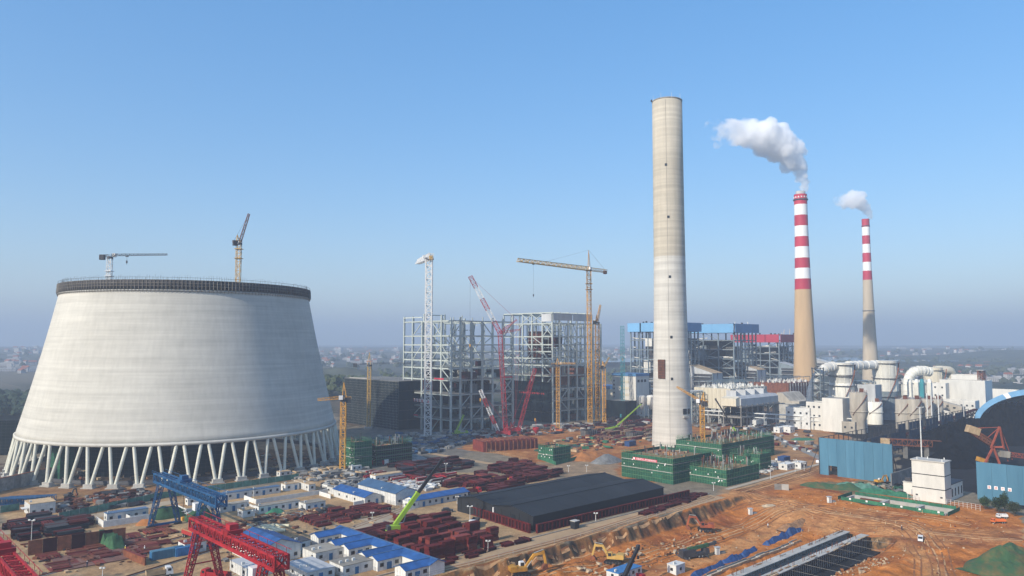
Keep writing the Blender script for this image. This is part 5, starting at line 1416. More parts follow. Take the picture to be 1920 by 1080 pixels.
for s0 in range(6):
    u0, u1 = 1.2 + s0 * 22, 1.2 + (s0 + 1) * 22 - .1
    MB().add([W3(*[x, u][0:1], 0, 0) if False else W3(x, u, z) for u in (u0, u1) for x, z in o_], [(k, k + 1, 41 + k + 1, 41 + k) for k in range(40)], True).build('vault_bay', 'dome_blue', ds)
for s0 in range(14):
    u0 = 4 + s0 * 9; rbm = MB()
    for k in range(40): rbm.bar(W3(i_[k][0], u0, i_[k][1]), W3(i_[k + 1][0], u0, i_[k + 1][1]), .5)
    rbm.build('arch_rib', 'frame_steel_old', ds)
MB().add([W3(x, 133, z) for x, z in o_], [tuple(range(41))]).build('end_wall', 'dark_steel', ds)
# bucket-wheel reclaimer
rc = thing('stacker_reclaimer', 'rusty red stacker reclaimer with raised boom standing in the coal', 'reclaimer', C(1866, 420), 0)
zb = zat(1866, 850, 420)
Q = lambda px, py, dy=0: PD(px, py, 420 + dy) - Vector((C(1866, 420).x, 420, 0))
for s_ in (-3, 3):
    for a_, b_, w in (((1845, 872), (1862, 838), .9), ((1875, 872), (1862, 838), .9), ((1858, 840), (1874, 800), .8), ((1882, 842), (1874, 800), .7), ((1845, 872), (1875, 872), .8), ((1862, 838), (1880, 838), .9)):
        MB().bar(Q(*a_, s_), Q(*b_, s_), w).build('portal_leg' if a_[1] > 860 else 'mast_leg', 'rust_red' if 'rust_red' in MATS else mat('rust_red', (.30, .07, .035), .7, var=.3).name, rc)
for k in range(4): MB().bar(Q(1858 + k * 3.5, 840 - k * 9, -3), Q(1858 + k * 3.5, 840 - k * 9, 3), .5).build('crossbeam', 'rust_red', rc)
MB().bar(Q(1838, 876), Q(1885, 880), 7, 3, True).build('bogie_frame', 'rust_red', rc)
MB().lattice(Q(1862, 834), Q(1818, 806), 3.0, 10, .4, .28).build('boom', 'rust', rc)
MB().bar(Q(1862, 832), Q(1818, 804), 1.6, .4, True).build('boom_belt', 'timber', rc)
MB().bar(Q(1814, 803), Q(1834, 810), 4, 4, True).build('boom_head', 'timber', rc)
for a_, b_ in (((1874, 801), (1820, 803)), ((1874, 801), (1850, 822)), ((1875, 800), (1898, 862)), ((1875, 800), (1890, 865))): MB().bar(Q(*a_), Q(*b_), .3).build('stay', 'rust_red', rc)
MB().bar(Q(1872, 850), Q(1890, 852), 4, 3.4, True).build('cab', 'concrete_stained', rc)
MB().lattice(Q(1880, 850), Q(1925, 856), 2.2, 8, .3, .2).build('counter_boom', 'rust_red', rc)
MB().bar(Q(1833, 860), Q(1850, 866), 3, 2.4, True).build('drive_house', 'crane_yellow', rc)
# lamp posts of the coal yard
def lamp(label, px, Y, ytop, ybase=None, group=None, base=None):
    c = base or C(px, Y); H = zat(px, ytop, c.y); t = thing('lamp_mast', label, 'lamp', (c.x, c.y, c.z), 0, group)
    H -= c.z
    MB().tube((0, 0, 0), (0, 0, H), max(.12, H * .013), max(.08, H * .008), 8).build('pole', 'white_panel', t)
    MB().box((0, 0, H), (H * .12 + .8, .25, .2)).build('crossarm', 'white_panel', t)
    for s_ in (-1, 1): MB().box((s_ * (H * .05 + .35), -.2, H + .25), (.6, .5, .4)).build('floodlight', 'white_panel', t)
    return t
lamp('tall white floodlight mast beside the conveyor foot', 1722, 440, 764)
lamp('tall white floodlight mast near the dome shed', 1804, 560, 750)
# white stair tower in front of the coal yard
W0 = G(1773, 946)
wb = thing('stair_tower', 'tall plain white tower block with low wing at the coal yard', 'building', W0, SITE)
hw = zat(1773, 868, W0.y)
for k in range(3):
    piece('wall', 'white_wall', wb, (4, 6.5, hw * (k + .5) / 3), (8, 13, hw / 3 - .35))
    if k: piece('storey_band', 'black_wall', wb, (4, 6.5, hw * k / 3), (8.1, 13.1, .35))
piece('roof_slab', 'concrete', wb, (4, 6.5, hw + .1), (8.8, 13.8, .45))
for x, y in ((1, 1), (1, 11), (5, 8), (7, 2)): MB().tube((x, y, hw + .3), (x, y, hw + 1.3), .25, .2, 8).build('roof_vent', 'white_panel', wb)
piece('wall', 'white_wall', wb, (17, 5.5, 3.4), (18, 9.5, 6.8), label='low wing wall'); piece('wing_roof', 'dark_steel', wb, (17, 5.5, 7.0), (18.6, 10.2, .35)); piece('wall', 'white_wall', wb, (9.5, 5.5, 8.4), (3, 8, 3.0))
for k in range(4): piece('window', 'window_dark', wb, (11.5 + k * 4.2, .72, 3.2), (1.2, .16, 3.4))
for z in (8.6, 9.0): piece('window', 'window_dark', wb, (9.6, 1.47, z), (1.1, .12, 1.4))
for y in (1.5, 11.3): piece('vent_grille', 'dark_steel', wb, (-.05, y, 2.6), (.12, .9, .6))
hb = thing('control_cabin', 'small cream cabin beside the white stair tower', 'cabin', G(1717, 928), SITE)
piece('wall', 'white_wall', hb, (2, 2.6, 2.6), (4, 5.2, 5.2)); piece('roof', 'concrete', hb, (2, 2.6, 5.35), (4.4, 5.6, .3)); piece('tank', 'dark_steel', hb, (1.6, 3.4, 6.4), (1.8, 2.6, 1.6)); piece('door', 'grey_cladding', hb, (-.05, 1.3, 1.2), (.15, 1.1, 2.2))
cwl = thing('boundary_wall', 'low concrete retaining wall behind the white stair tower', 'wall', G(1676, 912), SITE)
piece('wall', 'concrete_dark', cwl, (10, 0, 3.2), (26, .5, 6.4))
# ------------------------------------------------------------------ yard builders
def site_block(name, label, cat, near, rz=SITE, group=None):
    return thing(name, label, cat, near, rz, group)
def cabin(label, px, py, Lu, Lv, h=2.8, roof='grey_roof', wins=2, doors=1, blue=False, wall='white_panel', gable=None, name='site_cabin', awn=False, ac=1):
    "a prefabricated cabin; its near corner shows at the pixel; gable = direction of the ridge, 'u' or 'v'"
    t = thing(name, label, 'cabin', GT(px, py), SITE)
    piece('wall', wall, t, (Lu / 2, Lv / 2, h / 2), (Lu, Lv, h))
    if gable is None:
        piece('roof', roof, t, (Lu / 2, Lv / 2, h + .06), (Lu + .2, Lv + .2, .16))
    else:
        r = (Lv if gable == 'u' else Lu) * .17
        if gable == 'u':
            MB().extrude_x([(0, h), (Lv, h), (Lv / 2, h + r)], 0, Lu).build('gable_wall', wall, t)
            for s_ in (0, 1):
                e = [(-.5, -.5, h - .12), (Lu + .5, -.5, h - .12), (Lu + .5, Lv / 2, h + r + .1), (-.5, Lv / 2, h + r + .1)]
                if s_: e = [(x, Lv - y, z) for x, y, z in e][::-1]
                MB().add(e + [(x, y, z + .14) for x, y, z in e], [(3, 2, 1, 0), (4, 5, 6, 7), (0, 1, 5, 4), (1, 2, 6, 5), (2, 3, 7, 6), (3, 0, 4, 7)]).build('roof_slope', roof, t)
        else:
            MB().extrude_y([(0, h), (Lu, h), (Lu / 2, h + r)], 0, Lv).build('gable_wall', wall, t)
            for s_ in (0, 1):
                e = [(-.5, -.5, h - .12), (Lu / 2, -.5, h + r + .1), (Lu / 2, Lv + .5, h + r + .1), (-.5, Lv + .5, h - .12)]
                if s_: e = [(Lu - x, y, z) for x, y, z in e][::-1]
                MB().add(e + [(x, y, z + .14) for x, y, z in e], [(3, 2, 1, 0), (4, 5, 6, 7), (0, 1, 5, 4), (1, 2, 6, 5), (2, 3, 7, 6), (3, 0, 4, 7)]).build('roof_slope', roof, t)
    n_ = max(1, int(Lu / 3))
    for i in range(n_):
        x = Lu * (i + .5) / n_
        if i % 3 == 1 and doors: o = piece('door', 'door_blue', t, (x, -.04, 1.05), (1.2, .14, 2.1))
        else:
            o = piece('window', 'window_dark', t, (x, -.03, 1.6), (1.1, .12, 1.0)); piece('window_frame', 'blue_trim' if blue else 'white_panel', t, (x, -.06, 1.02), (1.3, .14, .1))
    n_ = max(1, int(Lv / 3.2))
    for i in range(n_):
        y = Lv * (i + .5) / n_
        if wins and (i % 2 == 0): piece('window', 'window_dark', t, (-.03, y, 1.6), (.12, 1.0, .9))
    for i in range(1, int(Lu / 1.9)): piece('panel_joint', 'grey_cladding', t, (i * Lu / int(Lu / 1.9), -.02, h / 2), (.06, .08, h))
    for i in range(1, int(Lv / 1.9)): piece('panel_joint', 'grey_cladding', t, (-.02, i * Lv / int(Lv / 1.9), h / 2), (.08, .06, h))
    for i in range(ac): piece('air_conditioner', 'white_panel', t, (1 + i * 2.2, Lv * .4, h + .5), (.9, .5, .7))
    return t
HUT = cabin('white guard hut with flat tan roof beside blue truss stack', 55, 968, 9, 10, 4.6, 'timber', doors=0)
piece('canopy', 'white_panel', HUT, (-1.2, 3, 2.9), (2.2, 4, .2))
cabin('white cabin with tan roof standing in walled yard under tower', 535, 921, 7, 4.4, 3.0, 'timber', blue=True)
cabin('narrow white cabin with blue window closing the walled yard', 579, 921, 3.4, 15, 3.0, 'timber', blue=True)
cabin('cabin pair under blue awning beside walled yard', 475, 931, 13, 4, 2.9, 'blue_roof_faded', blue=True)
cabin('cabin with pale blue awning roof behind blue gantry', 424, 938, 14, 4, 2.9, 'blue_roof_faded')
cabin('square cabin with grey green roof and two blue windows', 573, 959, 9, 6, 3.0, 'grey_roof', blue=True)
cabin('long white cabin with grey roof and blue roofed lean-to', 485, 964, 18, 4, 2.9, 'grey_roof', blue=True)
cabin('small white cabin with tan roof beside green tarpaulin heap', 455, 971, 5, 5, 2.8, 'timber', doors=0)
cabin('white cabin with small windows behind truck crane', 413, 962, 11, 3.4, 2.8, 'grey_roof')
cabin('long white shed with blue roof and row of doors', 684, 948, 8, 26, 3.4, 'blue_roof', gable='v')
cabin('windowless white hall with dark blue roof', 742, 948, 11, 30, 5.0, 'blue_roof_faded', gable='v', wins=0)
cabin('white bunkhouse with blue roof facing black warehouse', 777, 953, 29, 7, 3.0, 'blue_roof', gable='u', blue=True)
cabin('small white cabin attached to bunkhouse end', 768, 955, 4.5, 5, 2.9, 'white_panel', blue=True)
cabin('pair of white cabins at the end of blue roofed shed', 634, 930, 4, 10, 3.0, 'grey_roof', blue=True)
cabin('white shed with bright blue roof under red gantry', 485, 1062, 14, 20, 4.6, 'blue_roof', gable='v', blue=True)
cabin('flat roofed white cabin in front of bright blue shed', 462, 1086, 8, 12, 2.9, 'grey_cladding', ac=1)
cabin('grey roofed cabin with blue door behind red gantry', 592, 1056, 14, 9, 3.0, 'grey_roof', ac=2)
cabin('grey roofed cabin row with rooftop units beside blue offices', 643, 1082, 22, 8, 3.0, 'grey_roof', ac=3)
cabin('narrow white cabin behind red gantry end', 556, 1034, 5, 6, 2.9, 'dark_steel', blue=True)
cabin('white cabin at the foot of red gantry end legs', 575, 1094, 9, 14, 2.9, 'grey_cladding', ac=2)
cabin('white flat cabin with tan roof at cooling tower footings', 300 + 1350 / 6, 895, 6, 4, 2.6, 'timber', doors=0)
cabin('low white office with pale blue posters beside red pump boom', 672, 872, 16, 6, 4.2, 'grey_cladding', doors=1)
cabin('tiny white cabin beside orange yellow crane', 660, 884, 6, 4, 2.6, 'white_panel', doors=0)
cabin('green grey tarpaulin roofed store in the pipe yard', 704, 905, 16, 5, 3.2, 'timber', doors=0)
cabin('white and blue bunkhouse row behind green blocks', 1462, 812, 20, 5, 4, 'white_panel', blue=True)
cabin('cream cabin beside the bunkhouse row behind green blocks', 1482, 812, 7, 6, 4.5, 'white_panel', doors=0)
cabin('white cabin under the pipe bridge', 1418, 800, 18, 6, 5, 'white_panel', doors=0)
cabin('white cabin with blue tarpaulin beside dirt road', 1476, 882, 10, 5, 3, 'white_panel', doors=0)
cabin('white site box at the corner of blue sheet wall', 1502, 880, 7, 5, 3.4, 'white_panel', doors=0)
cabin('white lidded cabin in the pit with blue interior', 1160, 1092, 12, 5, 2.6, 'blue_trim', doors=0)
cabin('white site box beside green crane truck in the pit', 1268, 1079, 5, 3.5, 3, 'white_panel', doors=0)

# comb-shaped office with blue roofs
OFF = GT(597, 1026)
of = thing('site_office', 'comb shaped white office with bright blue roofs in the yard', 'office', OFF, SITE)
oa = ab_of(OFF); o_end = ab_of(GT(838, 1062)); 
spx, spw = 8.5, 5.6
ylen = 56.5
def gable_roof(t, x0, x1, y0, y1, h, axis, m):
    if axis == 'u':
        r = (y1 - y0) * .20; ym = (y0 + y1) / 2
        for a_, b_ in ((y0 - .4, ym), (y1 + .4, ym)):
            e = [(x0 - .4, a_, h - .1), (x1, a_, h - .1), (x1, b_, h + r), (x0 - .4, b_, h + r)]
            MB().add(e + [(x, y, z + .14) for x, y, z in e], [(3, 2, 1, 0), (4, 5, 6, 7), (0, 1, 5, 4), (1, 2, 6, 5), (2, 3, 7, 6), (3, 0, 4, 7)]).build('roof_slope', m, t)
        MB().extrude_x([(y0, h - .05), (y1, h - .05), (ym, h + r - .08)], x0, x1).build('gable_wall', 'white_panel', t)
        member('ridge_cap', 'blue_roof_faded', t, (x0 - .4, ym, h + r + .16), (x1, ym, h + r + .16), .4, .12)
    else:
        r = (x1 - x0) * .20; xm = (x0 + x1) / 2
        for a_, b_ in ((x0 - .4, xm), (x1 + .4, xm)):
            e = [(a_, y0 - .4, h - .1), (a_, y1 + .4, h - .1), (b_, y1 + .4, h + r), (b_, y0 - .4, h + r)]
            MB().add(e + [(x, y, z + .14) for x, y, z in e], [(3, 2, 1, 0), (4, 5, 6, 7), (0, 1, 5, 4), (1, 2, 6, 5), (2, 3, 7, 6), (3, 0, 4, 7)]).build('roof_slope', m, t)
        MB().extrude_y([(x0, h - .05), (x1, h - .05), (xm, h + r - .08)], y0, y1).build('gable_wall', 'white_panel', t)
        member('ridge_cap', 'blue_roof_faded', t, (xm, y0 - .4, h + r + .16), (xm, y1 + .4, h + r + .16), .4, .12)
piece('wall', 'white_panel', of, (spx + spw / 2, 5.5 - ylen / 2, 1.6), (spw, ylen, 3.2))
gable_roof(of, spx, spx + spw, 5.5 - ylen, 5.5, 3.2, 'v', 'blue_roof')
for k, y0 in enumerate((0, -12.6, -19.2, -31.0, -36.6, -50.5)):
    lx = (0, -.6, .2, -.4, -.2, .3)[k]
    piece('wall', 'white_panel', of, ((spx + lx) / 2, y0 + 2.75, 1.55), (spx - lx, 5.5, 3.1))
    gable_roof(of, lx, spx + 2.6, y0, y0 + 5.5, 3.14, 'u', 'blue_roof')
    for i in range(3):
        x = lx + 1.5 + i * 2.7
        if i == 1: piece('door', 'door_blue', of, (x, y0 - .05, 1.1), (1.7, .16, 2.1))
        else: piece('window', 'window_dark', of, (x, y0 - .04, 1.7), (1.3, .14, 1.1))
    for i in range(4): piece('panel_joint', 'grey_cladding', of, (lx + (i + 1) * 1.9, y0 - .02, 1.5), (.06, .08, 3.0))
    for i in range(3): piece('panel_joint', 'grey_cladding', of, (lx - .02, y0 + 1.38 * (i + 1), 1.5), (.08, .06, 3.0))
    piece('plinth', 'grey_cladding', of, (lx - .05, y0 + 2.75, .55), (.16, 3.6, 1.1))

# walled compounds
def wall_ring(label, px, py, Lu, Lv, h=1.8, sides='0123', m='white_panel'):
    t = thing('compound_wall', label, 'wall', GT(px, py), SITE)
    for k, (c_, d_) in enumerate((((Lu / 2, 0, h / 2), (Lu, .25, h)), ((Lu, Lv / 2, h / 2), (.25, Lv, h)), ((Lu / 2, Lv, h / 2), (Lu, .25, h)), ((0, Lv / 2, h / 2), (.25, Lv, h)))):
        if str(k) in sides: piece('wall_panel', m, t, c_, d_)
    return t
wall_ring('low white compound wall round blue awning store', 194, 989, 16, 10, 2.3, '03')
cabin('cabin with blue awning inside white compound wall', 200, 980, 15, 4, 3.2, 'blue_roof_faded', doors=1)
wall_ring('short white wall of two sides beside blue awning store', 244, 980, 6, 5, 2.4, '03')
wall_ring('white compound wall beneath blue gantry', 349, 963, 26, 12, 1.9, '03')
cabin('long cabin with grey blue roof inside compound under blue gantry', 352, 948, 20, 3, 2.8, 'blue_roof_faded', doors=1)
wall_ring('white wall round cabins by cooling tower footings', 480, 945, 38, 12, 1.9, '013')
wall_ring('white wall beside square cabin with blue windows', 480, 958, 12, 10, 1.8, '03')
wall_ring('white wall beside shed with row of doors', 620, 935, 14, 10, 1.8, '3')
wall_ring('short white screen wall before blue roofed shed', 663, 951, 9, .4, 2.2, '0')
rw = thing('retaining_wall', 'long grey panelled retaining wall left of cooling tower feet', 'wall', G(0, 922), 0)
a_, b_ = G(0, 922), G(128, 893); dw_ = b_ - a_; rw.rotation_euler = (0, 0, math.atan2(dw_.y, dw_.x))
for i in range(-4, 11): piece('wall_panel', 'stone_grey', rw, (dw_.length * (i + .5) / 11, 0, 3.0), (dw_.length / 11 - .1, .5, 6.0))
piece('coping', 'rust', rw, (dw_.length * .3, .3, 6.1), (dw_.length * 1.5, 1.0, .3))
rw['label'] = 'long grey panelled retaining wall beside the cooling tower feet'

# ------------------------------------------------------------------ black warehouse
WH = G(1000, 996)
whh = zat(1000, 968, WH.y); LW = (G(872, 956) - WH).length
e2 = G(1234, 912, whh); LUW = (Vector((e2.x, e2.y, 0)) - WH).dot(U)
wh = thing('warehouse', 'long low black warehouse with twin ridged dark roof', 'warehouse', WH, SITE)
hw2 = LW / 2
prof_ = [(0, 0), (0, whh), (LW * .25, whh + 2.0), (LW * .5, whh + .5), (LW * .75, whh + 2.0), (LW, whh), (LW, 0)]
MB().extrude_x(prof_, 0, LUW).build('wall', 'black_wall', wh)
nb2 = 12
for k in range(4):
    (ya, za), (yb, zb) = prof_[1 + k], prof_[2 + k]
    if k == 0: ya -= .6; za -= .1
    if k == 3: yb += .6; zb -= .1
    for i in range(nb2):
        x0, x1 = LUW * i / nb2 + (0 if i else -.6), LUW * (i + 1) / nb2 - .02
        e = [(x0, ya, za + .1), (x1, ya, za + .1), (x1, yb, zb + .1), (x0, yb, zb + .1)]
        MB().add(e + [(x, y, z + .12 + .03 * ((i + k) % 2)) for x, y, z in e], [(3, 2, 1, 0), (4, 5, 6, 7), (0, 1, 5, 4), (1, 2, 6, 5), (2, 3, 7, 6), (3, 0, 4, 7)]).build('roof_panel', 'black_roof', wh)
for k in (1, 3): y, z = prof_[k + 1 if k == 1 else 4]; member('ridge_cap', 'black_roof', wh, (-.6, y, z + .32), (LUW, y, z + .32), .5, .12)
piece('door', 'black_steel', wh, (-.1, LW * .66, 1.9), (.25, 4.4, 3.8)); piece('downpipe', 'letter_white', wh, (-.35, LW * .49, 3.4), (.4, .5, 3.6))
for f in (.24, .86): piece('window', 'window_dark', wh, (-.1, LW * f, 3.6), (.25, 1.8, 1.4)); piece('window_frame', 'dark_steel', wh, (-.12, LW * f, 2.8), (.3, 2.1, .15))
for i in range(9): piece('wall_joint', 'black_steel', wh, (-.06, LW * (i + .5) / 9, whh / 2), (.1, .12, whh))

# ------------------------------------------------------------------ painted steel in the yards
IB = MB().box((0, 0, .46), (1, 1, .08)).box((0, 0, -.46), (1, 1, .08)).box((0, 0, 0), (1, .16, .84))
IBM = {}
def ibeam(parent, m, c, d, rz=0.0):
    if m not in IBM: IBM[m] = IB.mesh('girder_' + m, m)
    o = link('girder', IBM[m], parent, c, rz); o.scale = d; return o
PIM = {}
def pipelen(parent, m, c, d, rz=0.0):
    if m not in PIM: PIM[m] = MB().tube((-.5, 0, 0), (.5, 0, 0), .5, .5, 10).mesh('pipe_' + m, m)
    o = link('pipe', PIM[m], parent, c, rz); o.scale = d; return o
BXR = MB().box((0, 0, 0), (1, .96, .96))
for k in range(5): BXR.box((-.5 + .25 * k, 0, 0), (.05, 1.0, 1.0))
BXM = {}
def boxgirder(parent, m, c, d, rz=0.0):
    if m not in BXM: BXM[m] = BXR.mesh('box_girder_' + m, m)
    o = link('box_girder', BXM[m], parent, c, rz); o.scale = d; return o
def yard(poly, step, make, seed, jitter=.25, skip=.0):
    "walk a grid over an outline given in pixels and call make(point, rng) on each cell"
    rg = random.Random(seed); P_ = [ab_of(G(*q)) for q in poly]
    A0, A1 = min(p[0] for p in P_), max(p[0] for p in P_); B0_, B1_ = min(p[1] for p in P_), max(p[1] for p in P_)
    out = []
    for a in np.arange(A0, A1, step[0]):
        for b_ in np.arange(B0_, B1_, step[1]):
            aa, bb = a + rg.uniform(-jitter, jitter) * step[0], b_ + rg.uniform(-jitter, jitter) * step[1]
            if rg.random() < skip: continue
            if bool(inside(P_, np.array([aa]), np.array([bb]))[0]): make(site(aa, bb), rg)
def stack_girders(label, group, m, L=(6, 10), n=(3, 5), layers=(1, 3), turn=0.0, w=.7, h=.9, gap=.25, kind_='girder_stack', pipe=False, cross=.16):
    def mk(p, rg):
        cr = rg.random() < cross; nl = rg.randint(*layers)
        lb = label + ', ' + ('one layer high', 'two layers high', 'three layers high', 'four layers high')[nl - 1] + (', lying crosswise' if cr else '')
        t = thing(kind_, lb, 'steel stack', (p.x, p.y, ztp(p)), SITE + turn + rg.gauss(0, .06) + (math.pi / 2 if cr else 0), group)
        l_ = rg.uniform(*L); z = 0
        for k in range(nl):
            c_ = rg.randint(*n)
            for i in range(c_): (pipelen if pipe else ibeam)(t, rg.choice(m), (rg.uniform(-.3, .3), (i - (c_ - 1) / 2) * (w + gap), z + h / 2 + .1), (l_ * rg.uniform(.85, 1), w, h))
            z += h + .15
    return mk
def stack_boxes(label, group, m, L=(3.5, 6), W=(2, 3), H=(1.0, 1.4), layers=(1, 4), turn=0.0):
    def mk(p, rg):
        nl = rg.randint(*layers); l_, w_ = rg.uniform(*L), rg.uniform(*W); z = 0
        lb = ('long' if l_ > 4.7 else 'short') + label[4:] + ', ' + ('one box', 'two boxes', 'three boxes', 'four boxes')[nl - 1] + ' high'
        t = thing('box_girder_stack', lb, 'steel stack', (p.x, p.y, ztp(p)), SITE + turn + rg.gauss(0, .05), group)
        for k in range(nl):
            h_ = rg.uniform(*H); boxgirder(t, rg.choice(m), (rg.uniform(-.15, .15), rg.uniform(-.15, .15), z + h_ / 2), (l_, w_, h_), rg.gauss(0, .03)); z += h_ + .06
    return mk
MR = ('maroon_steel', 'maroon_steel', 'maroon_dark', 'red_oxide')
yard([(742, 1012), (800, 985), (870, 990), (905, 1005), (940, 1010), (905, 1030), (800, 1060), (748, 1030)], (5.6, 4.2), stack_boxes('tall stack of dark red box girders beside lime mobile crane', 'box girder stacks beside the lime crane', ('maroon_steel', 'red_oxide', 'maroon_steel'), layers=(2, 4)), 11)
yard([(660, 1012), (700, 985), (800, 968), (852, 985), (790, 1000), (740, 1020), (720, 1035)], (9.5, 4.4), stack_girders('stack of dark red girders behind blue roofed office', 'girder stacks behind the office', MR, layers=(1, 3)), 12)
yard([(835, 912), (900, 892), (1000, 902), (925, 928)], (7.5, 3.9), stack_girders('stack of maroon girders beside the black roof', 'girder stacks beside the black roof', MR, L=(5, 7), layers=(2, 3)), 13)
yard([(912, 880), (960, 866), (1062, 890), (1005, 905)], (8.2, 3.9), stack_girders('stack of maroon girders behind black warehouse', 'girder stacks behind the warehouse', MR, L=(6, 8), layers=(2, 3)), 14)
yard([(735, 872), (850, 862), (905, 876), (760, 898)], (9, 4.4), stack_girders('stack of dark girders by the grey gravel', 'girder stacks by the gravel', ('maroon_dark', 'maroon_steel', 'dark_steel'), layers=(1, 3)), 15)
yard([(690, 885), (790, 895), (860, 890), (840, 905), (780, 912), (690, 910)], (9, 4.2), stack_girders('stack of crimson and grey pipes behind the blue roofed halls', 'pipe stacks behind the halls', ('maroon_steel', 'crane_red', 'maroon_dark', 'concrete'), layers=(1, 2), pipe=True, kind_='pipe_stack'), 16)
yard([(575, 970), (640, 958), (715, 950), (730, 960), (640, 980), (580, 990)], (7, 3.4), stack_girders('low bundle of maroon pipes along the yard fence', 'bundles along the yard fence', ('red_oxide', 'maroon_steel', 'maroon_dark'), L=(5, 7), n=(4, 6), kind_='pipe_bundle', pipe=True, cross=0, layers=(1, 2)), 17)
yard([(60, 1040), (200, 1000), (300, 985), (362, 1020), (250, 1056), (80, 1076)], (6.5, 4.6), stack_girders('flat bundle of red oxide steel in the plate yard', 'bundles in the plate yard', ('red_oxide', 'maroon_steel', 'rust'), L=(5, 6.5), n=(4, 6), kind_='steel_bundle', layers=(1, 1), h=.5), 18, skip=.45)
yard([(0, 985), (90, 975), (180, 978), (150, 1000), (60, 1015), (0, 1020)], (9, 4.5), stack_girders('dark stack of steel plates beside the dirt track', 'dark stacks beside the dirt track', ('maroon_dark', 'dark_steel', 'maroon_steel'), layers=(2, 3), n=(4, 6)), 19)
yard([(826, 1052), (960, 1018), (1000, 1008), (1000, 1014), (836, 1058)], (5.5, 2.6), stack_girders('low maroon frame lying along the haul road kerb', 'frames along the haul road', ('maroon_steel', 'maroon_dark'), L=(4, 5), n=(3, 4), kind_='steel_bundle', layers=(1, 1)), 20)
yard([(1190, 968), (1310, 925), (1330, 928), (1200, 972)], (5.5, 2.6), stack_girders('low maroon bundle between warehouse and haul road', 'bundles between warehouse and road', ('maroon_steel', 'maroon_dark'), L=(4, 5), n=(3, 4), kind_='steel_bundle', layers=(1, 1)), 21)
yard([(1110, 810), (1222, 800), (1222, 822), (1130, 826)], (12, 6), stack_girders('long red steel member lying near the bare chimney', 'members near the bare chimney', ('red_oxide', 'maroon_steel', 'timber'), L=(9, 14), n=(3, 5), layers=(1, 3)), 22)
yard([(1130, 790), (1222, 786), (1222, 800), (1120, 803)], (14, 8), stack_girders('dim red steel stack behind the red laydown yard', 'stacks behind the laydown yard', ('maroon_steel', 'dark_steel', 'maroon_dark'), L=(9, 14), n=(3, 5), layers=(2, 4)), 23)
# upright frames leaning round the warehouse
def upright_row(label, p, q, n_, h, group):
    for i in range(n_):
        c_ = p.lerp(q, (i + .5) / n_); d_ = (q - p); t = thing('leaning_steelwork', label, 'steelwork', c_, math.atan2(d_.y, d_.x), group)
        L_p = d_.length / n_ - .4
        for s_ in range(3): piece('post', 'maroon_steel', t, (-L_p / 2 + L_p * s_ / 2, 0, h / 2), (.3, .9, h))
        for z in (.2, h - .2): piece('rail', 'maroon_steel', t, (0, 0, z), (L_p, .9, .35))
        piece('sheet', 'maroon_dark', t, (0, .1, h / 2), (L_p - .4, .35, h - .6))
upright_row('maroon panel frame leaning along the warehouse front', G(885, 965), G(994, 1000), 9, 3.4, 'panels along the warehouse front')
upright_row('maroon panel frame standing along the sunless warehouse side', G(1006, 1000), G(1292, 932), 24, 3.2, 'panels along the warehouse side')
# the long rusty caisson
cs = thing('steel_caisson', 'long rust red ribbed steel caisson lying by the gravel', 'caisson', G(909, 848), SITE - .25)
boxgirder(cs, 'red_oxide', (19, 8, 3.2), (38, 15, 6.4)); cs.children[0].name = 'hull'
for k in range(12): piece('rib', 'rust', cs, (1.5 + k * 3.2, .2, 3.0), (.5, .8, 6.0)); piece('rib', 'rust', cs, (1.5 + k * 3.2, 8, 6.6), (.5, 15, .5))
for k in range(6): piece('rib', 'rust', cs, (-.2, 1.5 + k * 2.6, 3.0), (.6, .5, 6.0))
# steel casks and boxes near the chimney
for k, (px, py, L_, W_) in enumerate(((1100, 818, 12, 6), (1188, 822, 12, 7), (1168, 800, 14, 6), (1140, 792, 9, 6))):
    t = thing('formwork_tub', ('open grey formwork tub on red soil', 'open grey formwork tub nearest the bare chimney', 'dark open formwork tub in the laydown yard', 'small red formwork tub beside lime crane truck')[k], 'formwork', G(px, py), SITE)
    t['label'] = t['label'].replace('nearest', 'close to')
    m_ = ('dark_steel', 'dark_steel', 'maroon_steel', 'maroon_dark')[k]
    for c_, d_ in (((L_ / 2, 0, 2), (L_, .3, 4)), ((L_ / 2, W_, 2), (L_, .3, 4)), ((0, W_ / 2, 2), (.3, W_, 4)), ((L_, W_ / 2, 2), (.3, W_, 4)), ((L_ / 2, W_ / 2, .2), (L_, W_, .3))): piece('side_plate', m_, t, c_, d_)
    for i in range(5): piece('stiffener', 'concrete_dark', t, (-.25, W_ * (i + .5) / 5, 2), (.2, .3, 4)); piece('stiffener', 'concrete_dark', t, (L_ * (i + .5) / 5, -.25, 2), (.3, .2, 4))

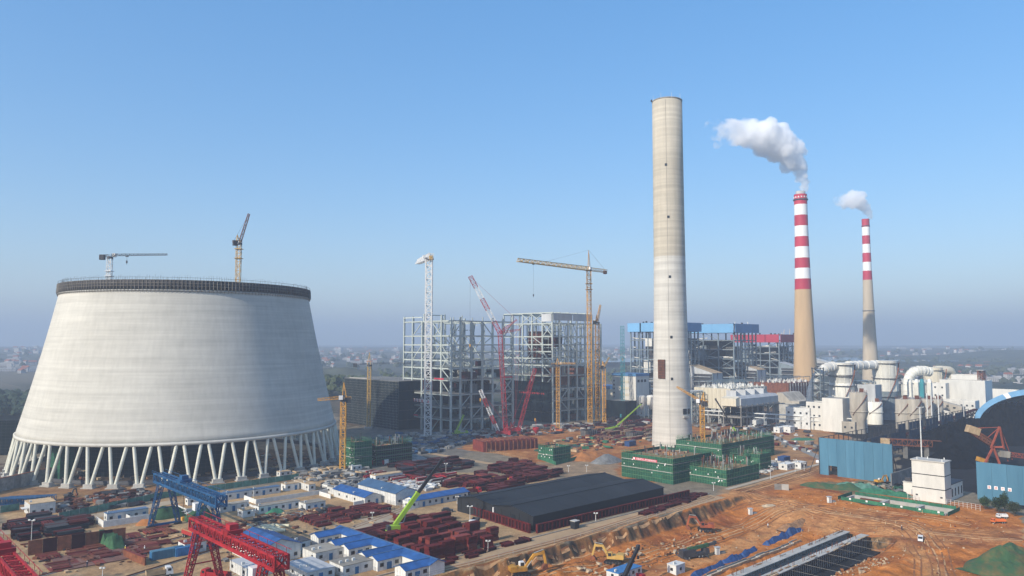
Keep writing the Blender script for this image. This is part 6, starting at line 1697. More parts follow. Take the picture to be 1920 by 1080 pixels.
# pipes, plates, trusses in the lower yard
for k in range(11):
    p = G(466 + 6 * k + (k % 3) * 4, 985 + 2.6 * (k % 5) + 3)
    o = MB().tube((0, -2.6, .55), (0, 2.6, .55), .55, .55, 10).build('pipe_length', 'pipe_cream', None, p, SITE + .9 + .2 * math.sin(k * 3), 'short cream coated pipe length lying in the pipe yard', 'pipe', 'cream pipes in the pipe yard')
for k in range(5):
    t = thing('truss_stack', 'blue lattice truss leaning in the stack behind the guard hut', 'truss', G(24 + k * 9, 946 - k * 1.2), SITE - .5, 'blue trusses behind the guard hut')
    MB().lattice((-9, 0, 1.4), (9, 0, 1.4), 2.4, 9, .22, .16).build('lattice', 'crane_blue', t)
for lb, pts in (('flat floor of red oxide plates in the plate yard', [(70, 1062), (215, 1002), (300, 1012), (250, 1050), (120, 1076)]),):
    pl = thing('plate_floor', lb, 'steel plates', (0, 0, 0))
    P_ = [ab_of(G(*q)) for q in pts]
    for a in np.arange(min(p[0] for p in P_), max(p[0] for p in P_), 3.0):
        for b_ in np.arange(min(p[1] for p in P_), max(p[1] for p in P_), 6.0):
            if bool(inside(P_, np.array([a]), np.array([b_]))[0]): q_ = site(a, b_); piece('plate', 'plate_brown' if (int(a) + int(b_)) % 4 else 'red_oxide', pl, (q_.x, q_.y, .15 + .05 * ((int(a * 7 + b_)) % 3)), (2.9, 5.9, .2), SITE)
t = thing('plate_rack', 'upright rust brown plate wall beside the plate floor', 'steel plates', G(52, 1042), SITE - .08)
for k in range(7): piece('plate', 'maroon_dark' if k % 2 else 'rust', t, (2 + k * 4.1, 0, 2.4), (4.0, .5, 4.6))
t = thing('steel_rail', 'rust red beam standing on edge beside green sheeted goods', 'steel beam', G(252, 1052), SITE + 1.7)
piece('web', 'rust', t, (0, 0, 1.2), (15, .4, 2.4)); piece('flange', 'red_oxide', t, (0, 0, 2.45), (15, 1.0, .15))
# blue machine cabins and sheeted goods
for k, (px, py, L_, lb) in enumerate(((285, 1052, 12, 'long pale blue machine container in the plate yard'), (330, 1045, 6, 'deep blue container at the end of the plate yard'))):
    t = thing('container', lb, 'container', G(px, py), SITE); piece('body', 'blue_sheet' if k == 0 else 'blue_trim', t, (L_ / 2, 1.3, 1.4), (L_, 2.6, 2.7))
    for i in range(int(L_)): piece('rib', 'blue_sheet' if k == 0 else 'blue_trim', t, (i + .5, -.03, 1.4), (.3, .1, 2.5))
    piece('door', 'door_blue', t, (-.03, 1.3, 1.3), (.1, 2.3, 2.3))
cabin('small white hut with red roof at the plate yard corner', 346, 1040, 7, 6, 3.2, 'red_oxide', doors=0)
def tarp_heap(label, px, py, rx, ry, h, m, seed):
    return heap('tarpaulin_heap', GT(px, py), rx, ry, h, SITE, m, label, 'tarpaulin', seed, .35, rough=.25)
tarp_heap('green tarpaulin heap beside red gantry head', 372, 972, 6, 5, 4.5, 'tarp_green', 5)
tarp_heap('bright green tarpaulin over sand beside long cabin', 516, 965, 5, 3.6, 2.6, 'green_net_bright', 6)
tarp_heap('sheeted brown green goods under blue gantry leg', 317, 968, 8, 5, 4.0, 'tarp_green', 7)
for k in range(4):
    heap('sheeted_stack', G(195 + k * 7.5, 1016 + k * 3.4), 2.6, 3.8, 4.2, SITE, 'tarp_green', 'green sheeted stack in the row at the plate floor', 'tarpaulin', 10 + k, .6, rough=.2)['group'] = 'green sheeted stacks'
heap('soil_heap', GT(180 * 1.0 + 95, 983), 4, 3, 2, 0, 'orange_soil', 'small orange soil heap beside the blue gantry leg', 'soil heap', 15)
# ------------------------------------------------------------------ scrap and clutter nobody could count
def clutter(label, poly, n_, mats_, size, seed, flat=.5, name='rubble', long=2.0):
    rg = random.Random(seed); mb = MB(); P_ = [(G(*q).x, G(*q).y) for q in poly]
    x0, x1 = min(p[0] for p in P_), max(p[0] for p in P_); y0, y1 = min(p[1] for p in P_), max(p[1] for p in P_); k = 0; tries = 0
    while k < n_ and tries < n_ * 30:
        tries += 1
        x, y = rg.uniform(x0, x1), rg.uniform(y0, y1)
        if not bool(inside(P_, np.array([x]), np.array([y]))[0]): continue
        s_ = rg.uniform(*size); mb.use(rg.randrange(len(mats_)))
        mb.box((x, y, ztp((x, y)) + s_ * flat * rg.uniform(.2, .8)), (s_ * rg.uniform(.6, long), s_ * rg.uniform(.5, 1), s_ * flat * rg.uniform(.4, 1.2)), rg.choice((SITE, SITE + 1.57, rg.uniform(0, 3))), rg.gauss(0, .12)); k += 1
        if 'pale_rock' in mats_ or 'orange_soil' in mats_:
            for q_ in range(len(mb.v) - 8, len(mb.v)): v_ = mb.v[q_]; mb.v[q_] = (v_[0] + rg.uniform(-.3, .3) * s_, v_[1] + rg.uniform(-.3, .3) * s_, v_[2] + rg.uniform(-.25, .15) * s_)
    mb.build(name, list(mats_), None, kind='stuff', label=label, cat='rubble')
GREYS = ('stone_grey', 'concrete_dark', 'dark_steel', 'concrete')
BROWN = ('rust', 'plywood', 'timber', 'dark_steel', 'stone_grey')
clutter('scrap timber and scaffold heaps by the tower feet', [(500, 880), (600, 872), (690, 880), (680, 895), (560, 905)], 260, GREYS + ('timber',), (.8, 3.2), 1)
clutter('dark scrap heap behind the green net fence', [(100, 945), (240, 918), (300, 928), (290, 945), (110, 965)], 240, ('dark_steel', 'maroon_dark', 'stone_grey', 'rust'), (1.0, 3.4), 2)
clutter('stacked formwork and scaffolds on the gravel', [(700, 820), (880, 806), (900, 822), (820, 850), (740, 860), (690, 845)], 420, GREYS + ('crane_blue',), (1.0, 4.5), 3)
clutter('grey pipes and fittings heap by the halls', [(610, 905), (700, 895), (720, 905), (640, 925), (600, 920)], 260, GREYS, (.8, 2.8), 4)
clutter('white sheeted goods between the halls', [(740, 905), (840, 908), (800, 922), (740, 915)], 110, ('white_panel', 'grey_cladding', 'concrete'), (1, 3), 5)
clutter('scrap metal and timber beside the sheeted goods', [(430, 985), (560, 958), (620, 955), (560, 975), (450, 1000)], 300, BROWN, (.7, 2.6), 6)
clutter('small stores on the red laydown soil', [(1000, 835), (1150, 808), (1220, 806), (1222, 830), (1080, 850)], 170, BROWN + ('maroon_steel', 'green_net_bright'), (.8, 3.4), 7)
clutter('stores at the feet of the steel frames', [(860, 812), (1000, 800), (1220, 785), (1220, 795), (1000, 818), (900, 825)], 280, GREYS + ('maroon_steel', 'maroon_dark'), (1, 4.5), 8)
clutter('red and grey scrap beside the green netted blocks', [(1410, 880), (1460, 862), (1478, 868), (1420, 896)], 190, ('concrete', 'stone_grey', 'red_oxide', 'white_panel'), (.6, 2.4), 9)
clutter('loose stones below the cut face', [(1010, 1060), (1180, 1000), (1330, 965), (1360, 975), (1230, 1020), (1080, 1075)], 130, ('pale_rock', 'orange_soil'), (.4, 1.5), 10, flat=.8, long=1.2)
clutter('scrap in the plate yard', [(0, 1010), (180, 990), (300, 1000), (400, 1000), (360, 1040), (100, 1080), (0, 1080)], 170, ('maroon_dark', 'rust', 'dark_steel', 'timber'), (.4, 1.5), 11)
clutter('crates and stores under the red gantry', [(360, 990), (440, 980), (470, 1000), (420, 1020), (360, 1020)], 130, BROWN + ('maroon_steel',), (.8, 2.6), 12)
clutter('spoil beside the coal yard wall', [(1560, 908), (1690, 905), (1730, 925), (1640, 925)], 160, ('stone_grey', 'coal', 'pale_rock', 'green_net'), (.6, 2.4), 13)
clutter('scrap among the plant sheds', [(1300, 800), (1500, 790), (1545, 850), (1450, 840)], 170, GREYS + ('maroon_steel', 'white_panel'), (1, 4), 14)
clutter('yard litter between the offices', [(380, 1040), (580, 970), (760, 960), (840, 985), (700, 1000), (420, 1080)], 140, BROWN, (.4, 1.4), 15)
clutter('litter inside the ring of tower legs', [(40, 890), (200, 860), (560, 850), (600, 870), (300, 900), (80, 905)], 240, BROWN, (.8, 3.4), 16)

clutter('clods and stones strewn over the orange pit floor', [(1000, 1085), (1250, 1010), (1420, 930), (1560, 920), (1700, 945), (1920, 985), (1920, 1085), (1500, 1085)], 900, ('orange_soil', 'pale_rock', 'rust', 'orange_soil'), (.15, .6), 17, flat=.7, long=1.3)
clutter('broken clods on the spoil banks beside the intake channel', [(1440, 1085), (1640, 1012), (1700, 1022), (1560, 1085)], 260, ('orange_soil', 'pale_rock'), (.2, .9), 18, flat=.8, long=1.3)
clutter('broken clods below the cut face', [(880, 1085), (1100, 1020), (1330, 955), (1350, 965), (1130, 1045), (960, 1090)], 420, ('orange_soil', 'orange_soil', 'rust'), (.15, .55), 19, flat=.8, long=1.3)
# ------------------------------------------------------------------ fences
def fence(label, pts, h, step, m_post, m_net=None, name='fence', rails=2):
    t = thing(name, label, 'fence', (0, 0, 0))
    for p, q in zip(pts[:-1], pts[1:]):
        n_ = max(1, int((q - p).length / step)); d_ = q - p; rz = math.atan2(d_.y, d_.x)
        for i in range(n_ + 1):
            c_ = p + d_ * i / n_; z = ztp(c_); piece('post', m_post, t, (c_.x, c_.y, z + h / 2), (.10, .10, h))
        for i in range(n_):
            c_ = p + d_ * (i + .5) / n_; z = ztp(c_)
            if m_net: piece('net_panel', m_net, t, (c_.x, c_.y, z + h * .46), (d_.length / n_ - .12, .06, h * .9), rz)
            else:
                for k in range(rails): piece('rail', m_post, t, (c_.x, c_.y, z + h * (k + 1) / rails - .05), (d_.length / n_ - .12, .06, .06), rz)
    return t
fence('pale green netted fence along the tower side of the yard', [G(110, 975), G(300, 935), G(560, 898)], 3.0, 4, 'scaffold', 'green_net_pale')
fence('pale green netted fence past the guard hut', [G(0, 962), G(36, 956)], 3.0, 4, 'scaffold', 'green_net_pale')
fence('thin post and wire fence along the lip of the cut', [site(a_, .9) for a_ in (-110, -60, 0, 60)], 1.3, 6, 'scaffold')
fence('grey yard fence behind the office roofs', [G(575, 992), G(740, 958), G(900, 925)], 1.8, 3, 'concrete_dark')
fence('light paling fence on the gravel road', [G(905, 845), G(995, 868)], 2.0, 2, 'timber')
fence('pale gravel yard fence beside shed with doors', [G(715, 945), G(775, 958)], 2.2, 2, 'scaffold')
fence('white barred fence at the white stair tower', [G(1775, 946), G(1838, 958)], 2.4, 1.6, 'white_panel', rails=3)
fence('white barred fence before the cream cabin', [G(1702, 936), G(1722, 940)], 2.4, 1.6, 'white_panel', rails=3)
fence('fence of the plate yard along the rails', [G(0, 998), G(180, 965), G(240, 958)], 1.8, 4, 'dark_steel')
for i, (p_, q_) in enumerate(((G(60, 1085), G(420, 985)), (G(180, 1100), G(470, 1010)))):
    t = thing('crane_rail', ('upper rail of the gantry crane track', 'lower rail of the gantry crane track')[i], 'rail', p_, math.atan2((q_ - p_).y, (q_ - p_).x))
    L_ = (q_ - p_).length; piece('rail_head', 'rust', t, (L_ / 2, 0, .3), (L_, .25, .35)); piece('rail_bed', 'concrete_dark', t, (L_ / 2, 0, .08), (L_, 1.4, .16))

# ------------------------------------------------------------------ gantry cranes
def gantry(label, p, span, ov0, ov1, H, m, m2, cabk=True):
    "p: ground under the first pair of legs; the girder runs along -V"
    t = thing('gantry_crane', label, 'gantry crane', p, SITE - math.pi / 2)
    w, gh = 3.4, 3.2
    x0, x1 = -ov0, span + ov1; nb_ = int((x1 - x0) / 2.6)
    for y in (-w / 2, w / 2):                     # two side trusses
        mb = MB()
        for z in (H, H + gh): mb.bar((x0, y, z), (x1, y, z), .5, .55, True)
        for i in range(nb_ + 1):
            x = x0 + (x1 - x0) * i / nb_; mb.bar((x, y, H), (x, y, H + gh), .22)
            if i < nb_: xx = x0 + (x1 - x0) * (i + 1) / nb_; mb.bar((x, y, H if i % 2 else H + gh), (xx, y, H + gh if i % 2 else H), .24)
        mb.build('side_truss', m, t)
        pm = MB()                                  # solid girder web behind the lower chord
        pm.box(((x0 + x1) / 2, y, H + .35), (x1 - x0, .18, .5)); pm.build('web_plate', m, t)
    for z, nm in ((H, 'bottom_bracing'), (H + gh, 'top_bracing')):
        mb = MB()
        for i in range(nb_ + 1):
            x = x0 + (x1 - x0) * i / nb_; mb.bar((x, -w / 2, z), (x, w / 2, z), .22)
            if i < nb_: xx = x0 + (x1 - x0) * (i + 1) / nb_; mb.bar((x, -w / 2 if i % 2 else w / 2, z), (xx, w / 2 if i % 2 else -w / 2, z), .18)
        mb.build(nm, m, t)
    for x in (x0, x1):
        mb = MB()
        for y in (-w / 2, w / 2): mb.bar((x, y, H - .2), (x, y, H + gh + .2), .5)
        mb.bar((x, -w / 2, H), (x, w / 2, H + gh), .3); mb.bar((x, w / 2, H), (x, -w / 2, H + gh), .3); mb.build('end_frame', m, t)
    for k, x in enumerate((0, span)):
        for s_ in (-1, 1):
            MB().lattice((x + (0 if k else 0), s_ * 5.0, .9), (x, s_ * 1.7, H), 1.3, 9, .26, .15, w2=1.9).build('leg', m2, t)
            MB().box((x, s_ * 5.0, .45), (1.2, 2.6, .9)).build('bogie', 'dark_steel', t)
        MB().box((x, 0, .95), (.7, 10.0, .7)).build('sill_beam', m2, t)
        for z in (H * .45,): MB().bar((x, -5 + 3.3 * z / H, z), (x, 5 - 3.3 * z / H, z), .3).build('cross_tie', m2, t)
    MB().box((span * .45, 0, H + gh + .7), (4.2, 4.2, 1.0)).build('trolley', m, t)
    piece('winch_house', m, t, (span * .45, 0, H + gh + 1.9), (2.6, 2.4, 1.4))
    MB().bar((span * .45, 0, H), (span * .45, 0, H - 9), .12).build('hoist_rope', 'dark_steel', t)
    MB().box((span * .45, 0, H - 9.6), (1.2, .8, 1.3)).build('hook_block', 'crane_yellow', t)
    if cabk:
        MB().box((span - 2.5, -w / 2 - 1.2, H - 1.6), (2.6, 2.0, 2.4)).build('operator_cab', 'crane_white', t)
        st = MB()
        for k in range(10): st.bar((span + (k % 2) * 1.2, 5 - k * .33, 1.2 + k * H / 10.5), (span + ((k + 1) % 2) * 1.2, 5 - (k + 1) * .33, 1.2 + (k + 1) * H / 10.5), .6, .1)
        st.build('ladder', m2, t)
    rl = MB()
    for y in (-w / 2 - .7, w / 2 + .7):
        rl.bar((x0, y, H + gh + 1.2), (x1, y, H + gh + 1.2), .1)
        for i in range(0, nb_ + 1, 2): x = x0 + (x1 - x0) * i / nb_; rl.bar((x, y, H + gh), (x, y, H + gh + 1.2), .1)
    rl.build('walkway_rail', m, t)
    return t
gantry('blue lattice gantry crane standing over the lower yard', Vector((-131, 287, 0)), 42, 8, 11, 15.5, 'crane_blue', 'crane_blue')
gantry('bright red lattice gantry crane over the plate yard and sheds', Vector((-87.5, 217, 0)), 42, 7, 6, 15.0, 'crane_red', 'crane_red')
gantry('red gantry crane cut off at the yard edge', Vector((-136, 199, 0)), 42, 3, 6, 15.0, 'crane_red', 'crane_red', False)

# ------------------------------------------------------------------ blocks wrapped in green net
def net_block(label, near, Lu, Lv, h, seed, banner=None, cols=True, bare=1.4, slab=True, stubs=40, net_m='green_net'):
    t = thing('netted_block', label, 'building', near, SITE); rg = random.Random(seed); lift = 2.0; nl = max(1, round(h / lift)); lift = h / nl
    for k in range(nl):
        z0, z1 = k * lift + .08, (k + 1) * lift - .10; m_ = net_m
        for j in range(max(1, round(Lv / 6))):
            n_ = max(1, round(Lv / 6)); y0, y1 = Lv * j / n_, Lv * (j + 1) / n_
            for x in (0, Lu): piece('net_sheet', m_, t, (x + rg.uniform(-.05, .05), (y0 + y1) / 2, (z0 + z1) / 2), (.06, y1 - y0 - .06, z1 - z0))
        for j in range(max(1, round(Lu / 6))):
            n_ = max(1, round(Lu / 6)); x0, x1 = Lu * j / n_, Lu * (j + 1) / n_
            for y in (0, Lv): piece('net_sheet', m_, t, ((x0 + x1) / 2, y + rg.uniform(-.05, .05), (z0 + z1) / 2), (x1 - x0 - .06, .06, z1 - z0))
        for z in (z1 + .05,):
            member('ledger', 'scaffold_green', t, (-.15, 0, z), (-.15, Lv, z), .12); member('ledger', 'scaffold_green', t, (0, -.15, z), (Lu, -.15, z), .12)
    kb_ = 2 if h > 9 else 1
    for q in range(kb_):
        z = h * (.45 + .32 * q); member('toe_board', 'concrete', t, (-.22, 0, z), (-.22, Lv, z), .1, .25); member('toe_board', 'concrete_dark', t, (0, -.22, z), (Lu, -.22, z), .1, .25)
    mb = MB()
    for i in range(int(Lv / 1.5) + 1):
        for x in (-.05, 1.2, Lu + .05): mb.bar((x, min(Lv, i * 1.5), 0), (x, min(Lv, i * 1.5), h + bare * rg.uniform(.7, 1.2)), .08)
    for i in range(int(Lu / 1.5) + 1):
        for y in (-.05, 1.2, Lv + .05): mb.bar((min(Lu, i * 1.5), y, 0), (min(Lu, i * 1.5), y, h + bare * rg.uniform(.7, 1.2)), .08)
    o = mb.build('standards', 'scaffold_green', t); o['kind'] = 'stuff'
    for y0, y1, x0, x1 in ((0, Lv, -.1, -.1), (0, Lv, Lu, Lu)): member('guard_rail', 'scaffold_green', t, (x0, y0, h + .9), (x1, y1, h + .9), .1)
    for y in (-.1, Lv): member('guard_rail', 'scaffold_green', t, (0, y, h + .9), (Lu, y, h + .9), .1)
    if slab:
        piece('deck', 'plywood', t, (Lu / 2, Lv / 2, h - 1.4), (Lu - 3, Lv - 3, .3))
    if cols:
        for _ in range(stubs):
            x, y = rg.uniform(2.5, Lu - 2.5), rg.uniform(2.5, Lv - 2.5); q = rg.uniform(.8, bare + 2.8)
            piece('rebar_cage', rg.choice(('scaffold', 'rust', 'dark_steel')), t, (x, y, h - 1.3 + q / 2), (.35, .35, q))
        for _ in range(14): piece('shutter_board', rg.choice(('plywood', 'timber', 'rust', 'concrete_dark')), t, (rg.uniform(3, Lu - 3), rg.uniform(3, Lv - 3), h - .9), (rg.uniform(1, 4), rg.uniform(.8, 2), rg.uniform(.2, .9)), rg.uniform(0, 3))
    if banner:
        y0, y1, zb = banner
        piece('banner', 'banner_red', t, (-.35, (y0 + y1) / 2, zb), (.08, y1 - y0, 1.2))
        mt = MB(); pseudo_text(mt, (-.42, y1 - 2.2, zb - .4), (-.42, y0 + .4, zb - .4), .8, 14, seed); mt.build('banner_lettering', 'letter_white', t)
        piece('banner_emblem', 'letter_white', t, (-.42, y1 - .9, zb), (.06, 1.1, .9))
    for _ in range(9): piece('notice_board', 'letter_white', t, (-.28, rg.uniform(1, Lv - 1), rg.uniform(1.5, h - 1)), (.05, .5, .6))
    return t
N1 = G(1262, 909); net_block('green netted block with long red banner beside black roof', N1, 34, 31.5, 12.4, 1, (9, 24, 10.2), stubs=30)
N3 = G(1362, 913); net_block('low green netted block with open top at the road corner', N3, 31, 25, 7.8, 2, None, bare=2.6, stubs=70)
N2 = G(1353, 874); net_block('large green netted block with tall rebar behind the orange crane', N2, 60, 30, 12.0, 4, (8, 14, 1.6), bare=2.4, stubs=150)
net_block('small dark netted tower beside the large green block', G(1425, 884), 12, 9, 9, 5, None, bare=1.5, stubs=14)
net_block('second small dark netted tower beside the large green block', G(1398, 884), 14, 9, 8, 6, None, bare=3.5, stubs=20)
net_block('little green netted hut on the red soil', G(1037, 866), 15, 12, 8, 7, None, bare=.6, stubs=6)
net_block('green netted scaffold under the orange yellow crane', G(664, 882), 11, 11, 15, 8, None, bare=2.0, stubs=10)
net_block('low netted scaffold under construction beside dark hall', G(706, 874), 24, 13, 11, 9, None, bare=3, stubs=30, net_m='dark_net')
fence('low green netted fence round the little netted hut', [G(1008, 860), G(1042, 872), G(1090, 860)], 2.2, 3, 'scaffold_green', 'green_net_bright')
heap('rebar_mound', G(670, 850), 22, 14, 6, SITE, 'stone_grey', 'grey mound behind green scaffold at the tower', 'mound', 33)

# ------------------------------------------------------------------ vehicles and machines
def wheel(t, c, r, w, rz, rim='scaffold'):
    a = Vector((math.sin(rz), -math.cos(rz), 0)) * w / 2; c = Vector(c)
    o = MB().tube(c - a, c + a, r, r, 14).build('wheel', 'rubber', t); MB().tube(c - a * 1.04, c + a * 1.04, r * .55, r * .55, 10).build('rim', rim, o); return o
def excavator(label, p, rz, m, pose=0, s=1.0):
    t = thing('excavator', label, 'excavator', p, rz); t.scale = (s, s, s)
    pts = [(-2.3, .45), (-1.9, .05), (1.9, .05), (2.3, .45), (2.3, .7), (1.9, 1.05), (-1.9, 1.05), (-2.3, .7)]
    for y in (-1.3, 1.3):
        mb = MB(); mb.extrude_y(pts, y - .3, y + .3); o = mb.build('track', 'rubber', t)
        for k in range(5): MB().tube((-1.6 + k * .8, y - .34, .5), (-1.6 + k * .8, y + .34, .5), .28, .28, 8).build('roller', 'dark_steel', o)
    MB().box((0, 0, 1.0), (1.8, 1.9, .5)).build('carbody', 'dark_steel', t)
    MB().extrude_y([(-2.7, 1.35), (-2.9, 1.7), (-2.8, 2.5), (-1.2, 2.6), (-.9, 2.2), (1.4, 2.1), (1.4, 1.35)], -1.35, 1.35).build('house', m, t)
    cab = MB().extrude_y([(.1, 1.4), (.1, 2.95), (.3, 3.1), (1.2, 3.1), (1.55, 2.4), (1.55, 1.4)], .35, 1.36).build('cab', 'crane_white' if m == 'excavator_yellow' else m, t)
    for y in (.33, 1.38): MB().box((.75, y, 2.5), (.9, .04, .8)).build('window', 'window_dark', cab)
    MB().box((1.5, .85, 2.35), (.1, .8, .9)).build('windscreen', 'window_dark', cab)
    if pose == 0: b1, b2, b3 = (3.6, 4.6), (6.2, 4.9), (6.6, 2.0)
    else: b1, b2, b3 = (2.8, 4.4), (5.0, 4.3), (5.6, 1.4)
    q = (1.2, 1.7)
    bm_ = MB().bar((q[0], 0, q[1]), (b1[0], 0, b1[1]), .5, .62, True).bar((b1[0] - .2, 0, b1[1] - .1), (b2[0], 0, b2[1]), .48, .55, True); bm_.build('boom', m, t)
    MB().bar((b2[0] - .3, 0, b2[1] + .4), (b3[0], 0, b3[1]), .42, .48, True).build('stick', m, t)
    MB().tube((1.5, -.3, 1.7), (2.9, -.3, 3.4), .12, .12, 8).tube((b1[0], 0, b1[1] + .4), (b2[0] - .2, 0, b2[1] + .7), .11, .11, 8).build('ram', 'scaffold', t)
    MB().extrude_y([(b3[0] - .3, b3[1] + .3), (b3[0] + .3, b3[1] + .2), (b3[0] + .4, b3[1] - .6), (b3[0] - .5, b3[1] - 1.3), (b3[0] - 1.1, b3[1] - .9), (b3[0] - .8, b3[1] - .1)], -.6, .6).build('bucket', 'rust', t)
    return t
excavator('yellow excavator with white cab digging below the cut face', GT(975, 1080), math.radians(20), 'excavator_yellow', 0, 1.35)
excavator('dusty brown excavator working at the foot of the cut', GT(1150, 1056), math.radians(165), 'crane_ochre', 1, 1.3)
excavator('orange red excavator with folded boom in the pit', GT(1322, 996), math.radians(170), 'excavator_orange', 1, 1.25)
excavator('small orange excavator on the red laydown soil', G(1048, 812), math.radians(150), 'excavator_orange', 1, 1.3)
excavator('dark muddy excavator beside the cooling tower feet', G(130, 934), math.radians(80), 'dark_steel', 1, .8)
t = excavator('yellow wheel loader parked at the blue sheet wall', GT(1650, 908), math.radians(20), 'excavator_yellow', 1, .9)
def car(label, p, rz, m, van=False):
    t = thing('van' if van else 'car', label, 'van' if van else 'car', p, rz)
    pf = [(-2.4, .35), (-2.4, .95), (-2.2, 1.9), (1.1, 1.95), (1.9, 1.15), (2.4, 1.0), (2.45, .4)] if van else [(-2.4, .35), (-2.45, .95), (-2.1, 1.05), (-1.6, 1.68), (.3, 1.72), (1.1, 1.12), (2.3, .98), (2.4, .4)]
    b_ = MB().extrude_y(pf, -.9, .9).build('body', m, t)
    MB().add([((1.15, -.8, 1.88), (1.86, -.8, 1.2), (1.86, .8, 1.2), (1.15, .8, 1.88)), ((.35, -.78, 1.70), (1.06, -.78, 1.16), (1.06, .78, 1.16), (.35, .78, 1.70))][0 if van else 1], [(0, 1, 2, 3)]).build('windscreen', 'window_dark', t).location = (.03, 0, .03)
    for y in (-.92, .92): MB().box((-.5, y, 1.42), (2.4 if van else 1.7, .04, .5)).build('side_window', 'window_dark', t)
    for x in (-1.5, 1.5):
        for y in (-.85, .85): wheel(t, (x, y, .36), .36, .24, 0)
    for y in (-.65, .65): MB().box((2.42, y, .8), (.08, .35, .2)).build('headlight', 'letter_white', t)
    return t
car('white van driving on the orange haul track', GT(1726, 1014), math.radians(240), 'car_white', True).scale = (.9,) * 3
car('dark pickup parked behind the black warehouse corner', G(839, 960), math.radians(5), 'car_dark')
car('white car parked at the blue sheet wall corner', G(1534, 868), math.radians(60), 'car_white')
car('white car beside the red gantry head', G(347, 966), math.radians(20), 'car_white')
def truck(label, p, rz, mcab, mbed, load=None, L=6.0, name='truck', sc=1.0):
    t = thing(name, label, 'truck', p, rz)
    c_ = MB().extrude_y([(.3, .9), (.3, 3.0), (1.7, 3.0), (2.2, 1.9), (2.25, .9)], -1.2, 1.2).build('cab', mcab, t)
    MB().box((2.05, 0, 2.3), (.1, 2.0, .8)).build('windscreen', 'window_dark', c_)
    for y in (-1.22, 1.22): MB().box((1.2, y, 2.3), (.9, .04, .7)).build('side_window', 'window_dark', c_)
    MB().box((-L / 2 + .6, 0, .95), (L + 2.4, .9, .35)).build('chassis', 'dark_steel', t)
    bd = MB(); bd.box((-L / 2, 0, 1.3), (L, 2.4, .2))
    for y in (-1.2, 1.2): bd.box((-L / 2, y, 1.9), (L, .1, 1.2))
    bd.box((-.05, 0, 1.9), (.1, 2.4, 1.2)); bd.box((-L + .05, 0, 1.9), (.1, 2.4, 1.2)); bd.build('bed', mbed, t)
    if load: MB().box((-L / 2, 0, 2.2), (L - .4, 2.1, 1.4)).build('load', load, t)
    for x in (1.3, -L + 1.0, -L + 2.3):
        for y in (-1.05, 1.05): wheel(t, (x, y, .52), .52, .35, 0)
    t.scale = (sc,) * 3
    return t
truck('orange tipper truck parked by the small trees', GT(1866, 981), math.radians(178), 'truck_orange', 'truck_orange', sc=.62)
truck('white box lorry standing behind the orange tipper', GT(1876, 972), math.radians(172), 'car_white', 'car_white', 'white_panel', 4, sc=.62)
truck('dark red truck loaded with timber under the blue gantry', G(367, 1012), math.radians(-40), 'truck_red', 'truck_red', 'plywood', 8)
truck('white flatbed truck behind the red gantry legs', G(308, 1082), math.radians(35), 'car_white', 'timber', None, 5)
truck('red truck parked under the red gantry legs', G(392, 1086), math.radians(160), 'crane_red', 'crane_red', None, 7)
truck('white lorry cab parked before the warehouse panels', G(887, 989), math.radians(-100), 'car_white', 'dark_steel', None, 6)
truck('red low loader between the maroon stacks', G(955, 905), math.radians(-20), 'crane_red', 'crane_yellow', None, 9)
truck('crimson truck at the end of the maroon stacks', G(893, 926), math.radians(25), 'crane_red', 'maroon_steel', None, 6)
def mobile_crane(label, p, rz, el, sections, m, carrier=True, az=None, r0=.75):
    t = thing('mobile_crane', label, 'crane', p, rz)
    MB().box((0, 0, 1.2), (11, 2.6, .9)).build('chassis', m, t)
    cb = MB().extrude_y([(4.4, 1.2), (4.4, 3.0), (5.9, 3.0), (6.3, 2.1), (6.3, 1.0)], -1.25, 1.25).build('cab', m, t); MB().box((6.1, 0, 2.4), (.1, 2.0, .8)).build('windscreen', 'window_dark', cb)
    for x in (-4.2, -2.8, 1.6, 3.0, 4.6):
        for y in (-1.1, 1.1): wheel(t, (x, y, .6), .6, .45, 0)
    for x in (-4.9, 3.9):
        MB().bar((x, -3.2, .9), (x, 3.2, .9), .4, .35, True).build('outrigger', 'dark_steel', t)
    MB().box((-2.2, 0, 2.4), (5, 2.6, 1.6)).build('superstructure', m, t); MB().box((-4.8, 0, 2.4), (1.2, 2.7, 1.7)).build('counterweight', 'dark_steel', t)
    MB().box((.3, 1.0, 2.6), (1.8, 1.0, 1.8)).build('operator_cab', 'crane_white', t)
    a = Vector((-2.4, 0, 3.2)); az = az or 0.0
    d = Vector((math.cos(el) * math.cos(az), math.cos(el) * math.sin(az), math.sin(el)))
    s0 = 0
    for k, (L_, w, mm) in enumerate(sections):
        MB().bar(a + d * s0, a + d * (s0 + L_), w, w * 1.2, True).build('boom_section', mm, t); MB().bar(a + d * (s0 + L_ - .5), a + d * (s0 + L_), w * 1.25, w * 1.45, True).build('boom_collar', mm, t)
        s0 += L_
    tip = a + d * s0
    MB().box(tip + Vector((0, 0, .3)), (1.2, .8, 1.0)).build('boom_head', 'dark_steel', t)
    MB().tube(Vector((.4, 0, 2.2)), a + d * (sections[0][0] * .55), .25, .2, 8).build('luffing_ram', 'scaffold', t)
    MB().bar(tip, tip - Vector((0, 0, s0 * .25)), .08).build('hoist_rope', 'dark_steel', t); MB().box(tip - Vector((0, 0, s0 * .25 + .5)), (.6, .4, 1.0)).build('hook_block', 'dark_steel', t)
    return t
def aim(p, tip):
    d = tip - (p + Vector((0, 0, 3.2))); return math.atan2(d.y, d.x), math.atan2(d.z, math.hypot(d.x, d.y)), d.length
p = G(752, 1000); tip = PD(838, 864, p.y + 8); az, el, L_ = aim(p, tip)
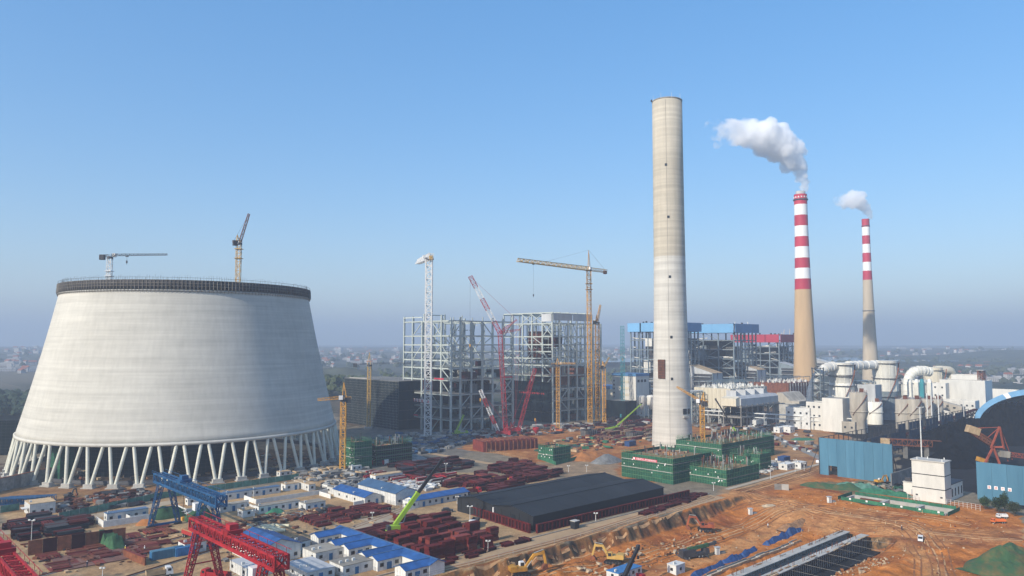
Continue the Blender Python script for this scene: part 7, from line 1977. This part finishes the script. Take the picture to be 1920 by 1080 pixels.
mobile_crane('lime green mobile crane with black telescopic boom raised', p, az + .0, el, [(L_ * .50, 1.25, 'lime_paint'), (L_ * .25, .95, 'black_steel'), (L_ * .27, .75, 'black_steel')], 'lime_paint')
p = GT(1180, 1100); tip = PD(1206, 1024, p.y + 4); az, el, L_ = aim(p, tip)
mobile_crane('dark boomed mobile crane with red boom head down in the pit', p, az, el, [(L_ * .6, 1.0, 'black_steel'), (L_ * .4, .8, 'black_steel')], 'crane_red')
p = GT(1300, 1046)
mobile_crane('dark green mobile crane parked low in the pit', p, math.radians(25), math.radians(4), [(9, .9, 'tarp_green'), (3, .7, 'dark_steel')], 'dark_steel')
p = G(1385, 838); tip = PD(1335, 749, p.y + 4); az, el, L_ = aim(p, tip)
mobile_crane('black and lime boomed mobile crane behind the green blocks', p, az, el, [(L_ * .35, 1.1, 'lime_paint'), (L_ * .65, .8, 'black_steel')], 'lime_paint')
p = G(1160, 808); tip = PD(1208, 757, p.y + 6); az, el, L_ = aim(p, tip)
mobile_crane('lime crane truck with low boom beside the bare chimney', p, az, el, [(L_ * .5, .8, 'lime_paint'), (L_ * .5, .6, 'lime_paint')], 'lime_paint')
p = G(862, 815); tip = PD(884, 758, p.y + 2); az, el, L_ = aim(p, tip)
mobile_crane('lime boomed mobile crane working inside the first steel frame', p, az, el, [(L_ * .6, 1.1, 'lime_paint'), (L_ * .4, .8, 'black_steel')], 'lime_paint')
p = G(1140, 812)
mobile_crane('pale green crane truck parked on the laydown soil', p, math.radians(20), math.radians(8), [(8, .9, 'lime_paint'), (3, .7, 'lime_paint')], 'tarp_green')
# concrete pump with folding red boom
pp = thing('concrete_pump', 'red folding concrete pump boom beside white office', 'pump truck', G(700, 872), 0)
Q = lambda px, py: PD(px, py, G(700, 872).y) - G(700, 872)
MB().box((2, 0, 1.6), (9, 2.5, 2.2)).build('truck_body', 'crane_red', pp); MB().box((7.4, 0, 1.8), (2.2, 2.5, 2.6)).build('cab', 'crane_white', pp)
for x in (-1, .6, 5, 7.4):
    for y in (-1.1, 1.1): wheel(pp, (x, y, .55), .55, .4, 0)
for k, (a_, b_, w) in enumerate((((706, 866), (703, 838), .9), ((703, 838), (687, 826), .8), ((703, 839), (681, 850), .5), ((681, 850), (685, 880), .5), ((704, 840), (719, 835), .4))):
    MB().bar(Q(*a_) + Vector((0, .3 * k, 0)), Q(*b_) + Vector((0, .3 * k, 0)), w, w * 1.1, True).build('boom_section', 'crane_red', pp)
# red concreting skip at the crawler crane hook
sk = thing('hopper_skip', 'red concreting skip standing before the crawler cranes', 'skip', G(1005, 817), 0)
MB().lathe([(.6, 1.6), (2.4, 4.5), (2.6, 6.2), (2.3, 6.2)], 12, smooth=False).build('hopper', 'crane_red', sk)
for k in range(4): q = k * 1.57 + .7; MB().bar((2.2 * math.cos(q), 2.2 * math.sin(q), 0), (2.3 * math.cos(q), 2.3 * math.sin(q), 4.4), .3).build('leg', 'rust', sk)
MB().bar((0, 0, 6), (0, 0, 12), .2).build('lifting_line', 'crane_red', sk)

# ------------------------------------------------------------------ intake trench in the pit
tr = thing('intake_channel', 'long concrete intake channel under construction in the pit', 'channel', site(TR_A0, TR_B0), SITE)
Lt = TR_A1 - TR_A0; Wt = TR_B1 - TR_B0; zf = -10.0
def tz(z): return z
top = -4.2
piece('floor', 'membrane_black', tr, (Lt / 2, Wt / 2, zf + .3), (Lt, Wt, .5))
for y, w, m_ in ((Wt - 1.8, 3.4, 'concrete'), (Wt - 9.0, 3.0, 'concrete')):
    for i in range(14):
        x0, x1 = Lt * i / 14, Lt * (i + 1) / 14
        piece('wall_panel', m_, tr, ((x0 + x1) / 2, y, (zf + top) / 2), (x1 - x0 - .06, .6, top - zf)); piece('deck_slab', m_, tr, ((x0 + x1) / 2, y, top + .12), (x1 - x0 - .08, w, .26))
    for i in range(int(Lt / 1.5)): piece('soldier', 'scaffold', tr, (.7 + i * 1.5, y - .55, (zf + top) / 2 - .2), (.16, .3, top - zf)) if y < Wt - 3 else piece('buttress', 'concrete', tr, (.7 + i * 1.5, y - .5, top - .9), (.4, .5, 1.6))
for i in range(6): member('strut', 'dark_steel', tr, (3 + i * Lt / 6, Wt - 2, top - 1.6), (3 + i * Lt / 6, Wt - 9, top - 1.6), .25)
for i in range(14): piece('membrane', 'membrane_black', tr, (Lt * (i + .5) / 14, Wt - 9.42, (zf + top) / 2 - .1), (Lt / 14 - .03, .12, top - zf - .1))
for i in range(13): member('rope', 'concrete_dark', tr, (4 + i * 9, Wt - 9.8, top - .2), (9 + i * 9, -6.0, ztp(site(TR_A0 + 9 + i * 9, TR_B0 - 6.0)) + .1), .07)
rg = random.Random(4)
for i in range(60): piece('plank', rg.choice(('timber', 'plywood', 'concrete')), tr, (rg.uniform(2, Lt - 4), Wt - rg.choice((1.2, 9.2, 10.2, 10.8)), top + .45), (rg.uniform(2, 5), .5, .12), rg.uniform(-.1, .1))
for i in range(60): piece('rebar', 'rust', tr, (rg.uniform(Lt * .3, Lt), Wt - rg.choice((1.2, 2.0, 8.6, 9.4)), top + .9), (.12, .12, rg.uniform(.8, 1.8)))
# second low footing strip with blue tarpaulins beside it
fs_ = thing('footing_strip', 'strip of footings with timber shutters beside the intake channel', 'foundation', site(-50, -45), SITE)
for i in range(15):
    x = i * 6.2; z = ztp(site(-50 + x, -45)) ; piece('shutter', 'timber', fs_, (x, 0, z + .4), (6.0, .3, .9)); piece('shutter', 'concrete_dark', fs_, (x, 1.8, z + .35), (6.0, .3, .8)); piece('blinding', 'concrete', fs_, (x, .9, z + .1), (6.0, 1.5, .3))
rg = random.Random(77)
for i in range(19):
    f = i / 18
    if i in (5, 11, 12): continue
    p = GT(1300 + 196 * f, 1082 - 86 * f + rg.uniform(-1, 1))
    heap('tarpaulin', p, 3.4 * rg.uniform(.8, 1.2), 1.7, 1.9 * rg.uniform(.7, 1.2), SITE + rg.uniform(-.1, .1), 'tarp_blue', 'blue tarpaulin thrown over spoil beside the intake channel', 'tarpaulin', 140 + i, .7, rough=.5)['group'] = 'blue tarpaulins by the intake channel'
heap('brown_heap', GT(1490, 985), 11, 3.0, 1.6, SITE, 'plywood', 'dark brown spoil heap beside the footings', 'soil heap', 51, .6, rough=.5)
# walled pit with green netted rail
wp = thing('walled_pit', 'long concrete walled pit edged with green net beside white stair tower', 'pit', site(NP[0], NP[2]), SITE)
Lp, Wp = NP[1] - NP[0], NP[3] - NP[2]
for c_, d_ in (((Lp - .3, Wp / 2, -2), (.8, Wp, 5.2)), ((.2, Wp / 2, -2), (.8, Wp, 5.0)), ((Lp / 2, .2, -2), (Lp, .8, 5.0)), ((Lp / 2, Wp - .2, -2), (Lp, .8, 5.0))): piece('wall', 'concrete', wp, c_, d_)
for y in (12, 26): piece('strut', 'concrete', wp, (Lp / 2, y, .1), (Lp, 1.4, 1.2))
piece('formwork', 'rust', wp, (Lp - 1.4, 33, -1.8), (1.2, 9, 3.4)); piece('floor', 'orange_soil', wp, (Lp / 2, Wp / 2, -4.3), (Lp, Wp, .4))
for i in range(8):
    n_ = 8; y0, y1 = Wp * i / n_, Wp * (i + 1) / n_
    for x in (-1.4, Lp + 1.4): piece('net_panel', 'green_net_bright', wp, (x, (y0 + y1) / 2, .9), (.1, y1 - y0 - .1, 1.5))
for i in range(3):
    for y in (-1.3, Wp + 1.3): piece('net_panel', 'green_net_bright', wp, (-1.4 + (Lp + 2.8) * (i + .5) / 3, y, .9), ((Lp + 2.8) / 3 - .1, .1, 1.5))
for i in range(6): piece('notice_board', 'letter_white', wp, (-1.52, 2 + i * 7, 1.2), (.06, .8, .7))
# net spread over spoil heaps
heap('netted_mound', GT(1890, 1062), 16, 10, 6.5, .5, 'net_over_soil', 'green net spread over a spoil mound beside the haul track', 'mound', 61, .2, rough=.25)
heap('netted_mound', GT(1560, 914), 15, 6, 2.6, -.4, 'net_over_soil', 'bright green net over low spoil before blue sheet wall', 'mound', 62, .4, rough=.4)
heap('netted_mound', GT(1610, 916), 12, 5, 2.4, -.5, 'green_net_pale', 'pale green net over low spoil before blue sheet wall', 'mound', 63, .4, rough=.5)
heap('netted_mound', GT(1660, 926), 12, 3.5, 1.8, -.7, 'green_net_bright', 'strip of green net above the walled pit', 'mound', 64, .6, rough=.4)
heap('netted_mound', G(1505, 824), 9, 6, 1.5, .2, 'green_net_bright', 'green net patch on the ground near the pipe bridge', 'mound', 65, .4)
heap('soil_heap', G(1105, 858), 16, 8, 4.0, SITE, 'orange_soil', 'orange soil heap behind the little netted hut', 'soil heap', 66, .4)
heap('soil_heap', G(1138, 866), 12, 7, 5.0, SITE, 'stone_grey', 'grey spoil cone beside the green netted block', 'soil heap', 67, .1)
heap('soil_heap', GT(1443, 948), 3.4, 2, 1.1, 0, 'pale_rock', 'pale sandbag pile on the haul track', 'sandbags', 68, .4, rough=.5)
heap('netted_mound', G(1060, 838), 30, 7, .6, SITE, 'green_net', 'thin green net strip on the laydown soil', 'mound', 69, .7, rough=.5)
heap('grey_tarpaulin', G(765, 862), 12, 8, 3, SITE, 'stone_grey', 'grey sheeted slope beside the dark netted scaffold', 'tarpaulin', 70, .4)
# concrete barrier by the road
t = thing('screen_wall', 'short concrete screen wall on the haul road', 'wall', GT(1452, 918), -.25)
for i in range(2): piece('panel', 'concrete' if i else 'concrete_dark', t, (3.2 * i + 1.6, 0, 1.3), (3.1, .3, 2.8))
for k, (px, py, lb) in enumerate(((1407, 965, 'white pump box on the pit floor'), (1555, 943, 'white pump box beside the walled pit'), (1345, 1040, 'white generator box beside the footings'))):
    t = thing('pump_box', lb, 'site box', GT(px, py), .3)
    piece('box', 'white_panel', t, (0, 0, 1.3), (1.4, 1.2, 2.4)); piece('roof', 'grey_cladding', t, (0, 0, 2.65), (1.9, 1.7, .25)); piece('hose_heap', 'stone_grey', t, (2.2, .6, .35), (2.4, 1.4, .8)); piece('door', 'grey_cladding', t, (-.2, -.62, 1.2), (.8, .06, 1.9))
for k, (px, py) in enumerate(((1262 - 81, 894), (1200, 896))):
    t = thing('portable_toilet', 'blue portable toilet before the green netted block', 'toilet', G(px, py), SITE, 'blue toilets before the netted block')
    piece('cabin', 'blue_roof', t, (0, 0, 1.6), (1.6, 1.6, 3.2)); piece('roof', 'white_panel', t, (0, 0, 3.3), (1.7, 1.7, .25)); piece('door', 'blue_trim', t, (-.82, 0, 1.4), (.06, 1.0, 2.4))
for px, py, lb in ((1182, 836, 'blue sheeted stack beside the bare chimney'), (1470, 866, 'low blue sheeted stack near the dirt road')):
    t = thing('sheeted_stack', lb, 'tarpaulin', G(px, py), SITE); boxgirder(t, 'tarp_blue', (0, 0, 1.5), (7, 4, 3.0)); piece('lid', 'tarp_blue', t, (0, 0, 3.1), (7.4, 4.4, .2))
# black kiosk on the haul road
t = thing('road_kiosk', 'black kiosk standing on the haul road kerb', 'kiosk', G(1078, 991), SITE)
piece('body', 'black_wall', t, (0, 0, 1.4), (2.6, 2.2, 2.8)); piece('roof', 'concrete', t, (0, 0, 2.9), (2.9, 2.5, .2)); piece('window', 'window_dark', t, (-1.32, 0, 1.7), (.06, 1.2, .8))
# lamp posts in the yards
for px, yb, yt, lb in ((881, 992, 950, 'white lamp mast before the black warehouse'), (915, 1034, 1015, 'white lamp post on the haul road kerb beside maroon frames'), (1117, 978, 963, 'white lamp post beside the black kiosk'), (58, 1028, 976, 'tall floodlight mast beside the plate wall'), (836, 892, 870, 'white lamp mast beside the lime boom'), (857, 945, 932, 'white marker post beside bunkhouse'), (1445, 899, 875, 'white lamp post beside the pavement'), (1491, 885, 863, 'bent white street lamp on the pavement'), (1508, 883, 869, 'short white post at the pavement end'), (1338, 920, 906, 'white post at the road corner'), (476, 978, 958, 'thin floodlight mast behind red gantry'), (698, 972, 962, 'white post in the yard fence line'), (1100, 885, 873, 'white post behind the warehouse roof'), (192, 1082, 1066, 'short white post by the gantry rails'), (1066, 885, 874, 'white marker post on the grey apron')):
    lamp(lb, px, 0, yt, base=GT(px, yb))
# people
def person(label, p, rz, top='cloth_vest', legs='cloth_dark'):
    t = thing('person', label, 'person', p, rz)
    vs = [(0, 0, .95), (0, 0, 1.2), (0, 0, 1.42), (0, 0, 1.52), (0, .1, .9), (.12, .12, .5), (.05, .13, .05), (.18, .13, .03), (0, -.1, .9), (-.08, -.12, .5), (-.18, -.13, .06), (-.05, -.13, .03), (0, .2, 1.4), (.04, .27, 1.12), (.16, .27, .9), (0, -.2, 1.4), (.02, -.28, 1.12), (.1, -.27, .88)]
    es = [(0, 1), (1, 2), (2, 3), (0, 4), (4, 5), (5, 6), (6, 7), (0, 8), (8, 9), (9, 10), (10, 11), (2, 12), (12, 13), (13, 14), (2, 15), (15, 16), (16, 17)]
    rad = [.15, .15, .16, .07, .10, .075, .055, .05, .10, .075, .055, .05, .075, .055, .045, .075, .055, .045]
    me = bpy.data.meshes.new('body'); me.from_pydata(vs, es, []); me.materials.append(MATS[legs])
    o = link('body', me, t); sk_ = o.modifiers.new('skin', 'SKIN'); o.modifiers.new('sub', 'SUBSURF').render_levels = 1
    for i, r in enumerate(rad): me.skin_vertices[0].data[i].radius = (r, r)
    me.skin_vertices[0].data[0].use_root = True
    MB().lathe([(.16, .92), (.2, 1.15), (.21, 1.38), (.12, 1.48)], 12).build('jacket', top, t)
    MB().lathe([(.02, 1.52), (.085, 1.56), (.10, 1.66), (.085, 1.75), (.02, 1.78)], 10).build('head', 'skin', t)
    MB().lathe([(.14, 1.70), (.12, 1.72), (.115, 1.78), (.06, 1.83), (.005, 1.84)], 12).build('helmet', 'letter_white', t)
    t.scale = (1.08,) * 3
    return t
person('person in dark clothes walking on the haul track', GT(1691, 995), .5, 'cloth_dark')
person('person in white shirt standing at the brown spoil heap', GT(1440, 990), 1.5, 'letter_white')
person('person in yellow vest on the plate yard beam', G(235, 1034), 1, 'cloth_vest')
person('person in white helmet among the flat steel bundles', G(271, 1034), 2, 'letter_white')
person('person in yellow vest between the cabins', G(476, 940), 1, 'cloth_vest')
person('person beside the box girder stacks', G(823, 993), 2.2, 'letter_white')
person('person standing by the gantry rails', G(163, 1064), .2, 'cloth_dark')
# traffic cones and marker stakes on the soil
cm_ = MB().tube((0, 0, 0), (0, 0, 1.1), .12, .09, 6).box((0, 0, .05), (.5, .5, .1)).mesh('marker_post', 'timber')
rg = random.Random(9)
for _ in range(34):
    px, py = rg.uniform(1480, 1910), rg.uniform(945, 1040)
    link('marker_post', cm_, None, GT(px, py), 0, 'short pale marker post driven into the orange soil', 'post', 'marker posts on the orange soil')
# ------------------------------------------------------------------ trees at the blue sheet wall
def tree(label, p, h, r, seed, m='leaf_green'):
    rg = random.Random(seed); t = thing('tree', label, 'tree', p)
    tk = MB(); tk.tube((0, 0, -.2), (.1, .05, h * .45), .16, .11, 7, False); tk.tube((.1, .05, h * .45), (0, 0, h * .85), .11, .04, 6, False)
    for k in range(6):
        q = k * 1.1 + rg.random(); z = h * (.35 + .07 * k); tk.tube((.05, 0, z), (r * .7 * math.cos(q), r * .7 * math.sin(q), z + h * .14), .05, .02, 5, False)
    tk.build('trunk', 'bark', t)
    lf = MB()
    for _ in range(2600):
        d = Vector((rg.gauss(0, 1), rg.gauss(0, 1), rg.gauss(0, 1))).normalized(); k = rg.random() ** .45
        wob_ = 1 + .35 * math.sin(d.x * 5 + seed) * math.cos(d.z * 4 + seed * 2)
        c = Vector((d.x * r * k * wob_, d.y * r * k * wob_, h * .62 + d.z * h * .36 * k * wob_))
        s_ = rg.uniform(.12, .26); a = Vector((rg.gauss(0, 1), rg.gauss(0, 1), rg.gauss(0, .6))).normalized() * s_; b_ = a.cross(Vector((rg.gauss(0, 1), rg.gauss(0, 1), rg.gauss(0, 1)))).normalized() * s_ * .6
        lf.add([c - a, c + b_, c + a, c - b_], [(0, 1, 2, 3)])
    lf.build('crown', m, t)
    return t
tree('small round dark tree, nearest the corner of the lettered wall', GT(1847, 955), 5.2, 2.0, 1)
tree('leafy tree before the first red lettered board', GT(1872, 962), 6.4, 2.4, 2)
tree('taller thin tree between the red lettered boards', GT(1883, 962), 8.4, 1.6, 3)
tree('bushy olive tree before the last red lettered board', GT(1902, 968), 6.0, 2.4, 4, 'leaf_olive')
for o in list(COL.objects):
    if o.get('label') and 'nearest' in o['label']: o['label'] = o['label'].replace('nearest', 'close by')
